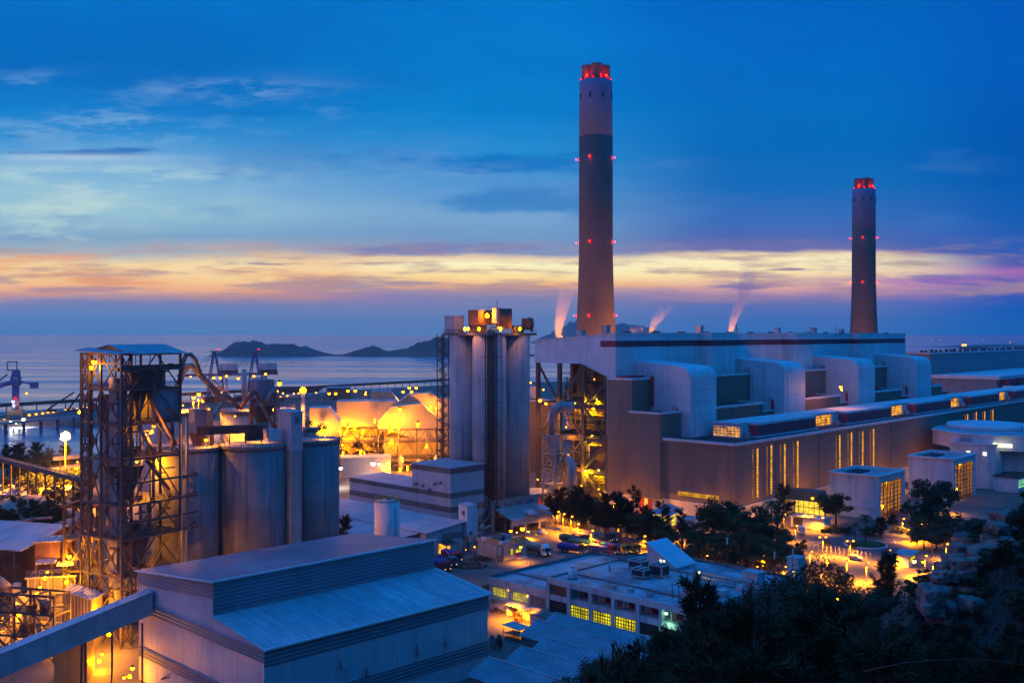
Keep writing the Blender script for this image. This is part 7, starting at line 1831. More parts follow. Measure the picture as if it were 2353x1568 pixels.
def casuarina(seed, h=12.0, dens=1.0, spread=.22, up=(.5, 1.1), nsp=46, leaf=(.55, 1.1)):
    q, ends = trunk_mesh(h * .96, .16 + h * .008, int(nsp * dens), seed)
    c = MB()
    for f, p in ends:
        a = ru(0, 2 * pi); L = h * spread * (1.25 - f) * ru(.55, 1.25) + .5
        d = Vector((cos(a), sin(a), ru(*up))).normalized()
        e = p + d * L; mid = p + d * L * .5 + Vector((0, 0, -.05 * L))
        q.tube([p, mid, e + Vector((0, 0, .04 * L))], .05 + .012 * L, 4, .015)
        for j in range(int(34 + 16 * L)):
            k = .15 + .85 * RG() ** .7; b = p.lerp(e, k) + rv() * (.14 * L * (1.15 - k * .5) + .12)
            dr = (d * ru(.4, 1.2) + rv() * .8 + Vector((0, 0, ru(-.25, .55)))).normalized() * ru(*leaf)
            s_ = dr.cross(rv()).normalized() * ru(.035, .085)
            c.add([b - s_, b + s_, b + dr + s_ * .2, b + dr - s_ * .2], [(0, 1, 2, 3)])
    for j in range(30):
        b = Vector((0, 0, h * ru(.88, 1.0))); dr = (Vector((0, 0, 1)) + rv() * .5).normalized() * ru(.4, 1.0); s_ = dr.cross(rv()).normalized() * .05
        c.add([b - s_, b + s_, b + dr], [(0, 1, 2)])
    return q.data('trunk', bark), c
def broad(seed, h=10.0, w=6.0, n=44, per=105, leaf=.42, low=.28):
    q, ends = trunk_mesh(h * .62, .22 + h * .012, 9, seed)
    c = MB()
    for i in range(n):
        v = rv().normalized() * (RG() ** .45)
        ctr = Vector((v.x * w * ru(.75, 1.08), v.y * w * ru(.75, 1.08), h * (low + 1) / 2 + v.z * h * (1 - low) / 2 * ru(.85, 1.1)))
        r = ru(.10, .2) * (w + h) * .5
        if i % 5 == 0: q.tube([Vector((0, 0, h * .4)), Vector((ctr.x * .5, ctr.y * .5, h * .5 + ctr.z * .1)), ctr], .12, 5, .03)
        for j in range(per):
            u_ = rv(); p = ctr + Vector((u_.x * r, u_.y * r, u_.z * r * .75))
            nrm = (rv() + Vector((0, 0, .7)) + u_ * .6).normalized(); s1 = nrm.cross(rv()).normalized() * leaf * ru(.5, 1.1); s2 = nrm.cross(s1) * ru(.4, .7)
            c.add([p - s1, p - s2 * .8, p + s1, p + s2 * .8], [(0, 1, 2, 3)])
    return q.data('trunk', bark), c
def palm(seed, h=8.0):
    random.seed(seed); q = MB(); q.tube([(0, 0, -.3), (.06, .03, h * .5), (.02, 0, h)], .24, 8, .16); c = MB()
    for i in range(20):
        a = 2 * pi * i / 20 + ru(-.15, .15); el = ru(-.3, 1.15); L = ru(2.2, 3.2); pts = []
        for k in range(9):
            s_ = k / 8; pts.append(Vector((cos(a) * L * s_ * cos(el * (1 - s_ * .4)), sin(a) * L * s_ * cos(el * (1 - s_ * .4)), h + L * (sin(el) * s_ - .75 * s_ * s_))))
        for k in range(8):
            d = (pts[k + 1] - pts[k]).normalized(); sd = d.cross(Vector((0, 0, 1))).normalized()
            for m_ in range(3):
                b = pts[k].lerp(pts[k + 1], m_ / 3); ln = .75 * (1 - abs(k / 8 - .4) * .9)
                for sg in (-1, 1):
                    t_ = b + sd * sg * ln * .8 + d * ln * .45 + Vector((0, 0, -.3 * ln)); wv = d * .06
                    c.add([b - wv, b + wv, t_], [(0, 1, 2)])
        c.tube(pts, .04, 4, .01)
    return q.data('trunk', bark), c
PROTO = {}
def proto(key, fn, mat):
    tr, c = fn; PROTO[key] = (tr, c.data('crown', mat))
for i in range(4): proto(('cas', i), casuarina(100 + i, 12, 1.0, .20 + .03 * (i % 2)), lf_dark)
for i in range(3): proto(('thin', i), casuarina(200 + i, 12, .55, .15, (.3, .9)), lf_dark)
for i in range(3): proto(('near', i), casuarina(300 + i, 12, 1.25, .24, (.45, 1.0), 50, (.35, .8)), lf_dark)
for i in range(3): proto(('round', i), broad(400 + i, 10, 5.4 + i * .4, 50, 105), lf_mid)
for i in range(2): proto(('crest', i), broad(410 + i, 10, 5.0, 95, 120, .2, .2), lf_dark)
for i in range(2): proto(('open', i), broad(420 + i, 10, 4.6, 26, 60, .38, .4), lf_mid)
for i in range(2): proto(('shrub', i), broad(440 + i, 3.4, 2.6, 22, 60, .26, .05), lf_mid)
for i in range(2): proto(('pale', i), broad(460 + i, 8, 4.0, 30, 80, .36, .25), lf_pale)
for i in range(2): proto(('palm', i), palm(480 + i), lf_mid)
CROWN_H = {'cas': 12.6, 'thin': 12.6, 'near': 12.6, 'round': 10.4, 'open': 10.4, 'crest': 10.4, 'shrub': 3.5, 'pale': 8.4, 'palm': 8.6}
NAME = {'cas': 'casuarina_tree', 'thin': 'casuarina_tree', 'near': 'casuarina_tree', 'round': 'broadleaf_tree', 'open': 'broadleaf_tree', 'crest': 'broadleaf_tree', 'shrub': 'shrub', 'pale': 'broadleaf_tree', 'palm': 'palm_tree'}
NT_ = [0]
def tree(kind, p, h, label, group=None, wide=1.0):
    NT_[0] += 1
    vs = [k for k in PROTO if k[0] == kind]; k = vs[NT_[0] % len(vs)]; tr, cr = PROTO[k]
    s_ = h / CROWN_H[kind]
    t = thing(NAME[kind], label, 'shrub' if kind == 'shrub' else 'palm' if kind == 'palm' else 'tree', p, (NT_[0] * 2.399) % 6.283, group)
    t.scale = (s_ * wide, s_ * wide, s_)
    for nm, me in (('trunk', tr), ('crown', cr)):
        o = bpy.data.objects.new(nm, me); COL.objects.link(o); o.parent = t
    return t
def tpx(kind, px, pyb, pyt, label, D=None, group=None, wide=1.0):
    if D is None: D = HC * FP / (pyb - 767)
    x, y, _ = at(px, 767, D); zt = HC - (pyt - 767) * D / FP; z0 = hill(x, y)
    return tree(kind, (x, y, z0), max(1.2, zt - z0), label, group, wide)
# belt of trees between the yard and the power station
tpx('cas', 1276, 1204, 1140, 'dark feathery tree standing over the three street lamps by the silo road')
tpx('open', 1303, 1208, 1168, 'small lamp-lit tree among the three street lamps', wide=.9)
tpx('cas', 1322, 1221, 1111, 'tall dark casuarina in front of the boiler bay foot', wide=1.3)
tpx('cas', 1346, 1224, 1128, 'dark casuarina just right of the tall one by the boiler bay', wide=1.25)
tpx('cas', 1372, 1226, 1150, 'shorter dark casuarina behind the parked trucks', wide=1.3)
tpx('cas', 1396, 1228, 1126, 'slim casuarina in front of the tan wall corner', wide=1.1)
tpx('cas', 1420, 1232, 1122, 'broad dark casuarina before the red doors, left', wide=1.35)
tpx('thin', 1453, 1236, 1108, 'tallest wispy casuarina in front of the tan end wall', wide=1.2)
tpx('cas', 1440, 1234, 1140, 'dense dark casuarina beside the tallest wispy one', wide=1.4)
tpx('cas', 1478, 1238, 1155, 'dark casuarina just left of the red doors', wide=1.3)
tpx('thin', 1523, 1262, 1143, 'open wispy casuarina in front of the blue pavilion', wide=1.3)
tpx('cas', 1503, 1262, 1180, 'bulky dark casuarina below the blue pavilion, left', wide=1.4)
tpx('round', 1524, 1268, 1195, 'dense dark round tree below the blue pavilion', wide=.9)
tpx('thin', 1567, 1258, 1160, 'thin casuarina right of the blue pavilion', wide=1.2)
tpx('open', 1550, 1278, 1215, 'small leafy tree with lamplight behind it, right of the dense round tree', wide=1.1)
tpx('open', 1480, 1262, 1215, 'low leafy tree by the fence end behind the roof lantern', wide=1.1)
tpx('round', 1640, 1252, 1143, 'big round-crowned tree in front of the tan hall corner', wide=.9)
tpx('round', 1676, 1250, 1150, 'second big round tree right of the hall corner one', wide=.95)
tpx('pale', 1705, 1262, 1166, 'lamp-lit olive tree in the middle of the tree belt', wide=1.1)
tpx('round', 1735, 1254, 1162, 'dense round tree in the belt before the slit windows', wide=.9)
tpx('open', 1755, 1262, 1175, 'open-crowned tree at the right of the tree belt', wide=1.0)
tpx('palm', 1772, 1230, 1150, 'tall palm by the lower wall of the tan hall')
tpx('palm', 1745, 1228, 1160, 'palm just left of the tall palm by the hall wall')
tpx('palm', 1787, 1240, 1185, 'lower palm lit by the street lamp at the belt edge')
tpx('thin', 1797, 1212, 1104, 'tall slender sparse tree in front of the slit windows', wide=1.5)
tpx('thin', 1785, 1218, 1140, 'shorter sparse tree beside the tall slender one', wide=1.4)
tpx('cas', 1613, 1312, 1230, 'dark cone-shaped conifer behind the roof lantern', wide=1.0)
tpx('thin', 1675, 1340, 1245, 'slim dark conifer in front of the glowing lower road', wide=1.1)
tpx('thin', 1697, 1345, 1212, 'tall thin conifer in front of the glowing lower road', wide=1.0)
tpx('round', 1728, 1315, 1235, 'dark spreading tree below the belt palms', wide=1.0)
tpx('pale', 1762, 1320, 1248, 'warm-lit spreading tree at the bend of the lower road', wide=1.2)
tpx('round', 1795, 1310, 1242, 'dark round tree right of the bend of the lower road', wide=1.0)
tpx('open', 1825, 1312, 1252, 'leafy tree lit from the left below the van', wide=1.2)
tpx('open', 1650, 1306, 1258, 'low lamp-lit tree at the rear right corner of the workshop', wide=1.2)
tpx('shrub', 1585, 1300, 1268, 'dark shrub clump by the lower road left of the conifer', wide=1.6)
# around the roundabout
tpx('round', 1920, 1204, 1128, 'dense round tree against the wall of the nearer white hall', wide=1.1)
tpx('round', 2143, 1196, 1094, 'very wide round tree between the two white halls', wide=1.05)
tpx('palm', 1988, 1248, 1182, 'tall palm growing on the roundabout')
tpx('palm', 1964, 1240, 1200, 'slim palm left of the roundabout')
tpx('cas', 2130, 1222, 1140, 'dark conifer in front of the wide round tree', wide=1.2)
tpx('cas', 2024, 1232, 1184, 'dark bushy conifer at the corner of the nearer white hall', wide=1.8)
tpx('cas', 2052, 1218, 1178, 'second bushy conifer by the amber-lit glazing', wide=1.8)
tpx('pale', 2094, 1200, 1145, 'lamp-lit small tree right of the amber glazing', wide=1.1)
tpx('round', 2122, 1260, 1210, 'dark clump of trees right of the roundabout road', wide=1.3)
tpx('round', 2150, 1262, 1206, 'dark tree over the road lamp below the farther hall', wide=1.2)
tpx('open', 2180, 1240, 1165, 'dark leafy tree beside the street lamp under the farther hall', wide=1.2)
tpx('palm', 2140, 1280, 1222, 'dark palm above the lamp by the rock outcrop')
random.seed(31)
for i in range(26):   # the rest of the belt along the yard wall
    px = ru(1262, 1500); pyb = 1196 + (px - 1262) * .20 + ru(-4, 14); tpx(('cas', 'cas', 'open', 'thin')[i % 4], px, pyb, pyb - ru(48, 86), 'dark tree in the belt between the truck yard wall and the tan end wall', None, 'tree belt behind the truck yard', 1.45)
for i in range(40):   # belt below the slit windows
    px = ru(1575, 1850); pyb = 1246 + ru(0, 70); tpx(('round', 'open', 'cas', 'pale', 'open')[i % 5], px, pyb, pyb - ru(34, 66), 'tree in the lamp-lit belt along the lower road before the turbine hall', None, 'tree belt along the lower road', 1.3)
for i in range(26):   # right of the roundabout
    px = ru(2100, 2270); pyb = 1205 + ru(0, 60); tpx(('round', 'open', 'cas')[i % 3], px, pyb, pyb - ru(30, 60), 'dark tree in the thicket between the roundabout road and the rock outcrop', None, 'thicket beside the rock outcrop', 1.3)
for i, (px, pyb, pyt) in enumerate(((1906, 1222, 1205), (1925, 1224, 1207), (1946, 1226, 1204), (1990, 1228, 1205), (2008, 1230, 1203), (2068, 1222, 1204))):
    tpx('shrub', px, pyb, pyt, 'dark shrub in the planted strip along the nearer white hall', None, 'shrubs along the nearer hall', 1.5)
tpx('pale', 1897, 1262, 1236, 'lamp-lit bush under the twin lamp left of the roundabout', wide=1.0)
tpx('pale', 1957, 1268, 1244, 'lamp-lit bush under the twin lamp in front of the roundabout', wide=.9)
# left side trees
LT = [(15, 1098, 1016, 'cas'), (45, 1102, 1012, 'cas'), (88, 1104, 1010, 'cas'), (112, 1110, 1022, 'thin'), (70, 1112, 1035, 'round'), (128, 1120, 1045, 'open'), (150, 1140, 1072, 'open'), (162, 1150, 1088, 'thin'), (12, 1160, 1092, 'cas'), (140, 1168, 1110, 'cas')]
for px, pyb, pyt, k in LT: tpx(k, px, pyb, pyt, 'dark tree in the lamp-lit grove around the dazzling floodlight', None, 'grove around the dazzling floodlight', 1.25)
tpx('thin', 45, 1232, 1132, 'wispy spreading casuarina in front of the orange stockpile', wide=1.7)
tpx('thin', 86, 1226, 1145, 'second wispy casuarina above the kiln tube', wide=1.6)
tpx('thin', 118, 1205, 1128, 'sparse casuarina behind the steel frame annexe', wide=1.4)
tpx('cas', 8, 1228, 1180, 'dark bush at the left edge beside the stockpile', wide=1.5)
tpx('cas', 788, 1236, 1178, 'dark casuarina at the corner of the right front silo', D=318, wide=1.3)
tpx('shrub', 812, 1240, 1218, 'low bush behind the warehouse roof edge', D=312, wide=1.4)
tpx('pale', 705, 1080, 950, 'lamp-lit tree behind the stair shaft', D=500, wide=1.0)
random.seed(41)
for i in range(46):
    px = ru(-15, 190); pyb = ru(1085, 1250); tpx(('cas', 'open', 'cas', 'thin', 'round')[i % 5], px, pyb, pyb - ru(38, 78), 'lamp-lit dark tree in the grove filling the left edge behind the kiln', None, 'grove at the left edge', 1.4)
# ---- dark hillside in the foreground
def skyline(px):
    P = [(1350, 1580), (1380, 1500), (1405, 1500), (1440, 1505), (1480, 1460), (1530, 1470), (1560, 1420), (1600, 1330), (1640, 1350), (1700, 1345), (1760, 1335), (1820, 1310), (1888, 1280), (1950, 1320), (2000, 1335), (2050, 1330), (2100, 1400), (2150, 1430), (2250, 1400), (2262, 1240), (2290, 1190), (2330, 1120), (2352, 1096), (2500, 1040)]
    for (a, b), (c_, d_) in zip(P, P[1:]):
        if a <= px <= c_: return b + (d_ - b) * (px - a) / (c_ - a)
    return 1580
random.seed(77); cnt = 0
HG = 'dark trees massed on the hillside'
spots = []
for row, D in enumerate((48, 56, 65, 76, 92, 110, 128, 146, 164, 182, 200, 218)):
    step = 4.2 if D < 60 else 7.5 if D < 100 else 8.5
    x = (1385 - 1176) / FP * D
    while x < (2420 - 1176) / FP * D:
        xx, yy_ = x + ru(-2.5, 2.5), D + ru(-4, 6); x += step * ru(.75, 1.25)
        px = 1176 + xx / yy_ * FP
        if px > 2130 and 118 < D < 175 and px < 2300: continue   # rock outcrop stays open
        z0 = hill(xx, yy_); lim = skyline(px) + ru(0, 70) + (10 if D < 120 else 0)
        if D < 58: lim = max(lim, 1405 if px > 1900 else 1450 if px > 1700 else 1500) + ru(0, 70)
        if 2060 < px < 2300 and D < 120: lim = max(lim, 1420 + ru(0, 60))
        h = HC - (lim - 767) * yy_ / FP - z0
        if h < 1.6: continue
        h = min(h, 15 if D < 130 else 18); spots.append((xx, yy_, z0, h))
for xx, yy_, z0, h in spots:
    k = ('near', 'cas', 'near', 'near', 'thin')[cnt % 5] if yy_ < 130 else ('cas', 'crest', 'cas', 'crest', 'thin')[cnt % 5]
    tree(k, (xx, yy_, z0 - .2), h, 'dark tree in the dense mass covering the hillside below the rock outcrop', HG, 1.25 if h > 6 else 1.7); cnt += 1
for px, top, D, lab in ((1600, 1298, 150, 'tallest feathery casuarina rising over the right end of the workshop'), (1383, 1480, 118, 'slender casuarina tip rising over the blue shed roofs, left'), (1408, 1462, 125, 'second slender casuarina over the blue shed roofs'), (1466, 1450, 122, 'slender casuarina in front of the shed roofs, middle'), (1492, 1478, 118, 'low casuarina in front of the shed roofs'), (1530, 1424, 135, 'casuarina in front of the workshop lamp'), (1366, 1520, 110, 'lowest casuarina tip at the bottom edge over the sheds'), (1440, 1505, 108, 'bushy casuarina tip at the bottom edge'), (1888, 1276, 215, 'dark rounded tree crest above the lower hillside'), (2042, 1256, 235, 'dark feathery tree left of the guard hut')):
    x, y, _ = at(px, 767, D); z0 = hill(x, y); zt = HC - (top - 767) * D / FP
    tree('crest' if 'rounded' in lab else 'thin' if 'slender' in lab or 'lowest' in lab else 'near', (x, y, z0 - .2), zt - z0, lab, None, 1.0 if 'slender' not in lab else 1.15)
# undergrowth on the slope
random.seed(9); q = MB()
for i in range(26000):
    D = ru(30, 190); px = ru(1300, 2450); x = (px - 1176) / FP * D; z = hill(x, D)
    if z < 1.2: continue
    p = Vector((x, D, z + ru(0, .7))); d = (rv() + Vector((0, 0, 1))).normalized() * ru(.25, .9); s_ = d.cross(rv()).normalized() * ru(.04, .16)
    q.add([p - s_, p + s_, p + d], [(0, 1, 2)])
tag(q.build('undergrowth', lf_scrub), 'dark scrubby ground cover on the hillside', 'undergrowth', kind='stuff')
# ---- rock outcrop
rockm = bpy.data.materials.new('granite'); rockm.use_nodes = True
t = NT(rockm.node_tree); b = t.n['Principled BSDF']; tc = t.add('ShaderNodeTexCoord').outputs['Object']
n1 = t.noise(tc, .5, 8, .7); n2 = t.noise(tc, 3, 6, .7)
t.put(b.inputs['Base Color'], t.mix(t.mr(n2, .5, .7, 0, .6), t.mix(t.mr(n1, .4, .6), (.24, .21, .18), (.12, .105, .09)), (.05, .05, .045))); b.inputs['Roughness'].default_value = .9
bn = t.add('ShaderNodeBump'); bn.inputs['Strength'].default_value = .7; bn.inputs['Distance'].default_value = .25; t.put(bn.inputs['Height'], t.m('ADD', n1, n2)); t.l.new(bn.outputs[0], b.inputs['Normal'])
import bmesh
from mathutils import noise as mnoise
def rock(p, sx, sy, sz, seed, label, rz):
    random.seed(seed); bm = bmesh.new()
    pts = [Vector((ru(-1, 1) * sx, ru(-1, 1) * sy, ru(-.9, 1) * sz)) for _ in range(16)] + [Vector((a * sx * .8, c_ * sy * .8, e * sz * .8)) for a in (-1, 1) for c_ in (-1, 1) for e in (-1, 1)]
    for v in pts: bm.verts.new(v)
    r = bmesh.ops.convex_hull(bm, input=bm.verts)
    bmesh.ops.delete(bm, geom=[v for v in bm.verts if not v.link_faces], context='VERTS')
    bmesh.ops.bevel(bm, geom=list(bm.edges), offset=.12 * min(sx, sz), segments=2, affect='EDGES', profile=.6)
    bmesh.ops.triangulate(bm, faces=list(bm.faces))
    for _ in range(3): bmesh.ops.subdivide_edges(bm, edges=[e for e in bm.edges if e.calc_length() > .35], cuts=1, use_grid_fill=True)
    for v in bm.verts:
        q_ = v.co * .7 + Vector((seed, 0, 0)); v.co += v.co.normalized() * (mnoise.noise(q_) * .45 + mnoise.noise(q_ * 2.7) * .22 + mnoise.noise(q_ * 7) * .06) * min(1, sx * .6)
    me = bpy.data.meshes.new('boulder'); bm.to_mesh(me); bm.free(); me.materials.append(rockm)
    o = bpy.data.objects.new('boulder', me); COL.objects.link(o); o.location = p; o.rotation_euler = (ru(-.2, .2), ru(-.2, .2), rz)
    return tag(o, label, 'boulder', 'boulders of the hillside outcrop')
RK0 = []
random.seed(55)
for k in range(26):
    RK0.append((ru(2110, 2330), ru(1225, 1400), ru(.9, 2.0), ru(.9, 1.8), ru(.6, 1.4), 'broken rock among the larger boulders of the outcrop'))
RK = RK0 + [(2165, 1330, 3.0, 2.6, 2.2, 'big pale boulder at the upper left of the outcrop'), (2185, 1300, 3.4, 2.6, 1.4, 'flat slab on top of the outcrop'), (2215, 1290, 2.8, 2.4, 1.6, 'cracked block at the crest of the outcrop'), (2270, 1288, 2.6, 2.2, 2.0, 'rounded boulder right of the crest'), (2240, 1325, 2.4, 2.2, 2.6, 'upright square block in the middle of the outcrop'), (2275, 1335, 2.6, 2.4, 1.8, 'boulder right of the square block'),
      (2140, 1370, 2.4, 2.2, 3.0, 'tall leaning rock face at the left of the outcrop'), (2165, 1395, 2.6, 2.2, 2.4, 'lower left boulder half in the bushes'), (2200, 1362, 2.6, 2.2, 2.2, 'rock face below the square block'), (2120, 1400, 1.6, 1.6, 2.2, 'small left rock at the foot of the outcrop'), (2230, 1380, 2.0, 1.8, 1.6, 'small rock low in the middle of the outcrop'), (2255, 1262, 3.2, 2.4, 1.3, 'flat ledge above the crest'), (2300, 1250, 2.6, 2.2, 1.6, 'dark boulder under the right-hand bushes'), (2310, 1180, 3.4, 2.6, 2.0, 'pale slab high at the right edge'), (2290, 1205, 2.4, 2.0, 1.5, 'boulder below the high slab at the right edge'), (2275, 1230, 2.2, 2.0, 1.4, 'small boulder between the ledge and the high slab')]
for i, (px, py, sx, sy, sz, lab) in enumerate(RK):
    D = 138 + (i % 4) * 3 - (py - 1250) * .09 + (14 if py < 1240 else 0)
    rock(at(px, py + 8, D), sx * .66, sy * .8, sz * .66, 900 + i, lab, ru(-.5, .5))
random.seed(63)
for i in range(120):
    D = ru(84, 136); px = ru(1980, 2430); x = (px - 1176) / FP * D; z = hill(x, D); h = ru(1.8, 4.2)
    if HC - (z + h) < 0 or 767 + (HC - z - h) * FP / D < 1385 - (200 if px > 2290 else 0): continue
    tree(('near', 'cas')[i % 2], (x, D, z - .3), h, 'dark scrubby young casuarina on the slope below the boulders', 'scrubby young casuarinas below the boulders', 1.9)
random.seed(4)
for i in range(130):
    px = ru(2085, 2420); py = ru(1130, 1420); D = 120 + ru(0, 45)
    x, y, _ = at(px, py, D); z = hill(x, y)
    if 2140 < px < 2270 and 1270 < py < 1390 and i % 4: continue
    if i % 2: tree('shrub', (x, y, z - .2), ru(1.4, 3.0), 'dark bush growing between the boulders on the right slope', 'bushes among the boulders', 1.3)
# long bare twig in the corner
tw2 = MB().tube([at(1985, 1540, 34), at(2080, 1520, 34), at(2200, 1512, 33), at(2290, 1516, 33), at(2380, 1530, 32)], .025, 5, .012)
tag(tw2.build('bare_branch', bark), 'long thin bare branch arching in the bottom right corner', 'branch')

# ---------------------------------------------------------------- roads, fences, huts on the right
road = M('road_asphalt', (.09, .087, .088), .75, var=.15, vs=.08, fine=.2, spec=.5)
def sheet(name, pts, mat, z): tag(MB().add([(x, y, z) for x, y in pts], [tuple(range(len(pts)))]).build(name, mat), kind='structure')
sheet('road', [gd(px, py)[:2] for px, py in ((1835, 1218), (2010, 1222), (2080, 1205), (2120, 1212), (2095, 1240), (2110, 1275), (1990, 1278), (1830, 1268), (1600, 1262), (1480, 1222), (1250, 1180), (1250, 1170), (1500, 1208), (1640, 1238), (1790, 1244))][::-1], road, .05)
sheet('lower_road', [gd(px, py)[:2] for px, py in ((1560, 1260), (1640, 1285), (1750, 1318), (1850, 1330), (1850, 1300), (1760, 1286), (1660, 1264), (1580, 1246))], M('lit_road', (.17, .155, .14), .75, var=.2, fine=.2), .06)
wpm = M('road_paint', (.65, .63, .58), .6, var=.2)
def stripe(pts, wd):
    P = [Vector(gd(*p)) for p in pts]; q = MB()
    for a, b_ in zip(P, P[1:]):
        d = (b_ - a).normalized(); s_ = Vector((d.y, -d.x, 0)) * wd / 2
        q.add([a - s_ + Vector((0, 0, .075)), a + s_ + Vector((0, 0, .075)), b_ + s_ + Vector((0, 0, .075)), b_ - s_ + Vector((0, 0, .075))], [(0, 1, 2, 3)])
    tag(q.build('road_marking', wpm), kind='structure')
stripe(((2010, 1240), (2050, 1238), (2085, 1232)), .25); stripe(((2020, 1244), (2060, 1244), (2090, 1256)), .25); stripe(((2052, 1236), (2058, 1248)), .3); stripe(((1858, 1246), (1885, 1243)), .3); stripe(((1870, 1252), (1888, 1244)), .3)
rb = thing('roundabout_island', 'round grassy traffic island with a kerb around the palm', 'traffic island', gd(1988, 1250))
part('kerb', MB().cyl(0, 0, 0, .35, 7.0, 6.9, 40), whitep, rb)
part('lawn', MB().lathe(0, 0, [(6.6, .36), (5, .7), (.3, .95)], 32), lf_mid, rb)
fence = M('fence_steel', (.40, .39, .37), .5, var=.2)
fw = thing('boundary_wall', 'long concrete yard wall topped with a wire fence behind the trucks', 'wall', (0, 0, 0))
W0, W1 = Vector(gd(1252, 1212)), Vector(gd(1492, 1256))
q = MB(); d = (W1 - W0).normalized(); s_ = Vector((d.y, -d.x, 0)) * .15
part('wall', q.hexa([W0 - s_, W1 - s_, W1 + s_, W0 + s_][::-1], [p + Vector((0, 0, 2.0)) for p in (W0 - s_, W1 - s_, W1 + s_, W0 + s_)][::-1]), concd, fw)
q = MB()
for k in range(46): p = W0 + (W1 - W0) * (k / 45); q.bar(p + Vector((0, 0, 2)), p + Vector((0, 0, 4.2)), .09)
for h in (2.7, 3.4, 4.2): q.bar(W0 + Vector((0, 0, h)), W1 + Vector((0, 0, h)), .06)
part('wire_fence', q, steel, fw)
pp = [Vector(gd(1253, 1211, 3.4)), Vector(gd(1286, 1214, 3.4)), Vector(gd(1287, 1226, 1.2)), Vector(gd(1300, 1230, 1.2)), Vector(gd(1400, 1246, 1.2))]
pipe(pp, .28, 'pale pipe with a dropped bend running along the yard wall', steell)
rf = thing('road_fence', 'low post fence with bent tops along the lit road before the roundabout', 'fence', (0, 0, 0))
R0, R1 = Vector(gd(1860, 1262)), Vector(gd(2000, 1284))
q = MB()
for k in range(15):
    p = R0 + (R1 - R0) * (k / 14); q.bar(p, p + Vector((0, 0, 2.2)), .13).bar(p + Vector((0, 0, 2.2)), p + Vector((-.35, -.35, 2.7)), .1)
for h in (.5, 1.2, 1.9): q.bar(R0 + Vector((0, 0, h)), R1 + Vector((0, 0, h)), .05)
part('post_run', q, fence, rf)
hg = thing('hedge', 'clipped hedge beside the gate hut', 'hedge', gd(1890, 1223), AP)
random.seed(2); q = MB()
for i in range(900):
    p = Vector((ru(-.4, 9), ru(-.8, .8), ru(0, 1.5))); a = rv() * .3; b_ = a.cross(rv()).normalized() * .2; q.add([p - a, p - b_, p + a, p + b_], [(0, 1, 2, 3)])
part('foliage', q, lf_mid, hg); part('core', MB().box(-.2, 8.8, -.6, .6, 0, 1.3), lf_dark, hg)
gh = thing('gate_hut', 'small lit gate hut with white piers beside the covered entrance', 'hut', gd(1905, 1213), AP + pi * .5)
part('wall', MB().box(0, 8, -1, 5, 0, 3.6), whitep, gh)
part('roof', MB().box(-.5, 13, -1.5, 5.5, 3.6, 4.0), roofm, gh)
part('wall', MB().box(11.5, 12.5, -1, 5, 0, 3.6), whitep, gh)
part('gate', MB().box(8.2, 11.4, -.6, -.5, 0, 2.6), steeld, gh)
ce = thing('covered_entrance', 'teal canopied entrance glowing yellow between the tan hall and the nearer white hall', 'entrance', gd(1895, 1186), AP + pi * .5)
part('canopy', MB().box(0, 13, -1, 6, 6.2, 10), M('teal_panel', (.05, .12, .13), .5), ce)
part('lit_window', MB().box(.6, 12.4, -.2, -.1, .4, 5.8), EM('entrance_glow', (1, .62, .05), 1.3, .5, .5, (2.2, 2.8, .16)), ce)
for a in (0, 4.2, 8.6, 12.6): part('post', MB().box(a, a + .4, -.8, -.4, 0, 6.2), steel, ce)
pv = thing('blue_pavilion', 'blue peaked pavilion with yellow-lit sides in front of the tan hall', 'pavilion', gd(1530, 1204), AP + .2)
part('roof', MB().add([(-7, -5, 5.0), (7, -5, 5.0), (7, 5, 5.0), (-7, 5, 5.0), (-3, 0, 7.4), (3, 0, 7.4)], [(0, 1, 5, 4), (1, 2, 5), (2, 3, 4, 5), (3, 0, 4), (3, 2, 1, 0)]), M('blue_canvas', (.22, .34, .50), .6), pv)
part('lit_window', MB().box(-5, -1, -4.3, -4.2, .8, 4.6).box(-6.3, -6.2, -3, 3, .8, 4.6), EM('pavilion_glow', (1, .72, .08), 1.2, .5, .5, (1.8, 1.9, .15)), pv)
for (x, y) in ((-6, -4), (6, -4), (6, 4), (-6, 4), (0, -4)): part('post', MB().bar((x, y, 0), (x, y, 5), .3), whitep, pv)
bs = thing('white_store', 'low white store with a ramp in front of the tan hall behind the round trees', 'building', gd(1583, 1222), AP)
part('wall', MB().box(0, 8, 0, 5, 0, 4.2), whitep, bs); part('roof', MB().box(-.3, 8.3, -.3, 5.3, 4.2, 4.5), roofm, bs); part('door', MB().box(-.06, 0, 1, 3.6, 0, 3), steel, bs)
gu = thing('guard_hut', 'pale flat-roofed guard hut at the road corner below the outcrop', 'hut', gd(2096, 1297), AP + .1)
part('wall', MB().box(-4, 4, 0, 4, 0, 3.4), whitep, gu); part('roof', MB().box(-4.5, 4.5, -.8, 4.5, 3.4, 3.8), roofm, gu); part('lit_window', MB().box(-2.6, 2.4, -.08, 0, 1.2, 2.6), win_ye, gu); part('door', MB().box(2.8, 3.7, -.08, 0, 0, 2.4), steel, gu)
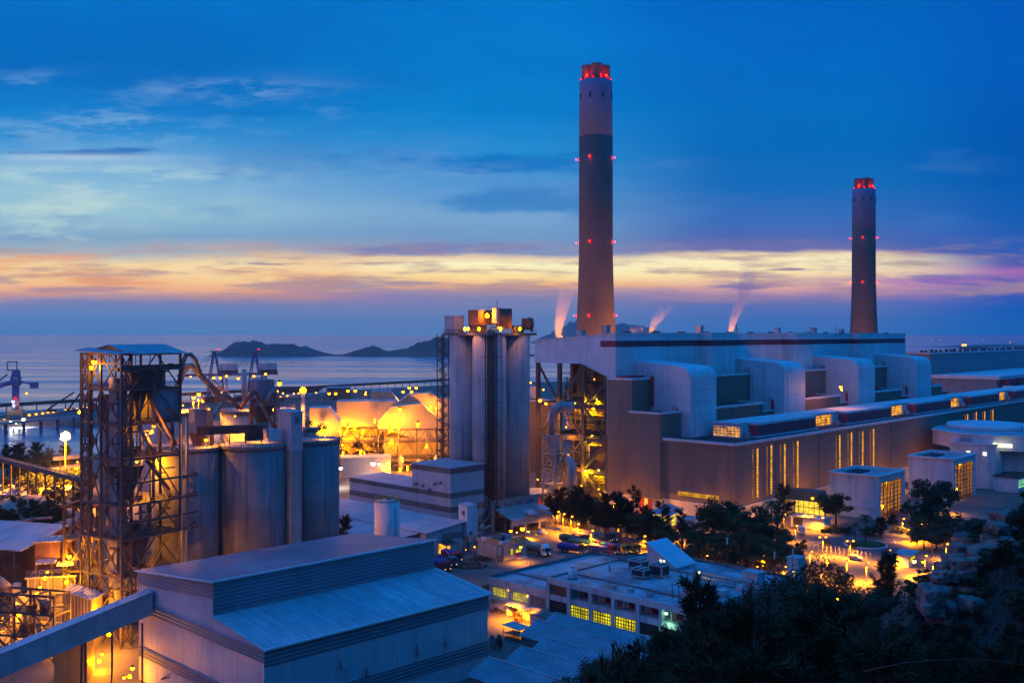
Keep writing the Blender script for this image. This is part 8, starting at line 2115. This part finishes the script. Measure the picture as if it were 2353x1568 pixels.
def car(p, rz, col, nm, label, L=4.3, H=1.5, van=False):
    t = thing('parked_car' if not van else 'parked_van', label, 'van' if van else 'car', p, rz)
    k = L / 4.3
    prof = [(-2.1 * k, .4), (-2.15 * k, .9), (-1.7 * k, H * .95), (.6 * k, H), (1.2 * k, .95), (2.1 * k, .85), (2.15 * k, .4)] if not van else [(-2.1 * k, .4), (-2.12 * k, H), (1.4 * k, H), (1.95 * k, H * .55), (2.15 * k, .9), (2.15 * k, .4)]
    part('body', MB().prism(prof, -.85 * (1.1 if van else 1), .85 * (1.1 if van else 1), 'y'), M('car_' + nm, col, .3, var=.05), t)
    part('windows', MB().box(-1.5 * k, .7 * k, -.88 * (1.1 if van else 1), .88 * (1.1 if van else 1), .95, H * .9), glassd, t)
    for x in (-1.35 * k, 1.35 * k):
        for y in (-.8, .8): part('wheel', MB().bar((x, y - .1, .33), (x, y + .1, .33), .66, .66, 14, True), roofd, t)
    return t
car(gd(1840, 1224), AP + .6, (.72, .70, .66), 'white', 'white van parked by the street lamp left of the roundabout', 5.6, 2.6, True)
car(gd(1966, 1285), AP - pi / 2, (.62, .60, .55), 'cream', 'cream car on the lit road before the dark trees')
car(gd(2146, 1200), AP, (.60, .60, .62), 'silver', 'silver car parked under the dark conifer by the wide round tree')
car(gd(2132, 1208), AP, (.05, .05, .06), 'black', 'dark car parked beside the silver one')
# ---------------------------------------------------------------- sea haze
hm = bpy.data.materials.new('haze'); hm.use_nodes = True
t = NT(hm.node_tree); t.n.remove(t.n['Principled BSDF'])
v = t.add('ShaderNodeVolumePrincipled'); t.l.new(v.outputs[0], t.n['Material Output'].inputs['Volume'])
v.inputs['Color'].default_value = (.74, .93, .95, 1); v.inputs['Density'].default_value = 6.5e-5; v.inputs['Anisotropy'].default_value = .55
q = MB().box(-6000, 6000, -250, 10400, -12, 225)
o = q.build('haze', hm); tag(o, 'thin blue evening haze over the water and the works', 'haze', kind='stuff')
# ---------------------------------------------------------------- parts built in one go are taken apart piece by piece
REN = {'roof_pipes': 'roof_pipe', 'pile_row': 'pile', 'pier_row': 'pier', 'legs': 'leg', 'bins': 'bin', 'windows': 'side_window'}
PIECES = ('gusset', 'deck_pipe', 'drain_pipe', 'roof_vent', 'wall_vent', 'roof_pipes', 'window', 'lit_window', 'door', 'awning', 'canopy', 'pile_row', 'pier_row', 'spoke', 'downpipe', 'hazard_post',
          'canopy_post', 'brace', 'leg', 'duct_flange', 'antenna', 'inner_column', 'air_unit', 'post', 'vent_slot', 'machine_house', 'mast', 'lift_head', 'yellow_box', 'filter_drum', 'riser_pipe', 'tyre', 'rib', 'access_platform', 'stay_cable', 'pole', 'mullion', 'ladder')
def islands(me):
    par = list(range(len(me.vertices)))
    def f(i):
        while par[i] != i: par[i] = par[par[i]]; i = par[i]
        return i
    for e in me.edges:
        a, b = f(e.vertices[0]), f(e.vertices[1])
        if a != b: par[a] = b
    g = {}
    for p in me.polygons: g.setdefault(f(p.vertices[0]), []).append(p)
    return list(g.values())
for o in list(bpy.data.objects):
    st = o.name.split('.')[0]
    if o.type != 'MESH' or o.parent is None or st not in PIECES or o.data.users > 1: continue
    gs = islands(o.data)
    if len(gs) > 40: continue
    nm = REN.get(st, st)
    if len(gs) < 2:
        if nm != st: o.name = nm
        continue
    me = o.data; ch = kids(o)
    for i, g in enumerate(gs):
        q = MB(); mp = {}
        for p in g:
            for v in p.vertices:
                if v not in mp: mp[v] = len(q.v); q.v.append(tuple(me.vertices[v].co))
            q.f.append(tuple(mp[v] for v in p.vertices)); q.smooth.append(p.use_smooth)
        d = q.data(nm, me.materials[0] if me.materials else None)
        if i == 0: o.data = d; o.name = nm
        else:
            c = bpy.data.objects.new(nm, d); COL.objects.link(c); c.parent = o.parent; c.location = o.location; c.rotation_euler = o.rotation_euler; c.scale = o.scale
            if o.get('label'): c['label'] = o['label']
print('lamps', NLAMP[0], 'objects', len(bpy.data.objects))
